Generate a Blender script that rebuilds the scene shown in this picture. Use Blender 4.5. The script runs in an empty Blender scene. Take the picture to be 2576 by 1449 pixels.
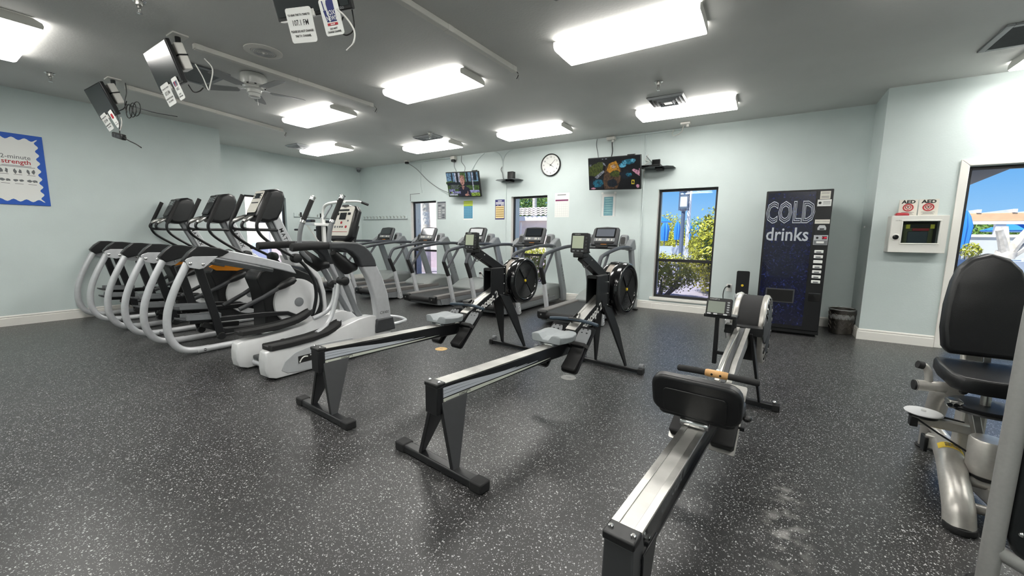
import bpy, bmesh, math, random
from mathutils import Vector, Matrix
R = math.radians
random.seed(7)
S = bpy.context.scene
COL = S.collection

# ------------------------------------------------------------------ camera
CAM_YAW, CAM_PITCH, CAM_ROLL = -0.56449, -0.129636, 0.012735
CAM_POS = Vector((0.0, 0.0, 1.225))
FPX = 1000.24
def cam_axes():
    cy, sy = math.cos(CAM_YAW), math.sin(CAM_YAW)
    f = Vector((sy*math.cos(CAM_PITCH), cy*math.cos(CAM_PITCH), math.sin(CAM_PITCH)))
    rt = Vector((cy, -sy, 0)); up = rt.cross(f)
    c, s = math.cos(CAM_ROLL), math.sin(CAM_ROLL)
    return c*rt + s*up, -s*rt + c*up, f
AX, AY, AF = cam_axes()
cd = bpy.data.cameras.new('camera'); cam = bpy.data.objects.new('camera', cd); COL.objects.link(cam)
cd.sensor_fit = 'HORIZONTAL'; cd.sensor_width = 36.0; cd.lens = FPX/2576*36.0
cd.clip_start = 0.02; cd.clip_end = 400
cam.matrix_world = Matrix(((AX.x, AY.x, -AF.x, CAM_POS.x), (AX.y, AY.y, -AF.y, CAM_POS.y), (AX.z, AY.z, -AF.z, CAM_POS.z), (0, 0, 0, 1)))
S.camera = cam

# ------------------------------------------------------------------ world, sun, exposure
W = bpy.data.worlds.new('world'); S.world = W; W.use_nodes = True
nt = W.node_tree; nt.nodes.clear()
wo = nt.nodes.new('ShaderNodeOutputWorld'); bg = nt.nodes.new('ShaderNodeBackground')
# clear midday sky: paler towards the horizon, deeper blue overhead
tcw = nt.nodes.new('ShaderNodeTexCoord'); sep = nt.nodes.new('ShaderNodeSeparateXYZ'); rmp = nt.nodes.new('ShaderNodeValToRGB')
nt.links.new(tcw.outputs['Generated'], sep.inputs[0]); nt.links.new(sep.outputs[2], rmp.inputs['Fac'])
e = rmp.color_ramp.elements; e[0].position = 0.0; e[0].color = (0.36, 0.62, 0.90, 1); e[1].position = 0.7; e[1].color = (0.05, 0.19, 0.58, 1)
k = e.new(0.12); k.color = (0.155, 0.43, 0.84, 1)
bg.inputs['Strength'].default_value = 1.2
nt.links.new(rmp.outputs[0], bg.inputs[0]); nt.links.new(bg.outputs[0], wo.inputs[0])
sd = bpy.data.lights.new('sun', 'SUN'); sd.energy = 9.5; sd.angle = R(0.6); sd.color = (1.0, 0.95, 0.86)
sun = bpy.data.objects.new('sun', sd); COL.objects.link(sun)
sun.rotation_euler = (R(32), 0, R(-28))
S.view_settings.view_transform = 'Standard'; S.view_settings.look = 'None'
S.view_settings.exposure = 0.0; S.view_settings.gamma = 1.0; S.view_settings.use_curve_mapping = False
LAMP = 26.0          # strength of the fluorescent diffusers

# ------------------------------------------------------------------ materials
def lin(h):
    if isinstance(h, (tuple, list)): return (h[0], h[1], h[2], 1)
    h = h.lstrip('#'); o = []
    for i in (0, 2, 4):
        c = int(h[i:i+2], 16)/255
        o.append(c/12.92 if c <= 0.04045 else ((c+0.055)/1.055)**2.4)
    return (*o, 1)
M = {}
def mat(name, col, rough=0.5, metal=0.0, spec=0.5, noise=0.0, nscale=20.0, bump=0.0, bscale=200.0, emit=0.0, ecol=None, coat=0.0, alpha=1.0, trans=0.0, rvar=0.0):
    m = bpy.data.materials.new(name); m.use_nodes = True; n = m.node_tree.nodes; l = m.node_tree.links
    b = n['Principled BSDF']
    c = lin(col)
    b.inputs['Base Color'].default_value = c; b.inputs['Roughness'].default_value = rough
    b.inputs['Metallic'].default_value = metal; b.inputs['Specular IOR Level'].default_value = spec
    b.inputs['Coat Weight'].default_value = coat; b.inputs['Coat Roughness'].default_value = 0.08
    b.inputs['Transmission Weight'].default_value = trans; b.inputs['Alpha'].default_value = alpha
    if emit:
        b.inputs['Emission Color'].default_value = lin(ecol or col); b.inputs['Emission Strength'].default_value = emit
    tc = n.new('ShaderNodeTexCoord')
    if noise:
        t = n.new('ShaderNodeTexNoise'); t.inputs['Scale'].default_value = nscale; t.inputs['Detail'].default_value = 4
        l.new(tc.outputs['Object'], t.inputs['Vector'])
        r = n.new('ShaderNodeValToRGB'); r.color_ramp.elements[0].position = 0.3; r.color_ramp.elements[1].position = 0.7
        k0, k1 = 1-noise, 1+noise
        r.color_ramp.elements[0].color = (c[0]*k0, c[1]*k0, c[2]*k0, 1); r.color_ramp.elements[1].color = (min(1, c[0]*k1), min(1, c[1]*k1), min(1, c[2]*k1), 1)
        l.new(t.outputs['Fac'], r.inputs['Fac']); l.new(r.outputs['Color'], b.inputs['Base Color'])
        if rvar:
            mr = n.new('ShaderNodeMapRange'); mr.inputs['To Min'].default_value = max(0.02, rough-rvar); mr.inputs['To Max'].default_value = rough+rvar
            l.new(t.outputs['Fac'], mr.inputs['Value']); l.new(mr.outputs[0], b.inputs['Roughness'])
    if bump:
        t2 = n.new('ShaderNodeTexNoise'); t2.inputs['Scale'].default_value = bscale; t2.inputs['Detail'].default_value = 3
        l.new(tc.outputs['Object'], t2.inputs['Vector'])
        bp = n.new('ShaderNodeBump'); bp.inputs['Strength'].default_value = bump; bp.inputs['Distance'].default_value = 0.004
        l.new(t2.outputs['Fac'], bp.inputs['Height']); l.new(bp.outputs[0], b.inputs['Normal'])
    M[name] = m
    return m
mat('wall_paint', '#cbd6d5', 0.55, noise=0.025, nscale=3.0, bump=0.25, bscale=60)
mat('ceiling_paint', '#d2d2cf', 0.62, noise=0.03, nscale=2.0, bump=0.3, bscale=50)
mat('trim_white', '#eceae4', 0.35, noise=0.02, nscale=5)
mat('white_enamel', '#e9e9e6', 0.35)
mat('fixture_white', '#dcdad4', 0.45)
mat('dark_bronze', '#2b2a2c', 0.45, metal=0.3)
mat('black_plastic', '#151617', 0.42, noise=0.15, nscale=60, bump=0.08, bscale=500)
mat('black_gloss', '#0b0c0e', 0.16, coat=0.5)
mat('black_satin', '#17181a', 0.34, noise=0.1, nscale=40)
mat('black_rubber', '#1b1b1c', 0.7, bump=0.2, bscale=600)
mat('dark_grey', '#3a3c3f', 0.48, noise=0.06, nscale=40, bump=0.06, bscale=500)
mat('mid_grey', '#777a7d', 0.45, noise=0.05, nscale=30)
mat('seat_grey', '#8b9193', 0.55, noise=0.04, nscale=30, bump=0.1, bscale=300)
mat('light_grey', '#b3b6b9', 0.42, noise=0.03, nscale=20)
mat('shell_white', '#d4d5d6', 0.33, noise=0.02, nscale=15)
mat('silver_paint', '#c8cacd', 0.30, metal=0.25, noise=0.04, nscale=25)
mat('silver_shell', '#dcddde', 0.26, metal=0.15, noise=0.03, nscale=12)
mat('frame_silver', '#bfbcb6', 0.32, metal=0.45, noise=0.05, nscale=60, bump=0.08, bscale=700)
mat('chrome', '#e0e0e0', 0.1, metal=1.0)
mat('steel', '#b5b4b0', 0.33, metal=0.9, noise=0.12, nscale=18, rvar=0.08)
mat('aluminium', '#b9b8b4', 0.42, metal=0.8, noise=0.14, nscale=9, rvar=0.1)
mat('vinyl_black', '#141517', 0.38, noise=0.15, nscale=30, bump=0.15, bscale=350)
mat('orange', '#e08a12', 0.4)
mat('wood', '#c79a63', 0.5, noise=0.15, nscale=12)
mat('handle_blue', '#33424f', 0.55)
mat('cable_black', '#141414', 0.55)
mat('cable_white', '#c9c9c4', 0.55)
mat('paper_white', '#e6e7e4', 0.6)
mat('ink_black', '#191919', 0.6)
mat('ink_grey', '#6a6c6e', 0.6)
mat('ink_red', '#b02630', 0.6)
mat('ink_navy', '#27306b', 0.6)
mat('ink_blue', '#1f57b8', 0.6)
mat('lcd_grey', '#8e968a', 0.25)
mat('lcd_green', '#c2cbb2', 0.25)
mat('screen_dark', '#1b2026', 0.08, coat=0.6)
mat('screen_glass', '#5c6069', 0.12, coat=0.4)
mat('panel_cream', '#d9d6cc', 0.4)
mat('void_black', '#050505', 0.8)

# ------------------------------------------------------------------ mesh helpers
def cr(pts, n=6):
    """smooth curve through points (Catmull-Rom)"""
    P = [Vector(p) for p in pts]
    if len(P) < 3: return P
    Q = [P[0]*2-P[1]] + P + [P[-1]*2-P[-2]]; out = []
    for i in range(1, len(Q)-2):
        p0, p1, p2, p3 = Q[i-1:i+3]
        for k in range(n):
            t = k/n
            out.append(0.5*((2*p1) + (p2-p0)*t + (2*p0-5*p1+4*p2-p3)*t*t + (3*p1-p0-3*p2+p3)*t*t*t))
    out.append(P[-1]); return out
def yz(x, pts): return [(x, p[0], p[1]) for p in pts]
class MB:
    def __init__(s, off=(0, 0, 0)):
        s.v = []; s.f = []; s.mi = []; s.cur = 0; s.off = Vector(off)
    def add(s, vs, fs):
        b = len(s.v); s.v += [Vector(v)+s.off for v in vs]
        for f in fs: s.f.append([i+b for i in f]); s.mi.append(s.cur)
        return s
    def box(s, c, d, rot=None):
        c = Vector(c); h = Vector(d)/2; vs = []
        for x in (-1, 1):
            for y in (-1, 1):
                for z in (-1, 1):
                    p = Vector((x*h.x, y*h.y, z*h.z))
                    if rot is not None: p = rot @ p
                    vs.append(c+p)
        return s.add(vs, [(0, 1, 3, 2), (4, 6, 7, 5), (0, 4, 5, 1), (2, 3, 7, 6), (0, 2, 6, 4), (1, 5, 7, 3)])
    def bb(s, x0, x1, y0, y1, z0, z1):
        return s.box(((x0+x1)/2, (y0+y1)/2, (z0+z1)/2), (abs(x1-x0), abs(y1-y0), abs(z1-z0)))
    def prism(s, pts, a0, a1, axis='x'):
        """2D outline extruded along an axis: x -> (y,z), y -> (x,z), z -> (x,y)"""
        def P(p, a):
            return {'x': (a, p[0], p[1]), 'y': (p[0], a, p[1]), 'z': (p[0], p[1], a)}[axis]
        n = len(pts)
        vs = [P(p, a0) for p in pts] + [P(p, a1) for p in pts]
        fs = [tuple(range(n)), tuple(range(2*n-1, n-1, -1))] + [(i, (i+1) % n, (i+1) % n+n, i+n) for i in range(n)]
        return s.add(vs, fs)
    def tube(s, path, r, n=12, caps=True, closed=False, flat=1.0, up=None):
        P = [Vector(p) for p in path]; m = len(P)
        rs = r if isinstance(r, (list, tuple)) else [r]*m
        T = []
        for i in range(m):
            if closed: t = P[(i+1) % m]-P[i-1]
            else: t = P[min(i+1, m-1)]-P[max(i-1, 0)]
            T.append(t.normalized())
        u = Vector(up) if up else (Vector((0, 0, 1)) if abs(T[0].z) < 0.9 else Vector((1, 0, 0)))
        vs = []
        for i in range(m):
            u = (u - T[i]*u.dot(T[i])).normalized(); w = T[i].cross(u)
            for k in range(n):
                a = 2*math.pi*k/n
                vs.append(P[i] + (u*math.cos(a)*flat + w*math.sin(a))*rs[i])
        fs = []
        for i in range(m if closed else m-1):
            j = (i+1) % m
            for k in range(n):
                k2 = (k+1) % n
                fs.append((i*n+k, i*n+k2, j*n+k2, j*n+k))
        if caps and not closed: fs += [tuple(range(n))[::-1], tuple(range((m-1)*n, m*n))]
        return s.add(vs, fs)
    def bar(s, path, w, h, up=(0, 0, 1)):
        """rectangular section swept along a path: w sideways, h along up; w,h may be lists"""
        P = [Vector(p) for p in path]; m = len(P)
        ws = w if isinstance(w, (list, tuple)) else [w]*m; hs = h if isinstance(h, (list, tuple)) else [h]*m
        U = Vector(up); vs = []
        for i in range(m):
            t = (P[min(i+1, m-1)]-P[max(i-1, 0)]).normalized()
            u = (U-t*U.dot(t)).normalized(); q = t.cross(u)
            for a, b in ((-1, -1), (1, -1), (1, 1), (-1, 1)): vs.append(P[i]+q*a*ws[i]/2+u*b*hs[i]/2)
        fs = [(3, 2, 1, 0), tuple(range((m-1)*4, m*4))]
        for i in range(m-1):
            for k in range(4): fs.append((i*4+k, i*4+(k+1) % 4, i*4+4+(k+1) % 4, i*4+4+k))
        return s.add(vs, fs)
    def lathe(s, prof, c=(0, 0, 0), axis='z', n=24, caps=True):
        """profile of (radius, height along axis)"""
        c = Vector(c); vs = []
        for r, h in prof:
            for k in range(n):
                a = 2*math.pi*k/n; x, y = r*math.cos(a), r*math.sin(a)
                vs.append(c+Vector({'z': (x, y, h), 'x': (h, x, y), 'y': (x, h, y)}[axis]))
        m = len(prof); fs = []
        for i in range(m-1):
            for k in range(n): fs.append((i*n+k, i*n+(k+1) % n, (i+1)*n+(k+1) % n, (i+1)*n+k))
        if caps: fs += [tuple(range(n))[::-1], tuple(range((m-1)*n, m*n))]
        return s.add(vs, fs)
    def ball(s, c, r, n=12, m=8, sc=(1, 1, 1), rot=None):
        c = Vector(c); vs = []; fs = []
        for i in range(m+1):
            th = math.pi*i/m
            for k in range(n):
                a = 2*math.pi*k/n
                p = Vector((math.sin(th)*math.cos(a)*r*sc[0], math.sin(th)*math.sin(a)*r*sc[1], math.cos(th)*r*sc[2]))
                if rot is not None: p = rot @ p
                vs.append(c+p)
        for i in range(m):
            for k in range(n): fs.append((i*n+k, i*n+(k+1) % n, (i+1)*n+(k+1) % n, (i+1)*n+k))
        return s.add(vs, fs)
    def loft(s, secs, caps=True, closed=True):
        """join equal-length rings of points"""
        n = len(secs[0]); vs = [p for q in secs for p in q]; fs = []
        for i in range(len(secs)-1):
            for k in range(n if closed else n-1): fs.append((i*n+k, i*n+(k+1) % n, (i+1)*n+(k+1) % n, (i+1)*n+k))
        if caps: fs += [tuple(range(n))[::-1], tuple(range((len(secs)-1)*n, len(secs)*n))]
        return s.add(vs, fs)
    def plate(s, o, u, v, w, h, t=0.0, r=0.0):
        """rounded rectangle plate: centre o, in-plane axes u,v (unit), thickness t along u x v"""
        o = Vector(o); u = Vector(u).normalized(); v = Vector(v).normalized(); k = u.cross(v)
        pts = []
        if r <= 0: pts = [(-w/2, -h/2), (w/2, -h/2), (w/2, h/2), (-w/2, h/2)]
        else:
            for cx_, cy_, a0 in ((w/2-r, h/2-r, 0), (-w/2+r, h/2-r, 90), (-w/2+r, -h/2+r, 180), (w/2-r, -h/2+r, 270)):
                for q in range(5):
                    a = R(a0+q*22.5); pts.append((cx_+r*math.cos(a), cy_+r*math.sin(a)))
        f = [o+u*a+v*b+k*t/2 for a, b in pts]
        if t == 0: return s.add(f, [tuple(range(len(f)))])
        g = [o+u*a+v*b-k*t/2 for a, b in pts]; n = len(f)
        return s.add(f+g, [tuple(range(n)), tuple(range(2*n-1, n-1, -1))]+[(i+n, (i+1) % n+n, (i+1) % n, i) for i in range(n)])
    def mesh(s, name, smooth=38, normals=True):
        me = bpy.data.meshes.new(name); me.from_pydata([tuple(v) for v in s.v], [], s.f)
        for p, mi in zip(me.polygons, s.mi): p.material_index = mi
        if normals:
            bm = bmesh.new(); bm.from_mesh(me); bmesh.ops.recalc_face_normals(bm, faces=bm.faces); bm.to_mesh(me); bm.free()
        if smooth:
            me.shade_smooth(); me.set_sharp_from_angle(angle=R(smooth))
        return me
    def build(s, name, mt, parent=None, bevel=0.0, bseg=2, smooth=38, sub=0, label=None, normals=True):
        me = s.mesh(name, smooth, normals)
        for q in (mt if isinstance(mt, (list, tuple)) else [mt]): me.materials.append(M[q] if isinstance(q, str) else q)
        o = bpy.data.objects.new(name, me); COL.objects.link(o)
        if parent is not None: o.parent = parent
        if bevel:
            b = o.modifiers.new('bevel', 'BEVEL'); b.width = bevel; b.segments = bseg; b.limit_method = 'ANGLE'; b.angle_limit = R(35); b.harden_normals = False
        if sub:
            q = o.modifiers.new('sub', 'SUBSURF'); q.levels = sub; q.render_levels = sub
        if label: o['label'] = label
        return o
def tag(o, label=None, cat=None, group=None, kind=None):
    if label: o['label'] = label
    if cat: o['category'] = cat
    if group: o['group'] = group
    if kind: o['kind'] = kind
    return o
def thing(name, loc, label, cat, group=None, rz=0.0, rot=None):
    o = bpy.data.objects.new(name, None); COL.objects.link(o); o.empty_display_size = 0.1
    o.location = loc; o.rotation_euler = rot if rot is not None else (0, 0, rz)
    return tag(o, label, cat, group)
def copy_tree(o, parent=None):
    c = o.copy(); COL.objects.link(c); c.parent = parent
    for ch in list(o.children): copy_tree(ch, c)
    return c
def text_mesh(body, size, bold=0.0, sx=1.0, space=1.0, shear=0.0):
    """flat lettering mesh in the XY plane, centred on the origin"""
    cu = bpy.data.curves.new('lettering', 'FONT'); cu.body = body; cu.size = size; cu.align_x = 'CENTER'; cu.align_y = 'CENTER'
    cu.offset = bold; cu.space_character = space; cu.shear = shear; cu.resolution_u = 2
    ob = bpy.data.objects.new('lettering', cu); COL.objects.link(ob)
    dg = bpy.context.evaluated_depsgraph_get(); dg.update()
    me = bpy.data.meshes.new_from_object(ob.evaluated_get(dg)); me.name = 'lettering'
    bpy.data.objects.remove(ob); bpy.data.curves.remove(cu)
    if sx != 1.0:
        for v in me.vertices: v.co.x *= sx
    return me
def lettering(body, size, mt, parent, o, u, v, bold=0.0, sx=1.0, space=1.0, shear=0.0, name='lettering'):
    """lettering on a surface: origin o, reading direction u, up v (parent space)"""
    me = text_mesh(body, size, bold, sx, space, shear); me.materials.clear(); me.materials.append(M[mt])
    u = Vector(u).normalized(); v = Vector(v).normalized(); k = u.cross(v); o = Vector(o)
    me.transform(Matrix(((u.x, v.x, k.x, o.x), (u.y, v.y, k.y, o.y), (u.z, v.z, k.z, o.z), (0, 0, 0, 1))))
    ob = bpy.data.objects.new(name, me); COL.objects.link(ob); ob.parent = parent
    return ob
def cable(name, pts, r, mt, parent=None, n=6, sm=5):
    return MB().tube(cr(pts, sm), r, n).build(name, mt, parent)
# ------------------------------------------------------------------ room
XL, XA, XR = -8.12, -9.42, 4.6        # near left wall, alcove wall, right wall
YR, YA, YB, YP = -3.6, 3.31, 7.11, 6.47   # rear wall, start of alcove, window wall, projecting wall
XP, ZC, WT, WB = 1.065, 2.988, 0.20, 0.32
def rubber():
    m = bpy.data.materials.new('rubber_floor'); m.use_nodes = True; n = m.node_tree.nodes; l = m.node_tree.links; b = n['Principled BSDF']
    tc = n.new('ShaderNodeTexCoord'); mp = n.new('ShaderNodeMapping'); l.new(tc.outputs['Object'], mp.inputs['Vector'])
    wn = n.new('ShaderNodeTexNoise'); wn.inputs['Scale'].default_value = 60; wn.inputs['Detail'].default_value = 2; l.new(mp.outputs[0], wn.inputs['Vector'])
    mixv = n.new('ShaderNodeMix'); mixv.data_type = 'VECTOR'; mixv.inputs['Factor'].default_value = 0.012
    l.new(mp.outputs[0], mixv.inputs[4]); l.new(wn.outputs['Color'], mixv.inputs[5])
    def flecks(scale, thr, cut):
        v = n.new('ShaderNodeTexVoronoi'); v.inputs['Scale'].default_value = scale; l.new(mixv.outputs[1], v.inputs['Vector'])
        sc = n.new('ShaderNodeSeparateColor'); l.new(v.outputs['Color'], sc.inputs[0])
        g = n.new('ShaderNodeMath'); g.operation = 'GREATER_THAN'; g.inputs[1].default_value = thr; l.new(sc.outputs[0], g.inputs[0])
        mr = n.new('ShaderNodeMath'); mr.operation = 'MULTIPLY'; mr.inputs[1].default_value = cut; l.new(sc.outputs[1], mr.inputs[0])
        d = n.new('ShaderNodeMath'); d.operation = 'LESS_THAN'; l.new(v.outputs['Distance'], d.inputs[0]); l.new(mr.outputs[0], d.inputs[1])
        p = n.new('ShaderNodeMath'); p.operation = 'MULTIPLY'; l.new(g.outputs[0], p.inputs[0]); l.new(d.outputs[0], p.inputs[1])
        return p, sc
    p1, s1 = flecks(165, 0.79, 0.60); p2, s2 = flecks(300, 0.80, 0.60)
    mx = n.new('ShaderNodeMath'); mx.operation = 'MAXIMUM'; l.new(p1.outputs[0], mx.inputs[0])
    h = n.new('ShaderNodeMath'); h.operation = 'MULTIPLY'; h.inputs[1].default_value = 0.6; l.new(p2.outputs[0], h.inputs[0]); l.new(h.outputs[0], mx.inputs[1])
    # scuffs and dust
    dn = n.new('ShaderNodeTexNoise'); dn.inputs['Scale'].default_value = 0.55; dn.inputs['Detail'].default_value = 7; dn.inputs['Roughness'].default_value = 0.62; l.new(mp.outputs[0], dn.inputs['Vector'])
    dr = n.new('ShaderNodeValToRGB'); dr.color_ramp.elements[0].position = 0.38; dr.color_ramp.elements[1].position = 0.75
    dr.color_ramp.elements[0].color = lin('#1d1d1f'); dr.color_ramp.elements[1].color = lin('#37373a'); l.new(dn.outputs['Fac'], dr.inputs['Fac'])
    fine = n.new('ShaderNodeTexNoise'); fine.inputs['Scale'].default_value = 420; fine.inputs['Detail'].default_value = 2; l.new(mp.outputs[0], fine.inputs['Vector'])
    mf = n.new('ShaderNodeMix'); mf.data_type = 'RGBA'; mf.blend_type = 'OVERLAY'; mf.inputs[0].default_value = 0.7; l.new(dr.outputs[0], mf.inputs[6]); l.new(fine.outputs['Color'], mf.inputs[7])
    sat = n.new('ShaderNodeHueSaturation'); sat.inputs['Saturation'].default_value = 0.12; l.new(mf.outputs[2], sat.inputs['Color'])
    mc = n.new('ShaderNodeMix'); mc.data_type = 'RGBA'; l.new(mx.outputs[0], mc.inputs[0]); l.new(sat.outputs[0], mc.inputs[6]); mc.inputs[7].default_value = lin('#b7b8b8')
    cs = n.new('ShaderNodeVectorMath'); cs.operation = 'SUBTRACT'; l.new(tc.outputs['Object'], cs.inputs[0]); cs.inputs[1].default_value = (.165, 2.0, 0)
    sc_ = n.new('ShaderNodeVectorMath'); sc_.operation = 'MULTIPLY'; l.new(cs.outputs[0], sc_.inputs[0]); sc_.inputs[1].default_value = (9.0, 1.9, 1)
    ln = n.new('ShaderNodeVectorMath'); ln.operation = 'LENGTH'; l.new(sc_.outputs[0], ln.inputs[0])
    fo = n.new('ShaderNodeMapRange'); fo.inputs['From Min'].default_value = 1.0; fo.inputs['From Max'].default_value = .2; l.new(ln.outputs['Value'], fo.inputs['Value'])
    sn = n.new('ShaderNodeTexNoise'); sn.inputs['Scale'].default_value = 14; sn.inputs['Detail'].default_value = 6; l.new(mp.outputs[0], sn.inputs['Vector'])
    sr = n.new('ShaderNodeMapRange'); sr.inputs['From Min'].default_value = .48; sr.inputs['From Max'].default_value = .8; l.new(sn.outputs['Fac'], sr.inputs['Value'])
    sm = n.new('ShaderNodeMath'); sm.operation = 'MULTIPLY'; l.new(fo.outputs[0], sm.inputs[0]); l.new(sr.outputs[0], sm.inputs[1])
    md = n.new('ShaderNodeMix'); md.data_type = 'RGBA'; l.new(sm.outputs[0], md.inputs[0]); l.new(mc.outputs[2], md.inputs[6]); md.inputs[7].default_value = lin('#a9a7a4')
    l.new(md.outputs[2], b.inputs['Base Color'])
    rr = n.new('ShaderNodeMapRange'); rr.inputs['To Min'].default_value = 0.27; rr.inputs['To Max'].default_value = 0.43; l.new(dn.outputs['Fac'], rr.inputs['Value']); l.new(rr.outputs[0], b.inputs['Roughness'])
    bp = n.new('ShaderNodeBump'); bp.inputs['Strength'].default_value = 0.12; bp.inputs['Distance'].default_value = 0.002; l.new(fine.outputs['Fac'], bp.inputs['Height']); l.new(bp.outputs[0], b.inputs['Normal'])
    b.inputs['Specular IOR Level'].default_value = 0.5
    M['rubber_floor'] = m
rubber()
def glass(name, tint, rough=0.0, dirt=0.0):
    m = bpy.data.materials.new(name); m.use_nodes = True; n = m.node_tree.nodes; l = m.node_tree.links; n.clear()
    o = n.new('ShaderNodeOutputMaterial'); t = n.new('ShaderNodeBsdfTransparent'); t.inputs[0].default_value = lin(tint)
    g = n.new('ShaderNodeBsdfGlossy'); g.inputs['Roughness'].default_value = 0.02
    fr = n.new('ShaderNodeFresnel'); fr.inputs['IOR'].default_value = 1.35
    mx = n.new('ShaderNodeMixShader'); l.new(fr.outputs[0], mx.inputs[0]); l.new(t.outputs[0], mx.inputs[1]); l.new(g.outputs[0], mx.inputs[2])
    last = mx
    if dirt:
        d = n.new('ShaderNodeBsdfDiffuse'); d.inputs[0].default_value = lin('#8a8c99')
        m2 = n.new('ShaderNodeMixShader'); m2.inputs[0].default_value = dirt; l.new(mx.outputs[0], m2.inputs[1]); l.new(d.outputs[0], m2.inputs[2]); last = m2
    l.new(last.outputs[0], o.inputs[0]); M[name] = m
glass('glass_clear', '#f8fbfc'); glass('glass_tint', '#dcdce8', dirt=0.05); glass('glass_cabinet', '#e8eeee')

def struct(name, mb, mt, bevel=0.0, smooth=38):
    return tag(mb.build(name, mt, bevel=bevel, smooth=smooth), kind='structure')
struct('floor', MB().bb(XA-.2, XR+.2, YR-.2, YB+.001, -.12, 0), 'rubber_floor', smooth=0)
struct('ceiling', MB().bb(XA-.2, XR+.2, YR-.2, YB+WB, ZC, ZC+.15), 'ceiling_paint', smooth=0)
WIN = [(-7.50, -6.655), (-4.55, -3.705), (-1.605, -0.700)]; WZ0, WZ1 = 0.195, 2.035
w = MB(); xs = [XA-.2]
for a, b in WIN: w.bb(xs[-1], a, YB, YB+WB, 0, ZC); w.bb(a, b, YB, YB+WB, 0, WZ0); w.bb(a, b, YB, YB+WB, WZ1, ZC); xs.append(b)
w.bb(xs[-1], XP+.02, YB, YB+WB, 0, ZC); struct('wall_back', w, 'wall_paint', smooth=0)
struct('wall_left', MB().prism([(XL, YR-.2), (XL, YA), (XA, YA), (XA, YA-.2), (XL-.2, YA-.2), (XL-.2, YR-.2)], 0, ZC, 'z'), 'wall_paint', smooth=0)
AWY = (4.215, 5.085); AWZ = (0.35, 2.03)
w = MB(); w.bb(XA-.2, XA, YA-.2, AWY[0], 0, ZC); w.bb(XA-.2, XA, AWY[1], YB, 0, ZC); w.bb(XA-.2, XA, *AWY, 0, AWZ[0]); w.bb(XA-.2, XA, *AWY, AWZ[1], ZC)
struct('wall_alcove', w, 'wall_paint', smooth=0)
DX = (1.815, 3.60); DZ = (0.06, 2.045)
w = MB(); w.bb(XP, DX[0], YP, YP+WT, 0, ZC); w.bb(DX[1], XR+.2, YP, YP+WT, 0, ZC); w.bb(DX[0], DX[1], YP, YP+WT, 0, DZ[0]); w.bb(DX[0], DX[1], YP, YP+WT, DZ[1], ZC)
w.bb(XP, XP+.2, YP+.001, YB+WB, 0, ZC); struct('wall_projection', w, 'wall_paint', smooth=0)
struct('wall_right', MB().bb(XR, XR+.2, YR-.2, YP+WT, 0, ZC), 'wall_paint', smooth=0)
struct('wall_rear', MB().bb(XL, XR, YR-.2, YR, 0, ZC), 'wall_paint', smooth=0)
# baseboards with a beaded top
BBP = [(0, 0), (.016, 0), (.016, .098), (.010, .106), (.014, .114), (.014, .122), (.006, .134), (0, .134)]
def baseboard(name, runs):
    mb = MB()
    for (x0, y0, x1, y1) in runs:
        d = Vector((x1-x0, y1-y0, 0)); L = d.length; d.normalize(); nrm = Vector((d.y, -d.x, 0))
        a = [Vector((x0, y0, 0))+nrm*p[0]+Vector((0, 0, p[1])) for p in BBP]; b = [q+d*L for q in a]
        n = len(a); mb.add(a+b, [tuple(range(n)), tuple(range(2*n-1, n-1, -1))]+[(i, (i+1) % n, (i+1) % n+n, i+n) for i in range(n)])
    return struct(name, mb, 'trim_white', smooth=25)
baseboard('baseboard_left', [(XL, YR, XL, YA+.016)])
baseboard('baseboard_back', [(XA+.016, YB, WIN[2][0]-.001+.0, YB), (WIN[2][0], YB, XP-.017, YB)])
baseboard('baseboard_alcove', [(XA, YA+.0, XA, YB)])
baseboard('baseboard_projection', [(XP, YB, XP, YP-.016), (XP, YP, DX[0]-.075, YP)])

# ---- windows of the back wall
def back_window(idx, x0, x1):
    y = YB+.105
    f = MB()
    for a, b in ((x0, x0+.035), (x1-.035, x1)): f.bb(a, b, y-.02, y+.025, WZ0+.012, WZ1)
    for a, b in ((WZ0+.012, WZ0+.05), (WZ1-.035, WZ1)): f.bb(x0+.035, x1-.035, y-.02, y+.025, a, b)
    fr = struct('window_%d' % idx, f, 'dark_bronze', bevel=.003)
    MB().bb(x0+.035, x1-.035, y-.02, y+.02, .825, .872).build('meeting_rail', 'dark_bronze', fr, bevel=.003)
    MB().bb(x0+.035, x1-.035, y+.004, y+.009, .872, WZ1-.035).build('pane', 'glass_clear', fr, smooth=0)
    MB().bb(x0+.035, x1-.035, y-.006, y-.001, WZ0+.05, .825).build('pane', 'glass_tint', fr, smooth=0)
    MB().bb(x0-.045, x1+.005, YB-.028, YB+.1, WZ0-.032, WZ0+.010).build('sill', 'trim_white', fr, bevel=.004)
    MB().bb(x0+.002, x0+.006, YB+.002, y-.022, WZ0+.012, WZ1-.002).build('jamb_lining', 'trim_white', fr, smooth=0)
    MB().bb(x0+.001, x0+.006, y+.027, YB+WB+.01, WZ0+.012, WZ1-.002).build('outer_reveal', 'trim_white', fr, smooth=0)
    MB().bb(x0, x1, y+.027, YB+WB+.03, WZ0-.02, WZ0+.010).build('outer_sill', 'trim_white', fr, smooth=0)
for i, (a, b) in enumerate(WIN): back_window(i+1, a, b)
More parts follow.
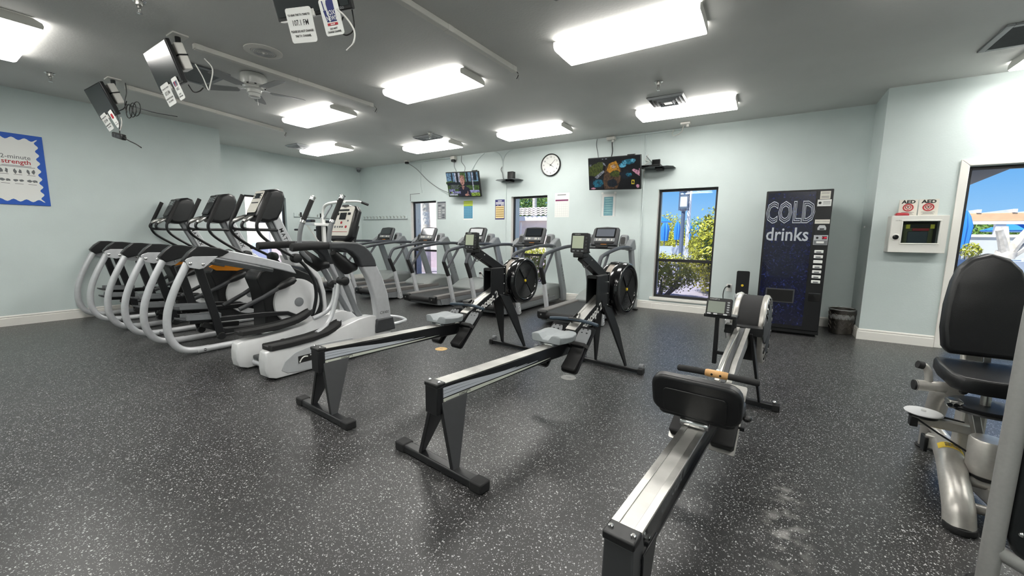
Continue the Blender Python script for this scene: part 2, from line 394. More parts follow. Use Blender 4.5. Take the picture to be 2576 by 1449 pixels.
# alcove window
f = MB(); x = XA-.10
for a, b in ((AWY[0], AWY[0]+.04), (AWY[1]-.04, AWY[1])): f.bb(x-.025, x+.02, a, b, AWZ[0], AWZ[1])
for a, b in ((AWZ[0], AWZ[0]+.04), (AWZ[1]-.035, AWZ[1])): f.bb(x-.025, x+.02, AWY[0]+.04, AWY[1]-.04, a, b)
fr = struct('window_4', f, 'dark_bronze', bevel=.003)
MB().bb(x-.02, x+.015, AWY[0]+.04, AWY[1]-.04, .87, .915).build('meeting_rail', 'dark_bronze', fr, bevel=.003)
MB().bb(x-.004, x+.001, AWY[0]+.04, AWY[1]-.04, AWZ[0]+.04, .87).build('pane', 'glass_tint', fr, smooth=0)
MB().bb(x-.009, x-.005, AWY[0]+.04, AWY[1]-.04, .915, AWZ[1]-.035).build('pane', 'glass_clear', fr, smooth=0)
MB().bb(XA-.09, XA+.025, AWY[0]-.02, AWY[1]+.02, AWZ[0]-.03, AWZ[0]-.001).build('sill', 'trim_white', fr, bevel=.004)
# glazed door / large window of the projecting wall, white casing
y = YP+.09; f = MB()
for a, b in ((DX[0], DX[0]+.04), (DX[1]-.04, DX[1])): f.bb(a, b, y-.03, y+.03, DZ[0], DZ[1])
for a, b in ((DZ[0], DZ[0]+.06), (DZ[1]-.035, DZ[1])): f.bb(DX[0]+.04, DX[1]-.04, y-.03, y+.03, a, b)
fr = struct('window_5', f, 'dark_bronze', bevel=.003)
MB().bb(DX[0]+.04, DX[1]-.04, y-.003, y+.003, DZ[0]+.06, DZ[1]-.035).build('pane', 'glass_clear', fr, smooth=0)
c = .075
MB().prism([(DX[0]-c, 0), (DX[0]-.004, 0), (DX[0]-.004, DZ[1]+.004), (DX[0]-c, DZ[1]+c)], YP-.022, YP-.001, 'y').build('casing', 'trim_white', fr, bevel=.005)
MB().prism([(DX[1]+c, 0), (DX[1]+.004, 0), (DX[1]+.004, DZ[1]+.004), (DX[1]+c, DZ[1]+c)], YP-.022, YP-.001, 'y').build('casing', 'trim_white', fr, bevel=.005)
MB().prism([(DX[0]-c, DZ[1]+c), (DX[0]-.004, DZ[1]+.005), (DX[1]+.004, DZ[1]+.005), (DX[1]+c, DZ[1]+c)], YP-.022, YP-.001, 'y').build('casing', 'trim_white', fr, bevel=.005)

# ------------------------------------------------------------------ ceiling lights
def lamp_mat():
    m = bpy.data.materials.new('diffuser'); m.use_nodes = True; n = m.node_tree.nodes; l = m.node_tree.links; n.clear()
    o = n.new('ShaderNodeOutputMaterial'); e = n.new('ShaderNodeEmission'); tc = n.new('ShaderNodeTexCoord'); sp = n.new('ShaderNodeSeparateXYZ')
    l.new(tc.outputs['Object'], sp.inputs[0])
    def gauss(y0, wd):
        a = n.new('ShaderNodeMath'); a.operation = 'SUBTRACT'; l.new(sp.outputs[1], a.inputs[0]); a.inputs[1].default_value = y0
        b = n.new('ShaderNodeMath'); b.operation = 'MULTIPLY'; l.new(a.outputs[0], b.inputs[0]); l.new(a.outputs[0], b.inputs[1])
        c = n.new('ShaderNodeMath'); c.operation = 'DIVIDE'; l.new(b.outputs[0], c.inputs[0]); c.inputs[1].default_value = -wd*wd
        d = n.new('ShaderNodeMath'); d.operation = 'EXPONENT'; l.new(c.outputs[0], d.inputs[0]); return d
    g1, g2 = gauss(-.11, .07), gauss(.11, .07)
    s = n.new('ShaderNodeMath'); l.new(g1.outputs[0], s.inputs[0]); l.new(g2.outputs[0], s.inputs[1])
    ax = n.new('ShaderNodeMath'); ax.operation = 'ABSOLUTE'; l.new(sp.outputs[0], ax.inputs[0])
    mr = n.new('ShaderNodeMapRange'); mr.interpolation_type = 'SMOOTHSTEP'; mr.inputs['From Min'].default_value = .61; mr.inputs['From Max'].default_value = .50; mr.inputs['To Min'].default_value = .12; mr.inputs['To Max'].default_value = 1; l.new(ax.outputs[0], mr.inputs['Value'])
    p = n.new('ShaderNodeMath'); p.operation = 'MULTIPLY'; l.new(s.outputs[0], p.inputs[0]); l.new(mr.outputs[0], p.inputs[1])
    q = n.new('ShaderNodeMath'); q.operation = 'MULTIPLY_ADD'; l.new(p.outputs[0], q.inputs[0]); q.inputs[1].default_value = LAMP*0.95; q.inputs[2].default_value = LAMP*0.30
    l.new(q.outputs[0], e.inputs['Strength']); e.inputs['Color'].default_value = (1.0, 0.98, 0.93, 1)
    l.new(e.outputs[0], o.inputs[0]); M['diffuser'] = m
lamp_mat()
def fixture():
    t = thing('ceiling_light', (0, 0, ZC), '', 'ceiling light')
    L, Wd = 1.205, .43
    MB().bb(-L/2+.01, L/2-.01, -.155, .155, -.035, -.0005).build('housing', 'fixture_white', t, bevel=.004)
    prof = [(-.205, -.028), (-.215, -.050), (-.205, -.078), (-.185, -.090), (0, -.094), (.185, -.090), (.205, -.078), (.215, -.050), (.205, -.028), (.16, -.034), (-.16, -.034)]
    MB().prism(prof, -L/2, L/2, 'x').build('diffuser', 'diffuser', t, smooth=30)
    ep = [(-.210, -.026), (-.217, -.050), (-.210, -.074), (.210, -.074), (.217, -.050), (.210, -.026), (.158, -.001), (-.158, -.001)]
    for s in (-1, 1): MB().prism(ep, s*(L/2+.0005), s*(L/2+.006), 'x').build('end_cap', 'fixture_white', t, bevel=.003)
    return t
LIGHTS = [((-5.94, .71), 'left edge light: long ceiling light cut off by the top left corner'),
  ((-1.157, 3.64), 'largest wraparound ceiling light, above the rowing machines'),
  ((-3.45, 3.64), 'wraparound ceiling light between the long raceway and the hanging sign television'),
  ((-5.75, 3.66), 'wraparound ceiling light beside the ceiling fan and the left raceways'),
  ((-7.80, 5.10), 'smallest wraparound ceiling light at the far left, touching a square vent'),
  ((-5.68, 5.98), 'wraparound ceiling light with a square diffuser right behind it, near the small television'),
  ((-3.41, 6.0), 'wraparound ceiling light just above the round wall clock'),
  ((-1.06, 5.97), 'wraparound ceiling light next to the louvred vent, above the drinks machine window'),
  ((2.49, 5.95), 'ceiling light whose corner shows at the right edge below the return grille'),
  ((1.15, 3.64), 'ceiling light above the weight machine, out of frame'),
  ((-3.6, .71), 'ceiling light behind the hanging televisions, out of frame'), ((-1.2, .71), 'ceiling light straight above the viewer, out of frame'),
  ((1.15, .71), 'ceiling light above the right side, out of frame'), ((3.4, 3.64), 'ceiling light at the right wall, out of frame'),
  ((-5.9, -1.9), 'rear row ceiling light, left, out of frame'), ((-2.4, -1.9), 'rear row ceiling light, middle, out of frame'), ((1.2, -1.9), 'rear row ceiling light, right, out of frame')]
fx0 = fixture()
for i, ((x, y), lb) in enumerate(LIGHTS):
    f = fx0 if i == 0 else copy_tree(fx0)
    f.location = (x, y, ZC); tag(f, lb, 'ceiling light', 'wraparound fluorescent ceiling lights')
# ------------------------------------------------------------------ three suspension ellipticals, all facing the window wall
EY = 2.2
def elliptical(xc, label, panel, lcd, screen_sub):
    t = thing('elliptical_trainer', (xc, EY, 0), label, 'elliptical', 'suspension ellipticals along the left wall')
    def B(): return MB((0, -EY, 0))
    hoop = cr([(1.585, .92), (1.50, .745), (1.44, .60), (1.40, .47), (1.384, .35), (1.386, .255), (1.41, .165), (1.46, .09), (1.53, .052), (1.63, .04)] if False else [(p[0], p[1], 0) for p in [(1.585, .92), (1.50, .745), (1.44, .60), (1.40, .47), (1.384, .35), (1.386, .255), (1.41, .165), (1.46, .09), (1.53, .052), (1.63, .04)]], 4)
    hoop = [(p.x, p.y) for p in hoop] + [(1.70, .036), (3.06, .036)]
    for s in (-1, 1):
        x = s*.315
        fr = B().tube(yz(x, hoop), .033, 12).build('side_frame', 'silver_paint', t)
        B().lathe([(.004, -.0335), (.014, -.0345), (.014, -.030)] if s < 0 else [(.014, .030), (.014, .0345), (.004, .0335)], (x, 1.66, .036), 'x', 10).build('socket_bolt', 'black_satin', fr)
        B().lathe([(.0345, 1.595), (.0350, 1.60), (.0350, 1.70), (.0345, 1.705)], (x, 0, .037), 'y', 14).build('collar', 'silver_paint', fr)
        sh = B().prism([(1.548, .962), (1.60, 1.03), (1.665, 1.083), (1.75, 1.082), (1.86, 1.066), (1.935, 1.036), (1.945, 1.02), (1.88, .982), (1.82, .965), (1.60, .90), (1.572, .93)], x-.04, x+.04).build('rear_shroud', 'black_satin', t, bevel=.012, bseg=3)
        gx0, gx1 = (x+s*.0405, x+s*.0475)
        gp = B().prism([(1.553, .951), (1.572, .968), (1.62, .988), (1.835, .984), (1.705, .868), (1.665, .858), (1.585, .88)], gx0, gx1).build('gusset_plate', 'silver_paint', t, bevel=.004)
        for by, bz in ((1.596, .918), (1.700, .905)):
            B().ball((gx1, by, bz), .0175, 12, 8, (.55, 1, 1)).build('bolt', 'chrome', gp)
        B().prism([(1.88, .985), (1.94, 1.04), (2.16, .985), (2.40, .915), (2.58, .855), (2.65, .74), (2.50, .79), (2.20, .875), (1.84, .968)], x-.035, x+.03).build('upper_rail', 'silver_paint', t, bevel=.012, bseg=3)
        B().tube(yz(x-s*.07, [(1.84, .935), (2.42, .79)]), .02, 10).build('rail_tube', 'mid_grey', t)
        lk = B().bar(yz(x-s*.06, [(1.695, .87), (1.79, .42), (1.848, .115)]), .03, [.078, .075, .07], up=(0, 1, 0)).build('suspension_link', 'black_satin', t, bevel=.008)
        B().lathe([(.034, -.03), (.04, -.02), (.04, .02), (.034, .03)], (x-s*.06, 1.845, .13), 'x', 14).build('link_joint', 'black_plastic', lk)
        # pedal with its toe cup, pedal arm and lower link
        pz = .335 if s > 0 else .40; px = s*.165; py = 1.50 if s > 0 else 1.56
        pd = B().loft([[(px+sx*wd, py+dy, pz+dz+k) for sx, k in ((-1, 0), (1, 0), (1, .022), (-1, .022))] for dy, wd, dz in ((0, .055, .012), (.03, .078, 0), (.30, .082, -.03), (.36, .07, -.03))]).build('pedal', 'dark_grey', t, bevel=.008)
        B().bar([(px-.075, py+.06, pz+.03), (px-.08, py+.30, pz+.01), (px-.06, py+.365, pz+.01), (px+.06, py+.365, pz+.01), (px+.08, py+.30, pz+.01), (px+.075, py+.06, pz+.03)], .014, .05).build('pedal_rim', 'mid_grey', pd)
        B().bar([(px+s*.02, py+.10, pz-.02), (px+s*.03, 1.86, pz-.035), (px+s*.05, 2.30, pz-.05), (s*.205, 2.58, .255), (s*.235, 2.70, .19)], .042, [.05, .055, .055, .05, .045]).build('pedal_arm', 'black_satin', t, bevel=.008)
        B().bar([(px+s*.02, 1.70, pz-.06), (px+s*.03, 1.9, .17), (s*.18, 2.2, .15)], .05, .06).build('pedal_support', 'black_plastic', t, bevel=.01)
        ll = B().tube([(s*.20, 2.06, .375), (s*.235, 2.30, .485), (s*.262, 2.50, .595)], [.026, .024, .026], 10).build('lower_link', 'dark_grey', t)
        B().tube([(s*.255, 2.46, .575), (s*.268, 2.52, .610), (s*.275, 2.62, .655), (s*.278, 2.66, .672)], [.028, .046, .048, .03], 12).build('link_knuckle', 'black_plastic', ll)
        # moving arm
        ax = s*.315
        arm = B().tube(cr([(ax, 2.40, 1.66), (ax, 2.31, 1.46), (ax, 2.25, 1.325), (ax, 2.265, 1.23), (ax, 2.34, 1.145), (ax-s*.01, 2.50, 1.03), (ax-s*.03, 2.68, .925)], 5), .0175, 10).build('moving_arm', 'black_satin', t)
        B().tube(cr([(ax, 2.405, 1.672), (ax, 2.40, 1.66), (ax, 2.31, 1.46), (ax, 2.262, 1.35)], 4), [.018]+[.0245]*11+[.021], 12).build('grip', 'black_rubber', arm)
        B().lathe([(.03, -.055), (.055, -.045), (.06, 0), (.055, .045), (.03, .055)], (ax-s*.045, 2.69, .925), 'x', 16).build('arm_pivot', 'black_plastic', arm)
        B().tube(cr([(ax-s*.03, 2.70, .92), (ax-s*.02, 2.80, .80), (ax-s*.01, 2.885, .62), (ax-s*.01, 2.90, .42), (ax-s*.03, 2.85, .18)], 5), .021, 10).build('swing_arm', 'black_satin', t)
        # fixed handle
        fh = B().tube(cr([(s*.035, 2.62, 1.262), (s*.09, 2.42, 1.262), (s*.115, 2.24, 1.265), (s*.12, 2.185, 1.29), (s*.118, 2.20, 1.345), (s*.10, 2.29, 1.41), (s*.07, 2.36, 1.425)], 5), .0165, 10).build('fixed_handle', 'black_satin', t)
        B().tube(cr([(s*.12, 2.20, 1.35), (s*.108, 2.25, 1.385), (s*.09, 2.31, 1.415)], 4), [.018, .027, .030, .031, .031, .030, .028, .024, .018], 12, flat=.8).build('pulse_grip', 'steel', fh)
        # side disc
        dc = B().lathe([(.285, s*.150), (.29, s*.165), (.283, s*.192), (.25, s*.204), (.0005, s*.212)], (0, 2.73, .375), 'x', 48).build('side_disc', 'shell_white', t)
        B().lathe([(.056, s*.205), (.056, s*.216), (.05, s*.219), (.0005, s*.219)], (0, 2.73, .375), 'x', 28).build('disc_hub', 'mid_grey', dc)
        if xc < -5.5: B().prism([(2.27, .775), (2.345, .815), (2.42, .81), (2.72, .735), (2.60, .70), (2.35, .72)], s*.155, s*.178).build('accent_panel', 'orange', t, bevel=.006)
    B().prism([(2.345, .045), (2.36, .30), (2.33, .55), (2.28, .70), (2.33, .78), (2.50, .83), (2.74, .80), (2.96, .69), (3.06, .50), (3.08, .28), (3.02, .045)], -.155, .155).build('drive_housing', 'black_plastic', t, bevel=.02, bseg=3)
    B().loft([[(sx*.15, y, z) for sx in (-1, 1)]+[(sx*.15, y2, z2) for sx in (1, -1)] for (y, z), (y2, z2) in (((2.70, .95), (2.74, .82)), ((2.86, .93), (2.82, .80)), ((2.98, .82), (2.93, .75)), ((3.08, .66), (3.03, .62)), ((3.135, .45), (3.08, .43)), ((3.145, .25), (3.09, .25)), ((3.12, .05), (3.05, .05)))]).build('front_shell', 'silver_shell', t, bevel=.015, bseg=3)
    ms = B().prism([(2.545, 1.40), (2.63, 1.455), (2.80, 1.08), (2.90, .90), (2.74, .90), (2.71, 1.0)], -.055, .055).build('mast', 'silver_paint', t, bevel=.012, bseg=3)
    B().bar([(0, 2.52, 1.38), (0, 2.735, .90)], .07, .05, up=(0, 1, 0)).build('mast_spine', 'mid_grey', ms, bevel=.006)
    d = Vector((0, .17, -.405)).normalized(); v = Vector((0, d.z, -d.y))*-1
    lettering('MATRIX', .066, 'ink_black', ms, (.0562, 2.693-EY, 1.150), d, (0, -d.z, d.y), bold=.0012, space=1.3)
    hs = [(2.335, 1.415), (2.375, 1.525), (2.45, 1.665), (2.515, 1.735), (2.60, 1.75), (2.665, 1.725), (2.685, 1.65), (2.645, 1.50), (2.58, 1.385), (2.47, 1.345), (2.37, 1.36)]
    cs = B().loft([[(sx*w, y, z) for y, z in [(2.5+(q[0]-2.5)*k, 1.54+(q[1]-1.54)*k) for q in hs]] for sx, w, k in ((-1, .135, .86), (-1, .112, 1.0), (1, .112, 1.0), (1, .135, .86))]).build('console', 'black_satin', t, bevel=.01, bseg=2)
    n0 = Vector((0, 2.355, 1.44)); n1 = Vector((0, 2.49, 1.715)); up = (n1-n0).normalized(); face = Vector((0, -up.z, up.y))
    off = face*.024
    c0 = (n0+n1)/2 + Vector((0, -EY, 0)) + off
    pn = MB().plate(c0, (1, 0, 0), up, .20, .285, .006, .02).build('display_panel', panel, cs)
    MB().plate(c0+up*.075+face*.004, (1, 0, 0), up, .11, .07, .003).build('display', 'screen_dark', pn)
    MB().plate(c0-up*.095+face*.004, (1, 0, 0), up, .15, .06, .003, .008).build('status_window', lcd, pn)
    for i in range(6):
        sx = -1 if i < 3 else 1
        MB().plate(c0+up*(.045+.03*(i % 3))+Vector((sx*.075, 0, 0))+face*.004, (1, 0, 0), up, .024, .014, .004, .004).build('button', 'light_grey' if panel != 'panel_cream' else 'ink_grey', pn)
    MB().plate(c0-up*.015+face*.004, (1, 0, 0), up, .15, .014, .003).build('label_strip', 'dark_grey', pn)
    B().tube([(-.36, 3.05, .034), (.36, 3.05, .034)], .032, 12).build('front_stabiliser', 'silver_paint', t)
    for s in (-1, 1): B().lathe([(.03, s*.36), (.036, s*.362), (.036, s*.39), (.028, s*.396)], (0, 3.05, .0365), 'x', 12).build('end_foot', 'black_rubber', t)
    B().bb(-.30, .30, 2.35, 2.43, .012, .05).build('cross_member', 'silver_paint', t, bevel=.01)
    return t
elliptical(-5.10, 'suspension elliptical with a pale console panel, nearest the middle of the room', 'panel_cream', 'panel_cream', None)
elliptical(-6.33, 'middle suspension elliptical of three, black console with tall dark face and orange stripe', 'black_plastic', 'dark_grey', None)
elliptical(-7.71, 'suspension elliptical against the left wall, farthest left of the three', 'black_plastic', 'dark_grey', None)

# ------------------------------------------------------------------ grey elliptical with chrome tipped arms
TX, TY = -3.70, 2.3
t = thing('elliptical_trainer', (TX, TY, 0), 'silver and white elliptical with two chrome-tipped upright handles and cream console', 'elliptical')
def B(): return MB((0, -TY, 0))
def pod(s, raise_):
    x0, x1 = s*.165, s*.325; xm = (x0+x1)/2
    secs = []
    for y, z0, z1, k in ((1.585, .10, .19, .62), (1.60, .035, .245, .85), (1.66, .012, .262, 1), (1.80, .010, .262, 1), (2.00, .012, .275, 1), (2.18, .012, .30, 1), (2.34, .012, .345, 1), (2.50, .012, .38, 1), (2.64, .012, .392, 1), (2.76, .03, .36, .97), (2.85, .07, .27, .9), (2.895, .11, .20, .7)):
        h = abs(x1-x0)/2*k; ring = []
        for a, b in ((-1, 0), (-1, .35), (-.93, .8), (-.72, 1), (.72, 1), (.93, .8), (1, .35), (1, 0), (.85, -.0), (-.85, 0)):
            ring.append((xm+a*h, y, z0+(z1-z0)*b))
        secs.append(ring)
    sh = B().loft(secs).build('base_shell', 'silver_shell', t, bevel=.012, bseg=2, smooth=50)
    ox = x1+s*.001
    B().prism([(1.70, .07), (1.73, .14), (1.82, .20), (1.95, .225), (2.15, .225), (2.40, .21), (2.40, .02), (1.85, .022), (1.75, .035)], ox-s*.004, ox+s*.004).build('side_inset', 'light_grey', sh, bevel=.004)
    # foot pad
    zr = .055 if raise_ else 0
    pad = []
    for y, w, z in ((1.625, .055, .265), (1.64, .078, .262), (1.80, .082, .262), (2.00, .084, .272), (2.14, .08, .292), (2.22, .072, .318), (2.29, .058, .352), (2.31, .04, .362)):
        ring = []
        for a, b in ((-1, .0), (-1, .038), (-.86, .046), (-.78, .030), (.78, .030), (.86, .046), (1, .038), (1, 0)): ring.append((xm+a*w, y, z+zr-.008+b))
        pad.append(ring)
    B().loft(pad).build('foot_pad', 'black_rubber', t, smooth=45)
    return sh
shr = pod(1, False); shl = pod(-1, True)
# emblem on the near shell: black block, white arc and letters
ex = .3315
MB().bb(ex, ex+.0015, 1.845-TY, 2.12-TY, .098, .160).build('emblem', 'ink_black', shr)
lettering('TRUE', .062, 'paper_white', shr, (ex+.003, 2.03-TY, .128), (0, 1, 0), (0, 0, 1), bold=.0022, sx=1.05)
MB().tube(cr([(ex+.002, 1.855-TY, .104), (ex+.002, 1.875-TY, .132), (ex+.002, 1.90-TY, .146), (ex+.002, 1.93-TY, .142)], 4), .006, 6).build('emblem_arc', 'paper_white', shr)
B().tube(yz(0, []) if False else [(-.24, 1.72, .055), (.24, 1.72, .055)], .026, 12).build('rear_crossbar', 'silver_paint', t)
B().bb(-.16, .16, 1.70, 1.90, .085, .125).build('step_plate', 'dark_grey', t, bevel=.012)
B().lathe([(.03, -.12), (.034, -.1), (.034, .08), (.03, .1)], (0, 1.95, .20), 'x', 14).build('drive_roller', 'black_plastic', t)
for s in (-1, 1):
    x = s*.285
    ps = B().loft([[(x-.042, a, z), (x+.042, a, z), (x+.042, b, z), (x-.042, b, z)] for a, b, z in ((2.705, 2.885, .26), (2.70, 2.88, .42), (2.675, 2.85, .60), (2.62, 2.79, .77), (2.53, 2.71, .92))]).build('post', 'silver_paint', t, bevel=.016, bseg=3)
    if s > 0: lettering('CX400', .042, 'ink_black', ps, (x+.0435, 2.79-TY, .405), (0, 1, 0), (0, 0, 1), sx=.95, shear=.15)
    B().loft([[(x-.058, a, z), (x+.058, a, z), (x+.058, b, z), (x-.058, b, z)] for a, b, z in ((2.67, 2.93, .20), (2.675, 2.915, .28), (2.69, 2.90, .345))]).build('post_boot', 'dark_grey', t, bevel=.015, bseg=3)
    B().prism([(2.715, .895), (2.695, .965), (2.65, 1.045), (2.58, 1.11), (2.49, 1.145), (2.36, 1.152), (2.20, 1.148), (2.20, 1.085), (2.34, 1.08), (2.42, 1.05), (2.49, .99), (2.525, .90)], x-.05, x+.05).build('top_cover', 'dark_grey', t, bevel=.018, bseg=3)
    B().tube([(x, 2.24, 1.117), (x, 2.0, 1.112), (x, 1.875, 1.105), (x, 1.865, 1.105)], [.034, .035, .036, .033], 16).build('side_handle', 'black_rubber', t)
    B().tube([(x-s*.02, 2.27, 1.05), (x-s*.03, 2.34, .97), (x-s*.05, 2.43, .895), (x-s*.06, 2.52, .90)], [.04, .075, .085, .05], 14, flat=.8).build('pivot_cover', 'black_plastic', t)
    ax = s*.205; top = (2.425, 1.585) if s > 0 else (2.36, 1.585)
    dy = 0 if s > 0 else -.05
    am = B().tube(cr([(ax, 2.32+dy, 1.36), (ax, 2.285+dy, 1.26), (ax, 2.268+dy, 1.14), (ax, 2.29+dy, 1.04), (ax, 2.34, .94)], 5), .021, 12).build('moving_arm', 'mid_grey', t)
    B().tube([(ax, 2.315+dy, 1.345), (ax, 2.42+dy, 1.562)], .0235, 14).build('grip', 'black_rubber', am)
    B().tube([(ax, 2.417+dy, 1.556), (ax, 2.423+dy, 1.568), (ax, 2.43+dy, 1.582), (ax, 2.436+dy, 1.594), (ax, 2.44+dy, 1.602)], [.024, .027, .025, .029, .012], 14).build('end_cap', 'chrome', am)
    B().tube([(ax, 2.308+dy, 1.330), (ax, 2.318+dy, 1.352)], .0275, 14).build('collar', 'chrome', am)
    # links below the pivots
    B().bar([(ax, 2.33, .96), (ax, 2.41, .76), (ax, 2.53, .46), (ax, 2.66, .24)] if s > 0 else [(ax, 2.42, .92), (ax, 2.60, .60), (ax, 2.76, .30)], .035, .055, up=(0, 1, 0)).build('rocker_arm', 'mid_grey', t, bevel=.012)
    B().lathe([(.03, -.055), (.044, -.045), (.044, .045), (.03, .055)], (ax-s*.01, 2.405 if s > 0 else 2.55, .765 if s > 0 else .69), 'x', 14).build('rocker_joint', 'black_plastic', t)
    if s > 0: B().tube(cr([(ax-.055, 2.395, .76), (ax-.05, 2.345, .58), (ax-.045, 2.29, .43), (ax-.03, 2.21, .34), (ax, 2.10, .30)], 5), .0215, 12).build('pedal_link', 'silver_paint', t)
    else: B().tube(cr([(ax+.055, 2.55, .69), (ax+.05, 2.52, .52), (ax+.04, 2.44, .41), (ax+.03, 2.30, .36)], 5), .0215, 12).build('pedal_link', 'silver_paint', t)
B().bar([(-.25, 2.60, 1.07), (.25, 2.60, 1.07)], .10, .07).build('cross_beam', 'dark_grey', t, bevel=.015)
B().tube(cr([(.275, 2.86, .245), (.27, 3.02, .24), (.20, 3.20, .235), (0, 3.265, .235), (-.20, 3.20, .235), (-.27, 3.02, .24), (-.275, 2.86, .245)], 6), .019, 12).build('front_loop', 'silver_paint', t)
B().bar([(0, 2.62, 1.05), (0, 2.66, 1.20), (0, 2.70, 1.32)], .12, .06, up=(0, 1, 0)).build('console_neck', 'black_plastic', t, bevel=.012)
f0 = Vector((0, 2.505, 1.175)); f1 = Vector((0, 2.615, 1.50)); up = (f1-f0).normalized(); fc = Vector((0, -up.z, up.y))
def ring(w, h, d, r=.05):
    pts = []
    c0 = (f0+f1)/2
    for a, b in ((-w, -h+r), (-w+r, -h), (w-r, -h), (w, -h+r), (w, h-r), (w-r, h), (0, h+.018), (-w+r, h), (-w, h-r)): pts.append(c0+Vector((a, 0, 0))+up*b-fc*d)
    return pts
cs = B().loft([ring(.165, .172, -.004), ring(.185, .19, .02), ring(.185, .19, .06), ring(.13, .15, .10)]).build('console', 'black_satin', t, bevel=.008)
c0 = (f0+f1)/2+Vector((0, -TY, 0))+fc*.006
pn = MB().plate(c0+up*.018, (1, 0, 0), up, .305, .315, .006, .025).build('control_panel', 'panel_cream', cs)
f_ = fc*.005
for dx, dz, w, h, mt in ((0, .135, .16, .02, 'screen_dark'), (0, .07, .105, .075, 'screen_dark'), (-.095, .095, .045, .025, 'screen_dark'), (.095, .095, .045, .025, 'screen_dark')):
    MB().plate(c0+up*dz+Vector((dx, 0, 0))+f_, (1, 0, 0), up, w, h, .003, .004).build('display', mt, pn)
for dx, dz, r, mt in ((0, 0, .017, 'ink_red'), (-.09, -.045, .016, 'mid_grey'), (-.045, -.045, .012, 'mid_grey'), (-.005, -.045, .012, 'dark_grey'), (.03, -.045, .012, 'dark_grey'), (.09, -.045, .017, 'ink_red'), (.10, .02, .012, 'ink_grey')):
    MB().plate(c0+up*dz+Vector((dx, 0, 0))+f_, (1, 0, 0), up, r*1.6, r*1.6, .004, r*.7).build('button', mt, pn)
MB().plate(c0-up*.098+f_, (1, 0, 0), up, .26, .004, .003).build('divider_line', 'ink_red', pn)
lettering('TRUE', .018, 'ink_black', pn, c0+up*.165+fc*.005, (1, 0, 0), up, bold=.0004)
MB().plate(c0+up*.182+fc*.004, (1, 0, 0), up, .10, .02, .012, .008).build('top_tab', 'black_gloss', cs)
tr = MB().loft([[(sx*w, c0.y+dy, c0.z+dz) for sx, dz in ((-1, z0), (1, z0), (1, z1), (-1, z1))] for dy, w, z0, z1 in ((-.10, .09, -.245, -.215), (-.08, .12, -.25, -.205), (.0, .13, -.25, -.19), (.06, .12, -.24, -.18))]).build('accessory_tray', 'black_plastic', cs, bevel=.012)
MB().plate((0, c0.y-.035, c0.z-.192), (1, 0, 0), (0, .99, .13), .16, .06, .008, .015).build('tray_window', 'panel_cream', tr)
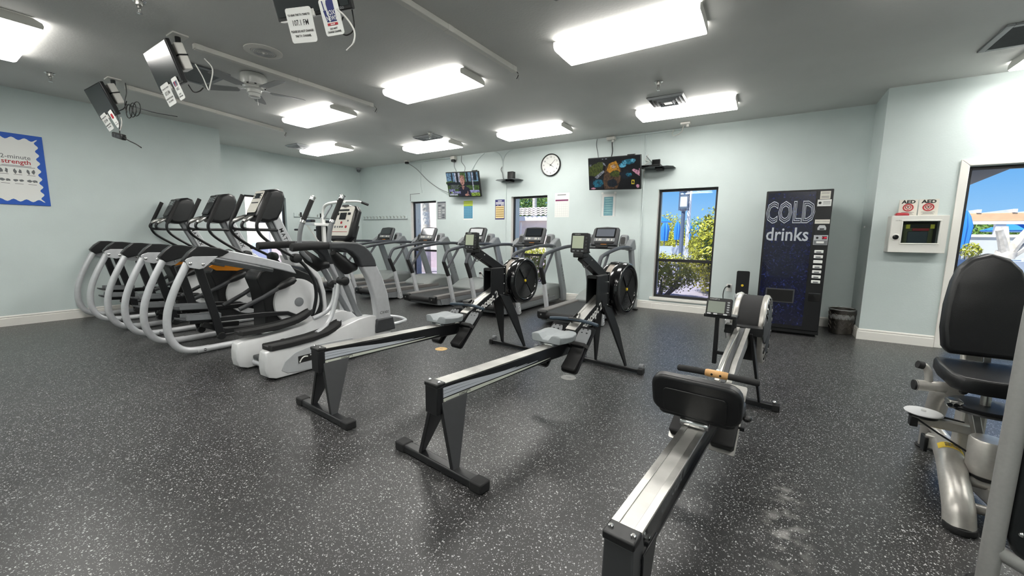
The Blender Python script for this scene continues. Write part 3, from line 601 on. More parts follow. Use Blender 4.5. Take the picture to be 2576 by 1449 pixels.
# ------------------------------------------------------------------ five treadmills along the window wall
KY = 5.9
mat('belt', '#232426', 0.62, bump=0.25, bscale=700); mat('hood_grey', '#7d8180', 0.45, noise=0.03, nscale=12); mat('hand_rail', '#3d4046', 0.5, bump=0.06, bscale=500); mat('mast_grey', '#8d9194', 0.4, metal=0.15)
mat('deck_rail', '#6f6c6a', 0.5, noise=0.06, nscale=20); mat('led_orange', '#d98a3c', 0.4)
def treadmill(xc, label, screen):
    t = thing('treadmill', (xc, KY, 0), label, 'treadmill', 'treadmills facing the windows')
    def B(): return MB((0, -KY, 0))
    B().prism([(4.90, .055), (4.98, .04), (6.80, .04), (6.80, .16), (4.90, .16)], -.355, .355).build('deck_frame', 'mid_grey', t, bevel=.008)
    for s in (-1, 1):
        B().prism([(4.865, .165), (4.865, .20), (4.90, .213), (6.35, .213), (6.35, .15), (4.90, .15)], s*.255, s*.372).build('side_rail', 'deck_rail', t, bevel=.008)
        ec = B().prism([(4.80, .125), (4.80, .20), (4.83, .215), (4.868, .215), (4.868, .08), (4.83, .085)], s*.235, s*.375).build('rear_end_cap', 'black_plastic', t, bevel=.014)
        B().lathe([(.012, 4.797), (.012, 4.803)], (s*.31, 0, .155), 'y', 10).build('end_bolt', 'steel', ec)
        B().prism([(4.955, .148), (4.98, .055), (5.12, .035), (5.30, .035), (5.33, .07), (6.60, .07), (6.60, .148)], s*.360, s*.372).build('side_skirt', 'mid_grey', t, bevel=.003)
        x = s*.425
        B().bar(yz(x, [(5.235, .02), (5.16, .30), (5.085, .575)]), .05, [.07, .066, .06], up=(0, 1, 0)).build('rear_upright', 'silver_paint', t, bevel=.01)
        B().tube(yz(x, [(5.09, .55), (5.03, .68), (4.975, .79)]), [.034, .0345, .032], 10).build('upright_sleeve', 'black_rubber', t)
        B().tube(cr(yz(x, [(4.975, .785), (5.01, .87), (5.07, .952), (5.16, .983), (5.45, 1.03), (5.85, 1.07), (6.20, 1.075), (6.42, 1.06)]), 4), .0265, 10).build('handrail', 'hand_rail', t)
        B().tube(yz(x, [(5.36, 1.005), (5.055, .66)]), .020, 8).build('diagonal_brace', 'hand_rail', t)
        B().bb(x-s*.06, x-s*.02, 5.20, 5.26, .02, .12).build('foot_bracket', 'silver_paint', t, bevel=.005)
        for zz in (.06, .13): B().ball((x+s*.026, 5.215-(.0 if zz < .1 else .02), zz), .012, 8, 6, (.5, 1, 1)).build('bolt', 'chrome', t)
        ms = B().prism([(6.47, 1.05), (6.62, 1.05), (6.98, .20), (6.99, .02), (6.83, .02), (6.80, .22)], s*.365, s*.425).build('mast', 'mast_grey', t, bevel=.012)
        if s > 0:
            d = Vector((0, .34, -.80)).normalized()
            lettering('MATRIX', .075, 'ink_grey', ms, (.4262, 6.78-KY, .55), d, (0, -d.z, d.y), bold=.001, space=1.5)
        B().prism([(6.30, 1.035), (6.34, 1.09), (6.50, 1.19), (6.58, 1.20), (6.66, 1.09), (6.66, 1.03), (6.45, 1.015)], s*.345, s*.445).build('rail_joint', 'mid_grey', t, bevel=.015)
        cup = B().loft([[(s*a, y, z) for a, y, z in ((.215, 6.40, 1.08), (.36, 6.42, 1.08), (.36, 6.58, 1.08), (.215, 6.58, 1.08))], [(s*a, y, z) for a, y, z in ((.235, 6.46, 1.27), (.345, 6.48, 1.27), (.345, 6.60, 1.27), (.235, 6.60, 1.27))]]).build('bottle_holder', 'mid_grey', t, bevel=.03, bseg=3)
        B().plate((s*.29, 6.432, 1.175), (1, 0, 0), (0, .30, .95), .07, .12, .006, .02).build('holder_recess', 'black_plastic', cup)
    B().bb(-.256, .256, 4.85, 6.30, .172, .192).build('running_belt', 'belt', t, bevel=.009, bseg=3)
    B().lathe([(.045, -.235), (.045, .235)], (0, 4.845, .145), 'x', 16).build('rear_roller', 'black_rubber', t)
    hd = B().loft([[(sx*w, y, z) for sx, w, z in ((-1, a, .05), (-1, a, z1-.05), (-1, a-.07, z1), (1, a-.07, z1), (1, a, z1-.05), (1, a, .05))] for y, z1, a in ((5.98, .225, .34), (6.08, .265, .36), (6.25, .335, .362), (6.42, .362, .362), (6.75, .350, .362), (6.93, .325, .362), (6.97, .28, .35))]).build('motor_hood', 'hood_grey', t, bevel=.015, bseg=2)
    B().plate((0, 6.62, .363), (1, 0, 0), (0, 1, -.02), .10, .05, .006, .015).build('hood_badge', 'shell_white', hd)
    B().bar([(-.37, 6.36, 1.055), (.37, 6.36, 1.055)], .11, .045).build('cross_bar', 'dark_grey', t, bevel=.015)
    f0 = Vector((0, 6.335, 1.10)); f1 = Vector((0, 6.47, 1.395)); up = (f1-f0).normalized(); fc = Vector((0, -up.z, up.y)); c = (f0+f1)/2
    def rg(w, h, d):
        P = []
        for a, b in ((-w, -h), (w, -h), (w, .2*h), (w*.97, h*.80), (w*.86, h*.97), (0, h*1.06), (-w*.86, h*.97), (-w*.97, h*.80), (-w, .2*h)): P.append(c+Vector((a, 0, 0))+up*b-fc*d)
        return P
    cs = B().loft([rg(.205, .150, 0), rg(.225, .165, .02), rg(.225, .165, .05), rg(.17, .13, .08)]).build('console', 'dark_grey', t, bevel=.006)
    cc = c+Vector((0, -KY, 0))
    MB().plate(cc+up*.055+fc*.003, (1, 0, 0), up, .34, .165, .006, .01).build('screen_bezel', 'black_gloss', cs)
    MB().plate(cc+up*.055+fc*.008, (1, 0, 0), up, .30, .135, .003).build('screen', screen, cs)
    kp = MB().plate(cc-up*.070+fc*.003, (1, 0, 0), up, .35, .055, .006, .008).build('keypad', 'mid_grey', cs)
    for i, dx in enumerate((-.13, -.085, -.06, .05, .075, .125)):
        for dz in (-.010, .010): MB().plate(cc+Vector((dx, 0, 0))+up*(dz-.070)+fc*.008, (1, 0, 0), up, .016, .013, .004, .003).build('key', 'panel_cream', kp)
    MB().plate(cc-up*.118+fc*.010, (1, 0, 0), up, .33, .032, .02, .012).build('reading_ledge', 'black_satin', cs)
    MB().plate(cc-up*.150+fc*.004, (1, 0, 0), up, .10, .010, .004).build('heart_rate_label', 'led_orange', cs)
    B().tube([(-.10, 6.25, 1.075), (.10, 6.25, 1.075)], .018, 10).build('pulse_bar', 'black_rubber', t)
    return t
treadmill(-7.60, 'treadmill at the far left end of the row, beside the coat hooks', 'screen_dark')
treadmill(-6.26, 'treadmill in front of the narrow left window, second from the left', 'screen_glass')
treadmill(-4.93, 'middle treadmill of five, behind the first rowing machine monitor', 'light_grey')
treadmill(-3.60, 'treadmill with dark screen in front of the window under the wall clock', 'screen_dark')
treadmill(-2.25, 'treadmill with pale screen at the right end, left of the tall garden window', 'screen_glass')
# ------------------------------------------------------------------ air rowers
mat('rail_black', '#0f1013', 0.3, coat=0.3); mat('decal_grey', '#b9bec6', 0.4); mat('decal_pale', '#c7cbbf', 0.4); mat('mesh_steel', '#8f8880', 0.35, metal=0.8, bump=0.5, bscale=900); mat('cage_black', '#29292a', 0.85, bump=0.5, bscale=700)
mat('leg_grey', '#3b3c3e', 0.42, noise=0.04, nscale=30, bump=0.1, bscale=700)
mat('yellow', '#e2c22a', 0.5)
def hexbolt(parent, c, axis='z', r=.008):
    return MB().lathe([(r, -.002), (r, .005), (r*.7, .007)], c, axis, 8).build('bolt', 'chrome', parent)
def rower(loc, rz, label):
    t = thing('rowing_machine', (loc[0], loc[1], 0), label, 'rowing machine', 'air rowers with grey seats', rz)
    # rear foot and legs
    ft = MB().prism([(-.030, .008), (-.030, .040), (-.024, .046), (.024, .046), (.030, .040), (.030, .008)], -.27, .27).build('rear_foot', 'black_satin', t, bevel=.003)
    for s in (-1, 1):
        MB().bb(s*.255, s*.335, -.036, .036, 0, .052).build('foot_cap', 'black_rubber', ft, bevel=.008)
        MB().loft([[(s*.130, -.022, .044), (s*.136, -.022, .044), (s*.136, .022, .044), (s*.130, .022, .044)], [(s*.040, -.012, .375), (s*.047, -.012, .375), (s*.047, .172, .375), (s*.040, .172, .375)]]).build('rear_leg', 'leg_grey', t, bevel=.002)
        MB().bar([(s*.124, -.02, .05), (s*.035, -.012, .36)], .02, .008, up=(0, 1, 0)).build('leg_flange', 'black_satin', t)
    hd = MB().bb(-.046, .046, -.046, -.004, .315, .462).build('rail_end_block', 'black_satin', t, bevel=.005)
    cp = MB().bb(-.050, .050, -.05, .012, .460, .482).build('end_cap', 'black_plastic', hd, bevel=.006)
    for s in (-1, 1): hexbolt(cp, (s*.035, -.02, .482))
    # monorail: black body with steel track on top
    rp = [(-.01, .466), (.60, .450), (1.28, .432), (1.30, .33), (1.02, .345), (.60, .352), (-.01, .362)]
    rl = MB().prism(rp, -.037, .037).build('monorail', 'rail_black', t, bevel=.006)
    MB().prism([(.012, .468), (.60, .452), (1.26, .4345), (1.26, .4395), (.60, .458), (.012, .474)], -.044, .044).build('steel_track', 'aluminium', rl, bevel=.002)
    for s in (-1, 1):
        x0 = s*.0372; x1 = s*.0384
        for k, (zc, th, ze, end) in enumerate(((.441, .0065, .404, .62), (.424, .0075, .394, .74), (.405, .0085, .384, .86), (.378, .011, .366, 1.02))):
            top = []; bot = []
            for i in range(11):
                q = i/10; y = .004+(end-.004)*q; h = math.sin(q*math.pi/2)**1.8; z = zc+(ze-zc)*h; w_ = th*(1-q)**.7+.0006
                top.append((y, z+w_)); bot.append((y, z-w_))
            MB().prism(top+bot[::-1], x0, x1).build('swoosh_stripe', 'decal_grey' if k < 3 else 'decal_pale', rl, smooth=0)
        for y, z in ((.015, .37), (.15, .368)): hexbolt(rl, (s*.0375, y, z), 'x', .007)
    lettering('CONCEPT2', .017, 'ink_black', rl, (.0388, .16, .3795), (0, 1, 0), (0, 0, 1), bold=.0004)
    # seat and carriage
    sy = 1.12
    secs = []
    for y, w, h in ((-.115, .10, .004), (-.108, .125, .010), (-.05, .142, .004), (.02, .148, .0), (.085, .142, .012), (.112, .12, .018)):
        rg = []
        for a in (-1, -.8, -.5, -.2, .2, .5, .8, 1): rg.append((a*w, sy+y, .508+h+(.016 if abs(a) > .45 and abs(a) < .9 else (.006 if abs(a) >= .9 else -.004))*(1 if y < .05 else .4)-(.018 if (abs(a) < .4 and y < -.09) else 0)))
        for a in (1, .8, .5, .2, -.2, -.5, -.8, -1): rg.append((a*w*.94, sy+y, .472+h*.2))
        secs.append(rg)
    MB().loft(secs).build('seat', 'seat_grey', t, bevel=.006, bseg=2, smooth=60)
    cg = MB().bb(-.05, .05, sy-.085, sy+.085, .455, .472).build('seat_carriage', 'black_plastic', t, bevel=.004)
    for yy in (-.07, .07): MB().lathe([(.014, -.052), (.017, -.045), (.017, .045), (.014, .052)], (0, sy+yy, .455), 'x', 12).build('roller', 'chrome', cg)
    for s in (-1, 1): MB().lathe([(.014, -.008), (.016, 0), (.014, .008)], (s*.056, sy-.09, .462), 'x', 12).build('side_wheel', 'seat_grey', cg)
    # rising front section
    fr = MB().prism([(1.24, .34), (1.27, .435), (1.36, .50), (1.60, .615), (1.86, .725), (1.90, .62), (1.62, .50), (1.40, .385)], -.038, .038).build('front_rail', 'rail_black', t, bevel=.006)
    MB().prism([(1.36, .502), (1.60, .617), (1.84, .718), (1.84, .726), (1.60, .625), (1.36, .510)], -.044, .044).build('front_track', 'aluminium', fr, bevel=.002)
    d = Vector((0, .26, .113)).normalized()
    lettering('concept 2', .098, 'paper_white', fr, (.0387, 1.655, .572), d, (0, -d.z, d.y), bold=.003, sx=.95)
    lettering('concept 2', .098, 'paper_white', fr, (-.0387, 1.655, .572), -d, (0, -d.z, d.y), bold=.002)
    # foot stretcher
    MB().bar([(-.17, 1.29, .405), (.17, 1.29, .405)], .05, .03).build('foot_crossbar', 'black_satin', t, bevel=.005)
    for s in (-1, 1):
        a = Vector((s*.125, 1.13, .245)); b = Vector((s*.125, 1.42, .53)); up = (b-a).normalized(); fc = Vector((0, -up.z, up.y))
        fp = MB().plate((a+b)/2, (1, 0, 0), up, .135, (b-a).length, .012, .025).build('foot_plate', 'black_satin', t)
        m_ = (a+b)/2
        MB().loft([[m_+up*q+fc*.010+Vector((sx*w, 0, 0))+fc*h for sx, h in ((-1, 0), (1, 0), (1, hh), (-1, hh))] for q, w, hh in ((-.195, .05, .022), (-.185, .056, .030), (-.06, .055, .014), (.04, .05, .008))]).build('heel_cup', 'black_rubber', fp, bevel=.006)
        MB().loft([[m_+up*q+fc*.012+Vector((sx*w, 0, 0))+fc*h for sx, h in ((-1, 0), (1, 0), (1, .012), (-1, .012))] for q, w in ((.01, .045), (.05, .052), (.14, .052), (.175, .04))]).build('flexfoot', 'mid_grey', fp, bevel=.004)
        MB().tube([m_+up*.02+fc*.05+Vector((sx, 0, -.0))-fc*(.035 if abs(sx) > .06 else 0) for sx in (-.075, -.05, 0, .05, .075)], .016, 6, flat=.35, up=fc).build('foot_strap', 'black_rubber', fp)
        for q in (.135, .165):
            for sx in (-.02, .02): MB().lathe([(.006, 0), (.006, .004)], m_+up*q+fc*.026+Vector((sx, 0, 0)), 'z', 8).build('peg', 'black_plastic', fp)
    # handle resting in the hook
    hy, hz = 1.42, .575
    hp = cr([(-.215, hy-.020, hz-.012), (-.13, hy-.008, hz-.004), (-.04, hy, hz), (.04, hy, hz), (.13, hy-.008, hz-.004), (.215, hy-.020, hz-.012)], 4)
    hn = MB().tube(hp, [.014 if i not in (0, len(hp)-1) else .012 for i in range(len(hp))], 10).build('handle', 'handle_blue', t)
    MB().bb(-.055, .055, hy-.012, hy+.018, hz-.014, hz+.014).build('handle_clamp', 'black_plastic', hn, bevel=.006)
    for s in (-1, 1): MB().bar([(s*.028, hy+.01, hz), (s*.012, hy+.07, hz+.035)], .006, .022).build('clevis', 'black_satin', hn)
    MB().bar([(-.03, hy+.005, hz-.02), (-.03, hy+.075, hz+.01)], .012, .04).build('handle_hook', 'black_plastic', t)
    MB().tube([(0, hy+.07, hz+.035), (0, 1.86, .74)], .0055, 6).build('chain', 'steel', t)
    # upright housing, monitor arm and monitor
    for s in (-1, 1): MB().prism([(1.70, .645), (1.70, .905), (1.90, .905), (1.915, .60), (1.84, .585), (1.80, .69)], s*.040, s*.052).build('upright_plate', 'black_satin', t, bevel=.003)
    MB().prism([(1.70, .88), (1.70, .91), (1.92, .91), (1.925, .60), (1.90, .60), (1.895, .88)], -.040, .040).build('upright_core', 'black_plastic', t, bevel=.003)
    MB().bar([(0, 1.93, .625), (0, 1.93, .925)], .105, .02, up=(0, 1, 0)).build('flange', 'black_satin', t, bevel=.004)
    for z in (.64, .74, .84, .905):
        hexbolt(t, (.0525, 1.90, z), 'x', .006)
    am = MB().bar([(0, 1.90, .885), (0, 1.70, .985), (0, 1.50, 1.083)], .055, .088).build('monitor_arm', 'black_satin', t, bevel=.006)
    MB().bb(-.045, .045, 1.44, 1.54, 1.065, 1.105).build('arm_hinge', 'black_plastic', am, bevel=.008)
    hexbolt(am, (.028, 1.62, 1.04), 'x', .006)
    c = Vector((0, 1.475, 1.178)); up = Vector((0, .10, 1)).normalized(); fc = Vector((0, -up.z, up.y))
    mo = MB().plate(c, (1, 0, 0), up, .150, .155, .035, .012).build('monitor', 'black_plastic', t, bevel=.003)
    MB().plate(c+fc*.018+up*.006-Vector((.012, 0, 0)), (1, 0, 0), up, .098, .098, .003).build('display', 'lcd_green', mo)
    for i in range(4): MB().plate(c+fc*.018+Vector((.059, 0, 0))+up*(.04-.026*i), (1, 0, 0), up, .016, .012, .004, .003).build('key', 'dark_grey', mo)
    for i in range(3): MB().plate(c+fc*.018+Vector((-.045+.038*i, 0, 0))-up*.062, (1, 0, 0), up, .020, .010, .004, .003).build('key', 'mid_grey', mo)
    lettering('CONCEPT2', .010, 'paper_white', mo, c+fc*.0182+up*.066-Vector((.02, 0, 0)), (1, 0, 0), up)
    MB().loft([[(x_, y_, z_) for x_, y_, z_ in ((-.05, 1.50, 1.10), (.05, 1.50, 1.10), (.05, 1.56, 1.10), (-.05, 1.56, 1.10))], [(x_, y_, z_) for x_, y_, z_ in ((-.04, 1.492, 1.16), (.04, 1.492, 1.16), (.04, 1.51, 1.16), (-.04, 1.51, 1.16))]]).build('monitor_cradle', 'black_plastic', am, bevel=.006)
    cable('sensor_cable', [(.03, 1.47, 1.10), (.028, 1.46, 1.03), (.032, 1.50, .985), (.034, 1.58, 1.01)], .003, 'cable_black', am)
    # flywheel drum
    fc_ = (0, 2.225, .748)
    fw = MB().lathe([(.06, -.098), (.20, -.098), (.232, -.085), (.24, -.07), (.24, -.045)], fc_, 'x', 40).build('flywheel_cover', 'black_gloss', t)
    MB().lathe([(.236, -.046), (.238, -.044), (.238, .014), (.236, .016)], fc_, 'x', 40).build('perforated_band', 'mesh_steel', fw)
    MB().lathe([(.242, .012), (.248, .02), (.248, .085), (.238, .105), (.225, .112), (.205, .114), (.195, .108), (.19, .095)], fc_, 'x', 40, False).build('outer_ring', 'black_gloss', fw)
    cg = MB().lathe([(.198, .088), (.196, .096), (.14, .092), (.02, .090)], fc_, 'x', 40).build('fan_guard', 'black_plastic', fw)
    for r in (.045, .06, .075, .09, .105, .12, .135, .15, .165, .18):
        for a0, a1 in ((55, 125), (235, 305)):
            P = [Vector((fc_[0]+.0955, fc_[1]+r*math.cos(R(a)), fc_[2]+r*math.sin(R(a)))) for a in range(a0, a1+1, 10)]
            MB().tube(P, .0026, 5).build('guard_rib', 'dark_grey', cg)
    for a in (50, 130, 230, 310):
        MB().bar([(.096, fc_[1]+.03*math.cos(R(a)), fc_[2]+.03*math.sin(R(a))), (.098, fc_[1]+.19*math.cos(R(a)), fc_[2]+.19*math.sin(R(a)))], .006, .010, up=(1, 0, 0)).build('guard_spoke', 'black_satin', cg)
    MB().lathe([(.014, .088), (.014, .099), (.010, .101)], fc_, 'x', 16).build('hub_badge', 'yellow', cg)
    MB().loft([[(x_, fc_[1]+q, fc_[2]+.236+h) for x_ in (-.05, .03) for h in ((-.012, .014) if x_ < 0 else (.014, -.012))] for q, h in ((-.07, 0), (.03, 0))]).build('damper_lever', 'black_gloss', fw, bevel=.006)
    MB().loft([[(x_, fc_[1]-.20+dy, z_) for x_, dy, z_ in ((-.05, 0, .52), (.05, 0, .52), (.05, .20, .50), (-.05, .20, .50))], [(x_, fc_[1]-.24+dy, z_) for x_, dy, z_ in ((-.05, 0, .62), (.05, 0, .62), (.05, .15, .60), (-.05, .15, .60))]]).build('lower_shroud', 'black_satin', fw, bevel=.01)
    # front legs and foot
    for s in (-1, 1):
        MB().loft([[(s*.030, 1.83, .64), (s*.056, 1.83, .64), (s*.056, 2.00, .60), (s*.030, 2.00, .60)], [(s*.080, 1.95, .40), (s*.100, 1.95, .40), (s*.100, 2.08, .40), (s*.080, 2.08, .40)], [(s*.146, 2.125, .044), (s*.158, 2.125, .044), (s*.158, 2.165, .044), (s*.146, 2.165, .044)]]).build('front_leg', 'black_satin', t, bevel=.004)
    ff = MB().prism([(2.115, .012), (2.115, .040), (2.122, .046), (2.168, .046), (2.175, .040), (2.175, .012)], -.29, .29).build('front_foot', 'black_satin', t, bevel=.003)
    for s in (-1, 1):
        MB().bb(s*.275, s*.32, 2.108, 2.182, 0, .05).build('foot_cap', 'black_rubber', ff, bevel=.006)
        MB().lathe([(.022, s*.27), (.026, s*.275), (.026, s*.305), (.022, s*.31)], (0, 2.17, .060), 'x', 14).build('caster', 'mid_grey', ff)
    return t
rower((-2.449, 1.497), R(-4.6), 'grey-seated rowing machine on the left, nearest the silver and white elliptical')
rower((-1.376, 1.466), R(-5.74), 'grey-seated rowing machine in the centre of the room, its rear foot nearest the viewer')

# ------------------------------------------------------------------ older rower with back rest and wooden handle
t = thing('rowing_machine', (-.275, 1.05, 0), 'older rowing machine with black padded back rest, wood-centred handle and caged fan', 'rowing machine', None, R(-5.4))
hd = MB().loft([[(a*w, y, z) for a, y in ((-1, -.045), (1, -.045), (1, .04), (-1, .04))] for w, z in ((.052, .05), (.047, .20), (.043, .385))]).build('rear_leg', 'leg_grey', t, bevel=.005)
MB().prism([(.02, .05), (.045, .05), (.14, .33), (.02, .33)], .046, .052).build('side_gusset', 'black_satin', hd, bevel=.002)
MB().prism([(.02, .05), (.045, .05), (.14, .33), (.02, .33)], -.052, -.046).build('side_gusset', 'black_satin', hd, bevel=.002)
ft = MB().bb(-.27, .27, -.035, .035, .004, .05).build('rear_foot', 'black_satin', t, bevel=.006)
for s in (-1, 1): MB().bb(s*.255, s*.31, -.04, .04, 0, .055).build('foot_cap', 'black_rubber', ft, bevel=.008)
cp = MB().bb(-.047, .047, -.05, .012, .384, .408).build('end_cap', 'black_plastic', hd, bevel=.005)
for s in (-1, 1): hexbolt(cp, (s*.033, -.02, .408))
rl = MB().bb(-.034, .034, .01, 1.42, .30, .396).build('monorail', 'rail_black', t, bevel=.005)
MB().bb(-.046, .046, .013, 1.40, .394, .402).build('track_plate', 'aluminium', rl, bevel=.002)
for s in (-1, 1): MB().bb(s*.022, s*.046, .013, 1.40, .4022, .4052).build('track_strip', 'steel', rl, bevel=.001)
for s in (-1, 1): MB().bar([(s*.041, .02, .31), (s*.041, 1.40, .31)], .014, .012).build('lower_flange', 'black_satin', rl)
for s in (-1, 1):
    hexbolt(rl, (s*.036, .05, .375), 'x', .008); hexbolt(rl, (s*.036, .10, .33), 'x', .008)
lettering('concept II', .075, 'ink_grey', rl, (.0345, .38, .35), (0, 1, 0), (0, 0, 1), bold=.001)
# seat with back rest
sy = .90
cg = MB().bb(-.055, .055, sy-.13, sy+.13, .418, .44).build('seat_carriage', 'black_plastic', t, bevel=.004)
for yy in (-.12, .12): MB().lathe([(.016, -.058), (.02, -.05), (.02, .05), (.016, .058)], (0, sy+yy, .422), 'x', 14).build('roller', 'chrome', cg)
MB().loft([[(a*w, sy+y, z+h) for a, h in ((-1, 0), (-1, .04), (-.85, .052), (.85, .052), (1, .04), (1, 0))] for y, w, z in ((-.14, .13, .44), (-.12, .155, .44), (.10, .165, .445), (.15, .14, .45))]).build('seat_pad', 'vinyl_black', t, bevel=.014, bseg=3)
def brest(y0, w, zc, h, tk, r):
    return y0
up = Vector((0, -.30, 1)).normalized(); fc = Vector((0, 1, .30)).normalized(); c = Vector((.005, .735, .555))
bk = MB().plate(c, (1, 0, 0), up, .355, .19, .05, .055).build('back_rest', 'vinyl_black', t, bevel=.014, bseg=3, smooth=50)
MB().plate(c-fc*.026-up*.02, (1, 0, 0), up, .25, .12, .008, .02).build('back_rest_board', 'black_plastic', bk, bevel=.002)
for s in (-1, 1): MB().bar([(s*.07, .775, .46), (s*.07, .74, .50), (s*.07, .72, .56)], .03, .012, up=(0, 1, 0)).build('back_bracket', 'black_satin', t)
# foot boards
for s in (-1, 1):
    fx_ = .072 if s > 0 else -.122
    a = Vector((fx_, 1.05, .19)); b = Vector((fx_, 1.33, .45)); u2 = (b-a).normalized(); f2 = Vector((0, -u2.z, u2.y)); m_ = (a+b)/2
    fp = MB().plate(m_, (1, 0, 0), u2, .115, (b-a).length, .008, .01).build('foot_board', 'aluminium', t)
    MB().loft([[m_+u2*q+f2*.006+Vector((sx*w, 0, 0))+f2*h for sx, h in ((-1, 0), (1, 0), (1, hh), (-1, hh))] for q, w, hh in ((-.175, .045, .045), (-.165, .052, .05), (-.04, .052, .016), (.06, .05, .010))]).build('heel_cup', 'black_rubber', fp, bevel=.006)
    MB().tube([m_+u2*.03+f2*.055+Vector((sx, 0, 0))-f2*(.045 if abs(sx) > .06 else 0) for sx in (-.07, -.05, 0, .05, .07)], .02, 6, flat=.3, up=f2).build('foot_strap', 'black_rubber', fp)
    MB().ball(m_+Vector((s*.08, 0, 0))+u2*.02, .022, 10, 8, (1, 1.4, .8)).build('strap_buckle', 'black_plastic', fp)
MB().bar([(-.15, 1.16, .29), (.15, 1.16, .29)], .016, .016).build('foot_axle', 'black_satin', t)
MB().bar([(-.10, 1.10, .235), (.10, 1.10, .235)], .016, .016).build('foot_axle', 'black_satin', t)
# handle
hy, hz = 1.20, .53
hn = MB().tube([(-.058, hy, hz), (-.045, hy, hz), (.045, hy, hz), (.058, hy, hz)], [.015, .020, .020, .015], 12).build('handle', 'wood', t)
for s in (-1, 1):
    MB().tube([(s*.05, hy, hz), (s*.10, hy, hz), (s*.185, hy-.004, hz-.002), (s*.192, hy-.004, hz-.002)], [.0165, .0175, .0175, .012], 12).build('grip', 'black_rubber', hn)
    MB().lathe([(.006, -.02), (.006, -.0185)], (s*.02, hy-.0, hz), 'y', 8).build('dowel_hole', 'void_black', hn)
MB().ball((0, hy+.03, hz+.008), .012, 10, 8).build('chain_swivel', 'chrome', hn)
MB().tube([(0, hy+.03, hz+.008), (-.01, 1.75, .60), (-.02, 2.05, .62)], .006, 6).build('chain', 'steel', t)
# rising front section, fork, fan
fr = MB().prism([(1.34, .31), (1.36, .40), (1.55, .50), (2.02, .63), (2.10, .52), (1.62, .40), (1.42, .31)], -.034, .034).build('front_rail', 'aluminium', t, bevel=.005)
MB().prism([(1.40, .423), (1.55, .503), (2.00, .627), (2.00, .632), (1.55, .510), (1.40, .430)], -.012, .012).build('track_groove', 'dark_grey', fr)
for s in (-1, 1): MB().prism([(1.40, .423), (1.55, .503), (2.00, .627), (2.00, .636), (1.55, .514), (1.40, .434)], s*.018, s*.044).build('front_track', 'steel', fr, bevel=.001)
for x in (-.155, -.050): MB().bar([(x, 1.99, .36), (x, 1.99, .70)], .026, .03, up=(0, 1, 0)).build('monitor_post', 'black_satin', t, bevel=.003)
MB().bb(-.165, -.04, 1.975, 2.0, .43, .455).build('post_brace', 'black_satin', t, bevel=.003)
MB().bb(-.235, -.035, 1.94, 2.04, .690, .712).build('monitor_shelf', 'black_satin', t, bevel=.005)
c = Vector((-.145, 1.955, .765)); up = Vector((0, .28, 1)).normalized(); f2 = Vector((0, -up.z, up.y))
mo = MB().plate(c, (1, 0, 0), up, .155, .118, .035, .010).build('monitor', 'black_plastic', t, bevel=.003)
MB().plate(c+f2*.018-Vector((.014, 0, 0))-up*.004, (1, 0, 0), up, .104, .078, .003).build('display', 'lcd_grey', mo)
for i in range(5): MB().plate(c+f2*.018+Vector((.058, 0, 0))+up*(.032-.016*i), (1, 0, 0), up, .015, .009, .004, .003).build('key', 'light_grey', mo)
for dx in (-.055, -.015, .045): MB().plate(c+f2*.018+Vector((dx, 0, 0))-up*.051, (1, 0, 0), up, .024, .009, .004, .003).build('key', 'shell_white', mo)
lettering('CONCEPT II', .011, 'paper_white', mo, c+f2*.0185+up*.049-Vector((.03, 0, 0)), (1, 0, 0), up)
FC = (0, 2.44, .560)
fw = MB().lathe([(.05, -.105), (.24, -.105), (.252, -.098), (.256, -.088), (.256, -.070), (.250, -.066)], FC, 'x', 44).build('fan_side_ring', 'frame_silver', t)
MB().lathe([(.246, -.07), (.247, -.066), (.247, .066), (.246, .07)], FC, 'x', 44).build('fan_cage', 'cage_black', fw)
MB().lathe([(.250, .066), (.256, .070), (.256, .088), (.252, .098), (.24, .105), (.05, .100)], FC, 'x', 44).build('fan_side_ring', 'frame_silver', fw)
og = MB().lathe([(.18, .103), (.185, .112), (.14, .116), (.03, .118)], FC, 'x', 36).build('fan_outer_guard', 'black_plastic', fw)
for a in range(0, 360, 12):
    MB().bar([(.112, FC[1]+.19*math.cos(R(a)), FC[2]+.19*math.sin(R(a))), (.108, FC[1]+.236*math.cos(R(a)), FC[2]+.236*math.sin(R(a)))], .012, .008, up=(1, 0, 0)).build('guard_spoke', 'steel' if a % 24 else 'black_satin', fw)
MB().prism([(2.02, .60), (2.02, .66), (2.12, .70), (2.36, .585), (2.36, .535), (2.12, .52)], -.118, -.110).build('fork_plate', 'shell_white', t, bevel=.004)
MB().prism([(2.02, .60), (2.02, .66), (2.12, .70), (2.36, .585), (2.36, .535), (2.12, .52)], .110, .118).build('fork_plate', 'black_satin', t, bevel=.004)
MB().bar([(-.115, 2.06, .61), (.115, 2.06, .61)], .08, .06).build('fork_bridge', 'black_satin', t, bevel=.005)
for s in (-1, 1): MB().loft([[(s*.04, 1.99, .60), (s*.06, 1.99, .60), (s*.06, 2.09, .60), (s*.04, 2.09, .60)], [(s*.10, 2.285, .04), (s*.116, 2.285, .04), (s*.116, 2.335, .04), (s*.10, 2.335, .04)]]).build('front_leg', 'black_satin', t, bevel=.004)
ff = MB().bb(-.20, .20, 2.285, 2.335, .01, .046).build('front_foot', 'black_satin', t, bevel=.004)
for s in (-1, 1):
    MB().bb(s*.19, s*.235, 2.28, 2.34, 0, .05).build('foot_cap', 'black_rubber', ff, bevel=.006)
    MB().ball((s*.20, 2.31, .060), .014, 10, 6).build('foot_bolt', 'chrome', ff)
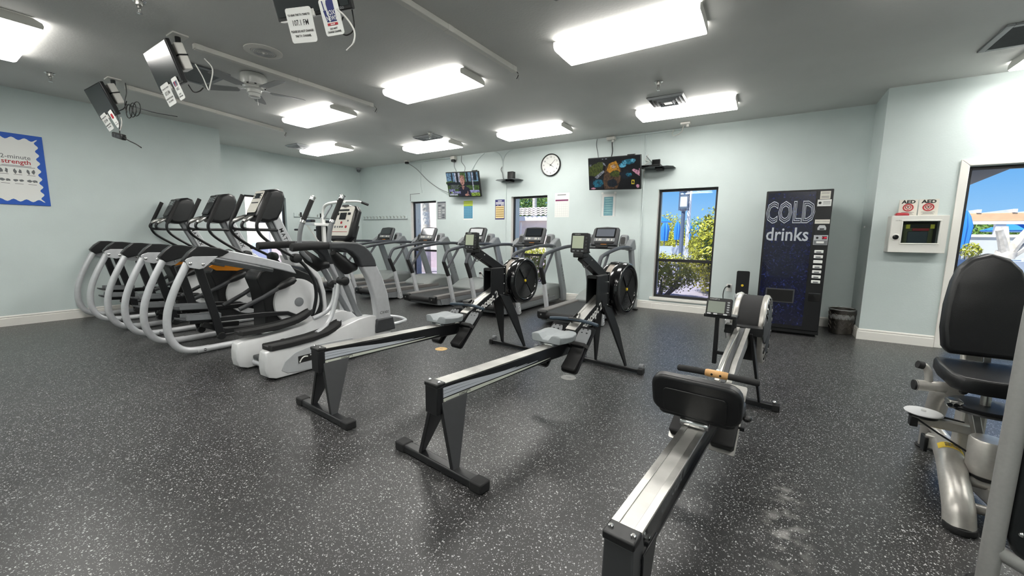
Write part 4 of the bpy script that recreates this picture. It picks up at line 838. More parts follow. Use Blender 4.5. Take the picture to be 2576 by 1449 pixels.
# ------------------------------------------------------------------ weight machine at the right edge
t = thing('weight_machine', (.95, 2.6, 0), 'weight machine with black padded seat and tall back pad, cut off by right edge', 'gym machine')
OFF = (-.95, -2.6, 0)
def B(): return MB(OFF)
mat('tower_paint', '#a8a8a5', 0.4, metal=0.35, noise=0.04, nscale=80, bump=0.1, bscale=800); mat('shroud_black', '#16191b', 0.45, bump=0.1, bscale=400)
# back pad: rounded top, slightly tilted, facing the viewer
def pad_ring(k, d):
    P = []
    for x, z in ((-.118, .655), (-.14, .685), (-.150, .78), (-.145, .90), (-.128, 1.02), (-.105, 1.095), (-.065, 1.145), (0, 1.17), (.065, 1.145), (.105, 1.095), (.128, 1.02), (.145, .90), (.150, .78), (.14, .685), (.118, .655)):
        zc = .91; P.append((.955+x*k, 2.90+(z-.65)*.16+d, zc+(z-zc)*k))
    return P
B().loft([pad_ring(.93, -.035), pad_ring(1.0, -.018), pad_ring(1.0, .025), pad_ring(.96, .04)]).build('back_pad', 'vinyl_black', t, bevel=.008, bseg=2, smooth=45)
B().bar([(.95, 2.99, .66), (.95, 2.95, .50)], .075, .05, up=(0, 1, 0)).build('back_post', 'frame_silver', t, bevel=.012)
B().bar([(1.0, 2.97, .70), (1.0, 2.95, .50)], .02, .02, up=(0, 1, 0)).build('adjust_rod', 'steel', t)
def seat_ring(k, z):
    P = []
    for x, y in ((-.155, 2.66), (-.125, 2.615), (-.05, 2.60), (.05, 2.60), (.125, 2.615), (.155, 2.66), (.165, 2.80), (.155, 2.90), (-.155, 2.90), (-.165, 2.80)): P.append((.945+x*k, 2.75+(y-2.75)*k, z+(y-2.75)*.10))
    return P
B().loft([seat_ring(.94, .545), seat_ring(1, .556), seat_ring(1, .598), seat_ring(.95, .618)]).build('seat_pad', 'vinyl_black', t, bevel=.008, bseg=2, smooth=45)
B().bb(.85, 1.04, 2.68, 2.88, .520, .546).build('seat_plate', 'black_satin', t, bevel=.004)
for x in (.84, 1.02): B().ball((x, 2.66, .528), .016, 10, 8).build('adjust_knob', 'black_plastic', t)
# hand grips beside the seat
for s in (-1, 1):
    x = .945+s*.145
    hb = B().tube([(x, 2.74, .512), (.945+s*.255, 2.72, .508)], .027, 14).build('seat_handle', 'frame_silver', t)
    B().tube([(.945+s*.250, 2.721, .508), (.945+s*.262, 2.7195, .508)], [.0275, .025], 14).build('handle_cap', 'black_rubber', hb)
    B().tube(cr([(.945+s*.205, 2.73, .525), (.945+s*.21, 2.735, .575), (.945+s*.225, 2.735, .605), (.945+s*.245, 2.73, .612)], 4), .016, 10).build('handle_upright', 'frame_silver', hb)
    B().tube([(.945+s*.232, 2.733, .608), (.945+s*.255, 2.728, .613)], .019, 10).build('handle_knob', 'black_rubber', hb)
# rotating cam disc with cable, pivot brackets
cm = B().lathe([(.115, .430), (.13, .435), (.125, .442), (.13, .450), (.118, .456)], (.935, 2.72, 0), 'z', 32).build('cam_disc', 'black_satin', t)
B().lathe([(.118, .4555), (.120, .460), (.03, .461)], (.935, 2.72, 0), 'z', 32).build('cam_face', 'dark_grey', cm)
B().lathe([(.018, .46), (.018, .50), (.012, .52)], (.935, 2.72, 0), 'z', 12).build('cam_shaft', 'steel', cm)
B().bb(.80, .85, 2.66, 2.72, .435, .475).build('pivot_bracket', 'steel', t, bevel=.006)
for dx in (0, .022, .044): B().lathe([(.010, -.006), (.012, 0), (.010, .006)], (.80+dx, 2.655, .455), 'y', 8).build('bolt', 'chrome', t)
# arm with pulley wheel
pa = B().bar([(.70, 2.72, .340), (.83, 2.76, .322), (.92, 2.80, .305)], .065, .05).build('pulley_arm', 'frame_silver', t, bevel=.008)
B().lathe([(.068, .369), (.072, .374), (.068, .379)], (.735, 2.72, 0), 'z', 28).build('pulley_guard', 'shell_white', pa)
B().lathe([(.055, .352), (.05, .36), (.055, .369)], (.735, 2.72, 0), 'z', 24).build('pulley_wheel', 'black_plastic', pa)
B().lathe([(.010, .379), (.010, .386)], (.735, 2.72, 0), 'z', 8).build('bolt', 'chrome', pa)
B().bb(.685, .715, 2.69, 2.73, .30, .35).build('arm_end', 'black_plastic', pa, bevel=.004)
B().tube([(.68, 2.70, .360), (.78, 2.66, .30), (.90, 2.62, .235)], .0045, 6).build('steel_cable', 'cable_black', t)
B().tube([(.79, 2.75, .360), (.90, 2.79, .335)], .0045, 6).build('steel_cable', 'cable_black', t)
# central column and damper cylinder
B().bar([(.935, 2.84, .09), (.935, 2.84, .43)], .09, .09, up=(0, 1, 0)).build('column', 'frame_silver', t, bevel=.012)
B().bar([(.905, 2.74, .43), (.925, 2.70, .30)], .03, .05, up=(0, 1, 0)).build('column_web', 'steel', t, bevel=.004)
cy = B().lathe([(.062, .165), (.066, .17), (.066, .325), (.060, .333), (.02, .334)], (.935, 2.62, 0), 'z', 28).build('counterweight', 'frame_silver', t)
B().lathe([(.052, .145), (.06, .15), (.06, .168)], (.935, 2.62, 0), 'z', 28).build('counterweight_base', 'black_rubber', cy)
# rear curved leg with round foot
rl = B().tube(cr([(.875, 2.88, .47), (.865, 2.98, .42), (.885, 3.10, .30), (.905, 3.20, .15), (.915, 3.24, .01)], 6), .044, 16).build('rear_leg', 'frame_silver', t)
B().lathe([(.055, 0), (.058, .006), (.05, .014)], (.917, 3.245, 0), 'z', 24).build('round_foot', 'black_rubber', rl)
B().tube([(.90, 3.18, .17), (.93, 2.86, .12)], .03, 12).build('lower_tie', 'frame_silver', t)
B().bar([(.82, 2.94, .155), (.97, 2.86, .165)], .05, .075).build('cross_plate', 'frame_silver', t, bevel=.006)
B().bb(.805, .82, 2.90, 2.97, .10, .18).build('plate_end', 'black_plastic', t, bevel=.003)
# near bent foot tube with yellow warning label
path = cr([(.885, 2.92, .155), (.862, 2.80, .170), (.838, 2.66, .165), (.812, 2.50, .125), (.800, 2.40, .075), (.797, 2.355, .004)], 6)
nf = B().tube(path, .052, 20).build('front_foot_tube', 'frame_silver', t)
B().lathe([(.050, 0), (.053, .003), (.053, .022), (.05, .026)], (.797, 2.352, 0), 'z', 24).build('foot_cap', 'black_rubber', nf)
lb = B()
pc = Vector((.852, 2.745, .170)); ax = Vector((-.024, -.14, .0)).normalized(); sd = Vector((ax.y, -ax.x, 0)).normalized()*-1
rows = []
for i in range(7):
    a = R(20+i*20); d = (sd*math.cos(a)+Vector((0, 0, 1))*math.sin(a))
    rows.append([pc+ax*q+d*.0535 for q in (-.035, .035)])
lb.loft(rows, caps=False, closed=False).build('warning_label', 'yellow', nf, normals=False)
for q, w in ((-.018, .012), (.002, .010), (.018, .006)):
    l2 = B(); rr = []
    for i in range(5):
        a = R(45+i*16); d = (sd*math.cos(a)+Vector((0, 0, 1))*math.sin(a)); rr.append([pc+ax*(q-w/2)+d*.0542, pc+ax*(q+w/2)+d*.0542])
    l2.loft(rr, caps=False, closed=False).build('label_print', 'ink_black', nf, normals=False)
B().tube([(.83, 2.58, .135), (1.02, 2.60, .12)], .024, 10).build('foot_brace', 'frame_silver', t)
B().tube([(.81, 2.44, .075), (.98, 2.46, .06)], .022, 10).build('foot_brace', 'frame_silver', t)
B().bar([(.935, 2.88, .085), (.98, 2.45, .085), (1.05, 2.05, .085)], .07, .08).build('base_beam', 'frame_silver', t, bevel=.01)
# weight tower: large oval post and black shroud
tp = cr([(.765, 2.00, .0), (.765, 2.00, .5), (.765, 2.00, .95), (.772, 2.00, 1.08), (.80, 2.00, 1.20), (.86, 2.00, 1.30), (.95, 2.00, 1.36), (1.10, 2.00, 1.38)], 6)
tw = B().tube([(q.x-.003, q.y, q.z) for q in tp], .027, 20).build('tower_post', 'tower_paint', t)
B().lathe([(.05, 0), (.052, .004), (.046, .012)], (.765, 2.0, 0), 'z', 20).build('post_foot', 'black_rubber', tw)
sh = B().prism([(.790, .21), (.805, .165), (.86, .115), (.95, .09), (1.40, .09), (1.40, 1.30), (.95, 1.30), (.86, 1.24), (.80, 1.14), (.790, 1.0)], 1.985, 2.02, 'y').build('shroud_panel', 'shroud_black', t, bevel=.012, bseg=3)
for x, z in ((.817, .235), (.822, .715), (.85, 1.16)):
    B().ball((x, 1.984, z), .009, 10, 8, (1, .6, 1)).build('bolt', 'chrome', sh)
B().prism([(.815, .60), (.86, .665), (1.38, .665), (1.38, .60)], 1.978, 1.986, 'y').build('shroud_ridge', 'shroud_black', sh, bevel=.004)
B().tube(cr([(.765, 2.0, .15), (.82, 2.0, .125), (.95, 2.0, .075), (1.15, 2.0, .055), (1.42, 2.0, .05)], 5), .026, 14).build('lower_tube', 'tower_paint', t)
B().tube([(1.40, 2.0, .0), (1.40, 2.0, 1.36)], .04, 16).build('tower_post', 'tower_paint', t)
B().bb(1.02, 1.30, 2.04, 2.16, .06, .80).build('weight_stack', 'black_satin', t, bevel=.004)

# ------------------------------------------------------------------ white dip and chin-up station in the alcove
PX, PY = -8.50, 5.40
t = thing('dip_station', (PX, PY, 0), 'white dip and chin-up station with black arm pads in the far left alcove', 'gym machine')
def B(): return MB()
B().bar([(0, 0, .05), (0, 0, 1.60)], .075, .075, up=(0, 1, 0)).build('main_post', 'white_enamel', t, bevel=.012)
B().tube(cr([(0, 0, 1.55), (.0, 0, 1.70), (.06, 0, 1.82), (.20, 0, 1.88), (.45, 0, 1.905), (.80, 0, 1.915)], 6), .032, 14).build('top_arch', 'white_enamel', t)
for s in (-1, 1):
    g = B().tube(cr([(.70, 0, 1.915), (.80, s*.08, 1.925), (.95, s*.22, 1.93), (1.02, s*.30, 1.905)], 5), .022, 12).build('chin_bar', 'white_enamel', t)
    B().tube([(1.0, s*.28, 1.912), (1.12, s*.36, 1.86)], .025, 12).build('chin_grip', 'black_rubber', g)
    a = B().bar([(.05, s*.24, 1.43), (-.50, s*.24, 1.45)], .05, .05).build('arm_rail', 'white_enamel', t, bevel=.008)
    B().bb(-.40, .02, s*.24-.05, s*.24+.05, 1.475, 1.535).build('arm_pad', 'vinyl_black', a, bevel=.02, bseg=3)
    B().tube([(-.46, s*.24, 1.45), (-.46, s*.24, 1.60)], .017, 10).build('hand_post', 'white_enamel', a)
    B().tube([(-.46, s*.24, 1.59), (-.46, s*.24, 1.70)], .021, 10).build('hand_grip', 'black_rubber', a)
    d = B().tube(cr([(-.46, s*.24, 1.44), (-.47, s*.24, 1.36), (-.52, s*.24, 1.315), (-.60, s*.24, 1.31)], 4), .017, 10).build('dip_handle', 'white_enamel', t)
    B().tube([(-.58, s*.24, 1.31), (-.74, s*.24, 1.31)], .021, 10).build('dip_grip', 'black_rubber', d)
    B().bar([(-.25, s*.24, 1.42), (0, s*.10, 1.0)], .03, .03).build('brace', 'white_enamel', t)
    B().bar([(.10, s*.10, .035), (-.55, s*.33, .035)], .06, .06).build('base_leg', 'white_enamel', t, bevel=.008)
    st = B().tube([(-.30, s*.24, .30), (-.40, s*.30, .30)], .017, 10).build('step_peg', 'white_enamel', t)
    B().tube([(-.38, s*.28, .30), (-.46, s*.36, .30)], .02, 10).build('step_grip', 'black_rubber', st)
    B().bar([(-.28, s*.22, .06), (-.28, s*.24, .32)], .04, .04, up=(1, 0, 0)).build('step_post', 'white_enamel', t)
B().bar([(.05, -.26, 1.43), (.05, .26, 1.43)], .06, .06).build('cross_beam', 'white_enamel', t, bevel=.008)
B().bar([(.02, 0, 1.55), (.35, 0, 1.86)], .03, .03).build('arch_brace', 'light_grey', t)
B().plate((-.065, 0, 1.22), (0, 1, 0), (0, 0, 1), .26, .36, .06, .03).build('back_pad', 'vinyl_black', t, bevel=.012, bseg=2)
B().bar([(-.02, 0, .035), (.55, 0, .035)], .07, .07).build('base_rail', 'white_enamel', t, bevel=.008)
B().bar([(.50, -.35, .03), (.50, .35, .03)], .06, .06).build('base_foot', 'white_enamel', t, bevel=.008)
# ------------------------------------------------------------------ surface raceways on the ceiling
def raceway(x0, y0, x1, y1, label):
    t = thing('cable_raceway', (x0, y0, ZC), label, 'raceway', 'white surface raceways on the ceiling')
    d = Vector((x1-x0, y1-y0, 0))
    MB().bar([(0, 0, -.024), d+Vector((0, 0, -.024))], .055, .046).build('channel', 'fixture_white', t, bevel=.004)
    u = d.normalized()
    for k in (.02, .5, .98): MB().bar([d*k-u*.03+Vector((0, 0, -.026)), d*k+u*.03+Vector((0, 0, -.026))], .061, .050).build('joint_cover', 'fixture_white', t, bevel=.003)
    for i in range(3):
        a = d+u*.015
        MB().tube(cr([a+Vector((0, 0, -.02)), a+u*(.03+.02*i)+Vector((.02-.02*i, 0, -.045)), a+u*.02+Vector((.03*(i-1), 0, -.08-.02*i))], 4), .004, 6).build('loose_wire', 'cable_white' if i != 1 else 'cable_black', t)
raceway(-4.70, 1.76, -4.67, 3.77, 'ceiling raceway running from the middle hanging television past the ceiling fan')
raceway(-6.72, 1.78, -7.12, 3.86, 'ceiling raceway running from the leftmost hanging television towards the alcove')
raceway(-2.46, 1.76, -2.385, 3.77, 'ceiling raceway at the top middle, ending in loose wires by large light')
# ------------------------------------------------------------------ hanging televisions, faces towards the viewer's end of the room
mat('tv_face', '#14171a', 0.22, coat=0.35); mat('bezel_white', '#d8d8d4', 0.4)
TVS = []
def hanging_tv(c, pitch, yaw, label, boxmat):
    t = thing('television', (c[0]+.02, c[1]+.12, ZC), label, 'television', 'small televisions hung from the ceiling')
    o = Vector(t.location)
    MB().plate((0, 0, -.006), (1, 0, 0), (0, 1, 0), .16, .12, .012, .01).build('ceiling_plate', 'fixture_white', t)
    MB().tube([(0, 0, -.01), (0, 0, -.14)], .022, 12).build('drop_pole', 'black_satin', t)
    MB().bar([(0, 0, -.12), (0, -.03, -.20), Vector(c)-o+Vector((0, .045, -.0))], .05, .04).build('tilt_arm', 'black_satin', t, bevel=.006)
    p = MB().bb(-.27, .27, -.004, .030, -.17, .17).build('panel', 'black_plastic', t, bevel=.006)
    p.location = Vector(c)-o; p.rotation_euler = (pitch, 0, yaw)
    MB().bb(-.257, .257, -.0075, -.004, -.150, .158).build('screen', 'tv_face', p)
    MB().bb(-.19, .19, .030, .062, -.12, .12).build('rear_housing', 'black_plastic', p, bevel=.012)
    MB().bb(-.25, -.04, -.006, .02, -.174, -.170).build('lower_trim', 'bezel_white', p)
    MB().bb(-.022, .012, -.012, .0, -.172, -.135).build('sensor', 'bezel_white', p, bevel=.003)
    b = MB().bb(.10, .235, .066, .135, -.06, .15).build('receiver_box', boxmat, p, bevel=.01)
    MB().bb(.098, .237, .064, .137, .048, .060).build('box_band', 'black_satin', b)
    lettering('VIZIO', .016, 'light_grey', p, (.20, -.0078, -.159), (1, 0, 0), (0, 0, 1))
    return t, c, pitch, yaw
def sign_on(tv, u, w, h, ztop, name, label, roll=0.0):
    _, c, pitch, yaw = tv
    m = Matrix.Translation(Vector(c)) @ Matrix.Rotation(yaw, 4, 'Z') @ Matrix.Rotation(pitch, 4, 'X') @ Matrix.Translation((u, -.016, ztop-h/2)) @ Matrix.Rotation(roll, 4, 'Y')
    s = bpy.data.objects.new(name, None); COL.objects.link(s); s.matrix_world = m
    tag(s, label, 'sign')
    MB().plate((0, 0, 0), (1, 0, 0), (0, 0, 1), w, h, .004, .014).build('board', 'paper_white', s)
    return s
def txt(s, body, size, z, mt='ink_black', x=0, bold=.0006, sx=1.0): return lettering(body, size, mt, s, (x, -.0032, z), (1, 0, 0), (0, 0, 1), bold=bold, sx=sx)
def radio_sign(tv, freq, label, roll):
    s = sign_on(tv, -.098, .185, .178, -.118, 'radio_sign', label, roll)
    txt(s, 'TO HEAR THIS T.V. TUNE TO', .0135, .052, sx=.92); txt(s, freq, .040, .012, bold=.0004, sx=.82); txt(s, 'PLEASE DO NOT CHANGE', .0150, -.030, sx=.92); txt(s, 'THE T.V. CHANNEL', .0150, -.054, sx=.9)
A = hanging_tv((-6.63, 1.523, 2.706), R(21.4), R(1.8), 'leftmost hanging television with coiled cables and a dangling power strip', 'fixture_white')
Bt = hanging_tv((-4.674, 1.507, 2.682), R(18.6), R(-.5), 'middle hanging television with a bright reflection and white receiver box', 'fixture_white')
Ct = hanging_tv((-2.352, 1.455, 2.665), R(20), R(14.75), 'hanging television cut off by the top edge, with news channel sign', 'fixture_white')
radio_sign(A, '107.9 FM', 'white radio frequency sign on the leftmost hanging television', R(-6))
radio_sign(Bt, '107.5 FM', 'white radio frequency sign on the middle hanging television', R(-3))
radio_sign(Ct, '107.1 FM', 'white sign reading 107.1 FM under the topmost television', R(3))
s = sign_on(Ct, .128, .128, .180, -.105, 'channel_sign', 'white sign with navy FOX NEWS logo hanging from topmost television', R(0))
MB().prism([(-.012, .082), (.034, .082), (.034, .035), (-.024, .035)], -.0026, -.0034, 'y').build('logo_block', 'ink_navy', s, smooth=0)
MB().prism([(-.045, .035), (.034, .035), (.034, -.022), (-.034, -.022)], -.0026, -.0032, 'y').build('logo_block', 'ink_navy', s, smooth=0)
for x in (-.044, -.026): MB().prism([(x, .082), (x+.008, .082), (x+.016, -.022), (x+.010, -.022)], -.0034, -.0038, 'y').build('searchlight_bar', 'ink_navy' if x < -.03 else 'paper_white', s, smooth=0)
txt(s, 'FOX', .033, .020, 'paper_white', .004, .0004, .9).location.y = -.0012; txt(s, 'NEWS', .031, -.006, 'paper_white', .002, .0004, .82).location.y = -.0012
MB().bb(-.036, .036, -.0036, -.0026, -.040, -.028).build('logo_strip', 'ink_red', s); txt(s, 'channel', .010, -.034, 'paper_white', 0).location.y = -.0012
txt(s, 'DO NOT', .013, -.056); txt(s, 'CHANGE CHANNEL', .0125, -.072, sx=.85)
s = sign_on(Bt, .145, .115, .178, -.108, 'channel_sign', 'white sign with a dark broadcaster logo on the middle hanging television', R(-3))
for i, (mt, x) in enumerate((('ink_navy', -.03), ('ink_red', -.01), ('ink_navy', .012), ('ink_grey', .032))): MB().prism([(x-.008, .02), (x+.004, .02), (x+.010, .062), (x-.012, .056)], -.0026, -.0032, 'y').build('logo_block', mt, s, smooth=0)
txt(s, 'NBC', .030, -.002, 'ink_grey', 0, .001); txt(s, 'DO NOT', .012, -.044); txt(s, 'CHANGE CHANNEL', .011, -.062, sx=.85)
s = sign_on(A, .150, .115, .178, -.112, 'channel_sign', 'white sign with a dark red logo on the leftmost hanging television', R(-8))
MB().plate((0, -.003, .030), (1, 0, 0), (0, 0, 1), .06, .05, .001, .015).build('logo_block', 'ink_red', s); txt(s, 'DO NOT', .012, -.040); txt(s, 'CHANGE CHANNEL', .011, -.060, sx=.85)
# cords of the hanging televisions
def cord(name, label, pts, r, mt, extra=None):
    p0 = Vector(pts[0]); o = MB((-p0.x, -p0.y, -p0.z)).tube(cr(pts, 6), r, 6).build(name, mt); o.location = p0
    return tag(o, label, 'cable')
t = thing('power_strip', (-6.60, 1.60, 2.355), 'black power strip dangling on its cord below the leftmost hanging television', 'power strip')
bd = MB().bar([(0, 0, .0), (.33, 0, -.072)], .05, .062).build('strip_body', 'black_plastic', t, bevel=.014, bseg=3)
for k in range(4): MB().plate((.06+.07*k, -.0255, -.010-.0155*k), (1, 0, -.22), (0, 0, 1), .034, .03, .003, .006).build('outlet', 'dark_grey', bd)
MB().tube(cr([(.33, 0, -.075), (.50, 0, -.13), (.68, 0, -.18), (.84, 0, -.235)], 4), .006, 6).build('strip_cord', 'cable_black', t)
MB().tube(cr([(.20, 0, -.01), (.22, .0, .10), (.18, 0, .22), (.20, .06, .28), (.24, .08, .36)], 5), .005, 6).build('supply_cord', 'cable_black', t)
MB().tube(cr([(.22, 0, .02), (.27, .01, .09), (.26, .01, .16)], 4), .004, 6).build('supply_cord', 'cable_white', t)
t = thing('coiled_cable', (-6.22, 1.66, 2.64), 'loop of coiled black cable behind the leftmost hanging television', 'cable')
for k in range(3):
    MB().tube([(.10*math.cos(R(a))*(1+.12*k)+.05*k-.02, .02*k, .075*math.sin(R(a))+.01*k-.06) for a in range(0, 360, 20)], .0045, 6, closed=True).build('coil', 'cable_black', t)
MB().tube(cr([(-.10, 0, -.06), (-.14, 0, .05), (-.12, .02, .16), (-.12, .02, .27)], 5), .005, 6).build('feed', 'cable_black', t)
MB().tube(cr([(-.20, .03, .05), (.0, .2, -.02), (.12, .4, -.04)], 5), .004, 6).build('feed', 'cable_black', t)
cord('white_cable', 'pair of white cables looping behind the middle hanging television', [(-4.45, 1.67, 2.72), (-4.40, 1.70, 2.61), (-4.36, 1.72, 2.50), (-4.32, 1.72, 2.53), (-4.27, 1.73, 2.66), (-4.36, 1.71, 2.76)], .005, 'cable_white')
cord('black_cable', 'thin black cable under the middle hanging television', [(-4.44, 1.60, 2.52), (-4.40, 1.62, 2.46), (-4.33, 1.64, 2.46), (-4.30, 1.66, 2.49)], .005, 'cable_black')
cord('white_cable', 'white cable with black plug dangling below the news channel sign', [(-2.16, 1.52, 2.49), (-2.11, 1.54, 2.44), (-2.07, 1.56, 2.37), (-2.08, 1.56, 2.31), (-2.13, 1.55, 2.275)], .005, 'cable_white')
cord('black_cable', 'thin black cable looping under the news channel sign', [(-2.22, 1.60, 2.50), (-2.26, 1.60, 2.44), (-2.21, 1.61, 2.40), (-2.15, 1.62, 2.43), (-2.14, 1.60, 2.54)], .004, 'cable_black')
# ------------------------------------------------------------------ ceiling fans
mat('fan_white', '#dededa', 0.25); mat('fan_blade', '#8d8e8e', 0.5)
def fan(x, y, a0, label):
    t = thing('ceiling_fan', (x, y, ZC), label, 'ceiling fan', 'white hugger ceiling fans')
    MB().lathe([(.118, -.001), (.128, -.008), (.132, -.03), (.130, -.075), (.12, -.115), (.09, -.135)], (0, 0, 0), 'z', 32).build('motor_housing', 'fan_white', t)
    h = MB().lathe([(.085, -.130), (.10, -.140), (.10, -.150), (.075, -.165), (.07, -.18), (.072, -.20), (.055, -.205), (.055, -.225), (.058, -.238), (.03, -.248)], (0, 0, 0), 'z', 28).build('hub', 'fan_white', t)
    MB().tube([(0, .03, -.24), (0, .032, -.32)], .0018, 5).build('pull_chain', 'steel', h)
    for k in range(10): MB().bb(-.010, .010, .118, .124, -.128, -.118).build('vent_slot', 'void_black', t).rotation_euler = (0, 0, R(36*k))
    for k in range(5):
        b = MB().loft([[(r, -w, z), (r, w, z+.022*(1 if r > .2 else .4)), (r, w, z+.028*(1 if r > .2 else .6)), (r, -w, z+.006)] for r, w, z in ((.16, .03, -.165), (.19, .05, -.17), (.40, .062, -.17), (.50, .06, -.17), (.525, .04, -.17))]).build('blade', 'fan_blade', t, bevel=.002)
        b.rotation_euler = (0, 0, R(a0+72*k))
        q = MB().bar([(.08, 0, -.148), (.14, 0, -.152), (.22, 0, -.158)], [.03, .02, .05], .005).build('blade_iron', 'fan_white', b)
fan(-5.02, 2.43, 75, 'white ceiling fan with five grey blades beside the round ceiling speaker')
fan(-1.02, 2.22, 60, 'ceiling fan whose blade tips show at the top edge above the largest light')
# ------------------------------------------------------------------ speaker, sprinklers, vents
t = thing('ceiling_speaker', (-4.30, 2.19, ZC), 'round white ceiling speaker with a central grille', 'speaker')
MB().lathe([(.165, -.001), (.165, -.008), (.150, -.014), (.112, -.016), (.108, -.008)], (0, 0, 0), 'z', 40, False).build('rim', 'fixture_white', t)
g = MB().lathe([(.108, -.006), (.106, -.012), (.02, -.016)], (0, 0, 0), 'z', 36).build('grille', 'fixture_white', t)
for r in (.03, .045, .06, .075, .09): MB().tube([(r*math.cos(R(a)), r*math.sin(R(a)), -.0155) for a in range(0, 360, 20)], .002, 5, closed=True).build('grille_ring', 'light_grey', g)
MB().ball((0, 0, -.017), .012, 10, 6).build('centre_cap', 'fixture_white', g)
def sprinkler(x, y, label):
    t = thing('fire_sprinkler', (x, y, ZC), label, 'sprinkler', 'chrome fire sprinklers')
    MB().lathe([(.046, -.001), (.046, -.006), (.040, -.012), (.022, -.014)], (0, 0, 0), 'z', 24).build('escutcheon', 'chrome', t)
    MB().lathe([(.026, -.012), (.026, -.036), (.022, -.044), (.013, -.048), (.013, -.062)], (0, 0, 0), 'z', 18).build('body', 'steel', t)
    for s in (-1, 1): MB().tube(cr([(s*.010, 0, -.06), (s*.017, 0, -.075), (s*.006, 0, -.092)], 4), .003, 6).build('frame_arm', 'steel', t)
    MB().lathe([(.004, -.092), (.018, -.094), (.018, -.097), (.004, -.099)], (0, 0, 0), 'z', 14).build('deflector', 'chrome', t)
for x, y, lb in ((-6.98, 1.21, 'fire sprinkler between the left edge light and leftmost hanging television'), (-4.215, 1.245, 'fire sprinkler just cut by the top edge, left of the middle television'),
                 (-1.177, 4.917, 'fire sprinkler in front of the louvred vent above the drinks side'), (-5.067, 5.277, 'fire sprinkler in front of the diffuser near the small wall television')):
    sprinkler(x, y, lb)
def louvre(x, y, w, h, label, mt='light_grey', dark='void_black'):
    t = thing('ceiling_vent', (x, y, ZC), label, 'vent')
    n = 4
    MB().bb(-w/2, w/2, -h/2, h/2, -.004, -.0005).build('backing', dark, t)
    for i in range(n):
        k = 1-i*.22
        a, b = w/2*k, h/2*k; f = .05*(1 if i == 0 else .55)
        z0 = -.012-.004*i; m = MB()
        outer = [(-a, -b), (a, -b), (a, b), (-a, b)]; inner = [(-a+f*w*.9, -b+f*h*.9), (a-f*w*.9, -b+f*h*.9), (a-f*w*.9, b-f*h*.9), (-a+f*w*.9, b-f*h*.9)]
        vs = [(p[0], p[1], -.004) for p in outer]+[(p[0], p[1], z0-.012) for p in inner]+[(p[0], p[1], z0-.016) for p in inner]+[(p[0], p[1], -.008) for p in outer]
        fs = []
        for q in range(4):
            q2 = (q+1) % 4
            fs += [(q, q2, q2+4, q+4), (q+4, q2+4, q2+8, q+8), (q+8, q2+8, q2+12, q+12), (q+12, q2+12, q2, q)]
        m.add(vs, fs).build('louvre' if i else 'frame', mt, t, smooth=0)
    MB().bb(-w*.11, w*.11, -h*.11, h*.11, -.034, -.028).build('centre_plate', mt, t)
louvre(-1.215, 5.64, .44, .47, 'square louvred ceiling vent touching the light beside the drinks machine window')
louvre(-5.32, 5.49, .50, .26, 'ceiling diffuser behind the light near the small wall television')
louvre(-8.16, 4.79, .43, .44, 'square ceiling vent beside the smallest light in the far left corner')
def grille(x0, x1, y0, y1, label, n, along, mt):
    t = thing('return_grille', ((x0+x1)/2, (y0+y1)/2, ZC), label, 'vent'); w, h = x1-x0, y1-y0
    MB().bb(-w/2+.03, w/2-.03, -h/2+.03, h/2-.03, -.003, -.0005).build('backing', 'void_black', t)
    f = MB()
    for a in (-1, 1): f.bb(a*w/2, a*(w/2-.05), -h/2, h/2, -.018, -.0005); f.bb(-w/2+.05, w/2-.05, a*h/2, a*(h/2-.05), -.018, -.0005)
    f.build('frame', mt, t, bevel=.004)
    for i in range(n):
        k = -1+2*(i+.5)/n
        if along == 'x': MB().box((0, k*(h/2-.05), -.011), (w-.1, .004, .016), Matrix.Rotation(R(38), 3, 'X')).build('slat', mt, t)
        else: MB().box((k*(w/2-.05), 0, -.011), (.004, h-.1, .016), Matrix.Rotation(R(38), 3, 'Y')).build('slat', mt, t)
grille(-5.86, -5.24, 1.90, 2.30, 'dark return grille beside the middle hanging television', 16, 'x', 'mid_grey')
grille(1.515, 2.45, 5.10, 5.66, 'large grey return grille at the top right edge', 22, 'x', 'mid_grey')
# ------------------------------------------------------------------ wall televisions
def emis(name, col, k):
    """lit screen colour broken up by fine picture detail"""
    m = bpy.data.materials.new(name); m.use_nodes = True; n = m.node_tree.nodes; l = m.node_tree.links; b = n['Principled BSDF']
    b.inputs['Base Color'].default_value = (.004, .004, .005, 1); b.inputs['Roughness'].default_value = .3
    tc = n.new('ShaderNodeTexCoord'); t = n.new('ShaderNodeTexNoise'); t.inputs['Scale'].default_value = 34; t.inputs['Detail'].default_value = 6; t.inputs['Distortion'].default_value = .8; l.new(tc.outputs['Object'], t.inputs['Vector'])
    c = lin(col); r = n.new('ShaderNodeValToRGB'); e = r.color_ramp.elements; e[0].position = .36; e[0].color = (c[0]*.22, c[1]*.22, c[2]*.24, 1); e[1].position = .64; e[1].color = (min(1, c[0]*1.15), min(1, c[1]*1.15), min(1, c[2]*1.15), 1)
    l.new(t.outputs['Fac'], r.inputs['Fac']); l.new(r.outputs[0], b.inputs['Emission Color']); b.inputs['Emission Strength'].default_value = k
    M[name] = m
for nm, c in (('px_black', '#05070a'), ('px_dark', '#14202a'), ('px_teal', '#1f6f86'), ('px_cyan', '#63b9d6'), ('px_sky', '#7fa9c9'), ('px_olive', '#4d5a1e'), ('px_gold', '#c9902a'), ('px_tan', '#c9a989'), ('px_umber', '#5d4632'), ('px_grey', '#8f949c'), ('px_pink', '#d99aae'), ('px_skin', '#d8a090'), ('px_lav', '#a9a8dc'), ('px_white', '#d3d6ea'), ('px_green', '#55753a'), ('px_lime', '#9fbf4c'), ('px_navy', '#26263c'), ('px_hair', '#a9806a'), ('px_yellow', '#e8d044')):
    emis(nm, c, 0.72)
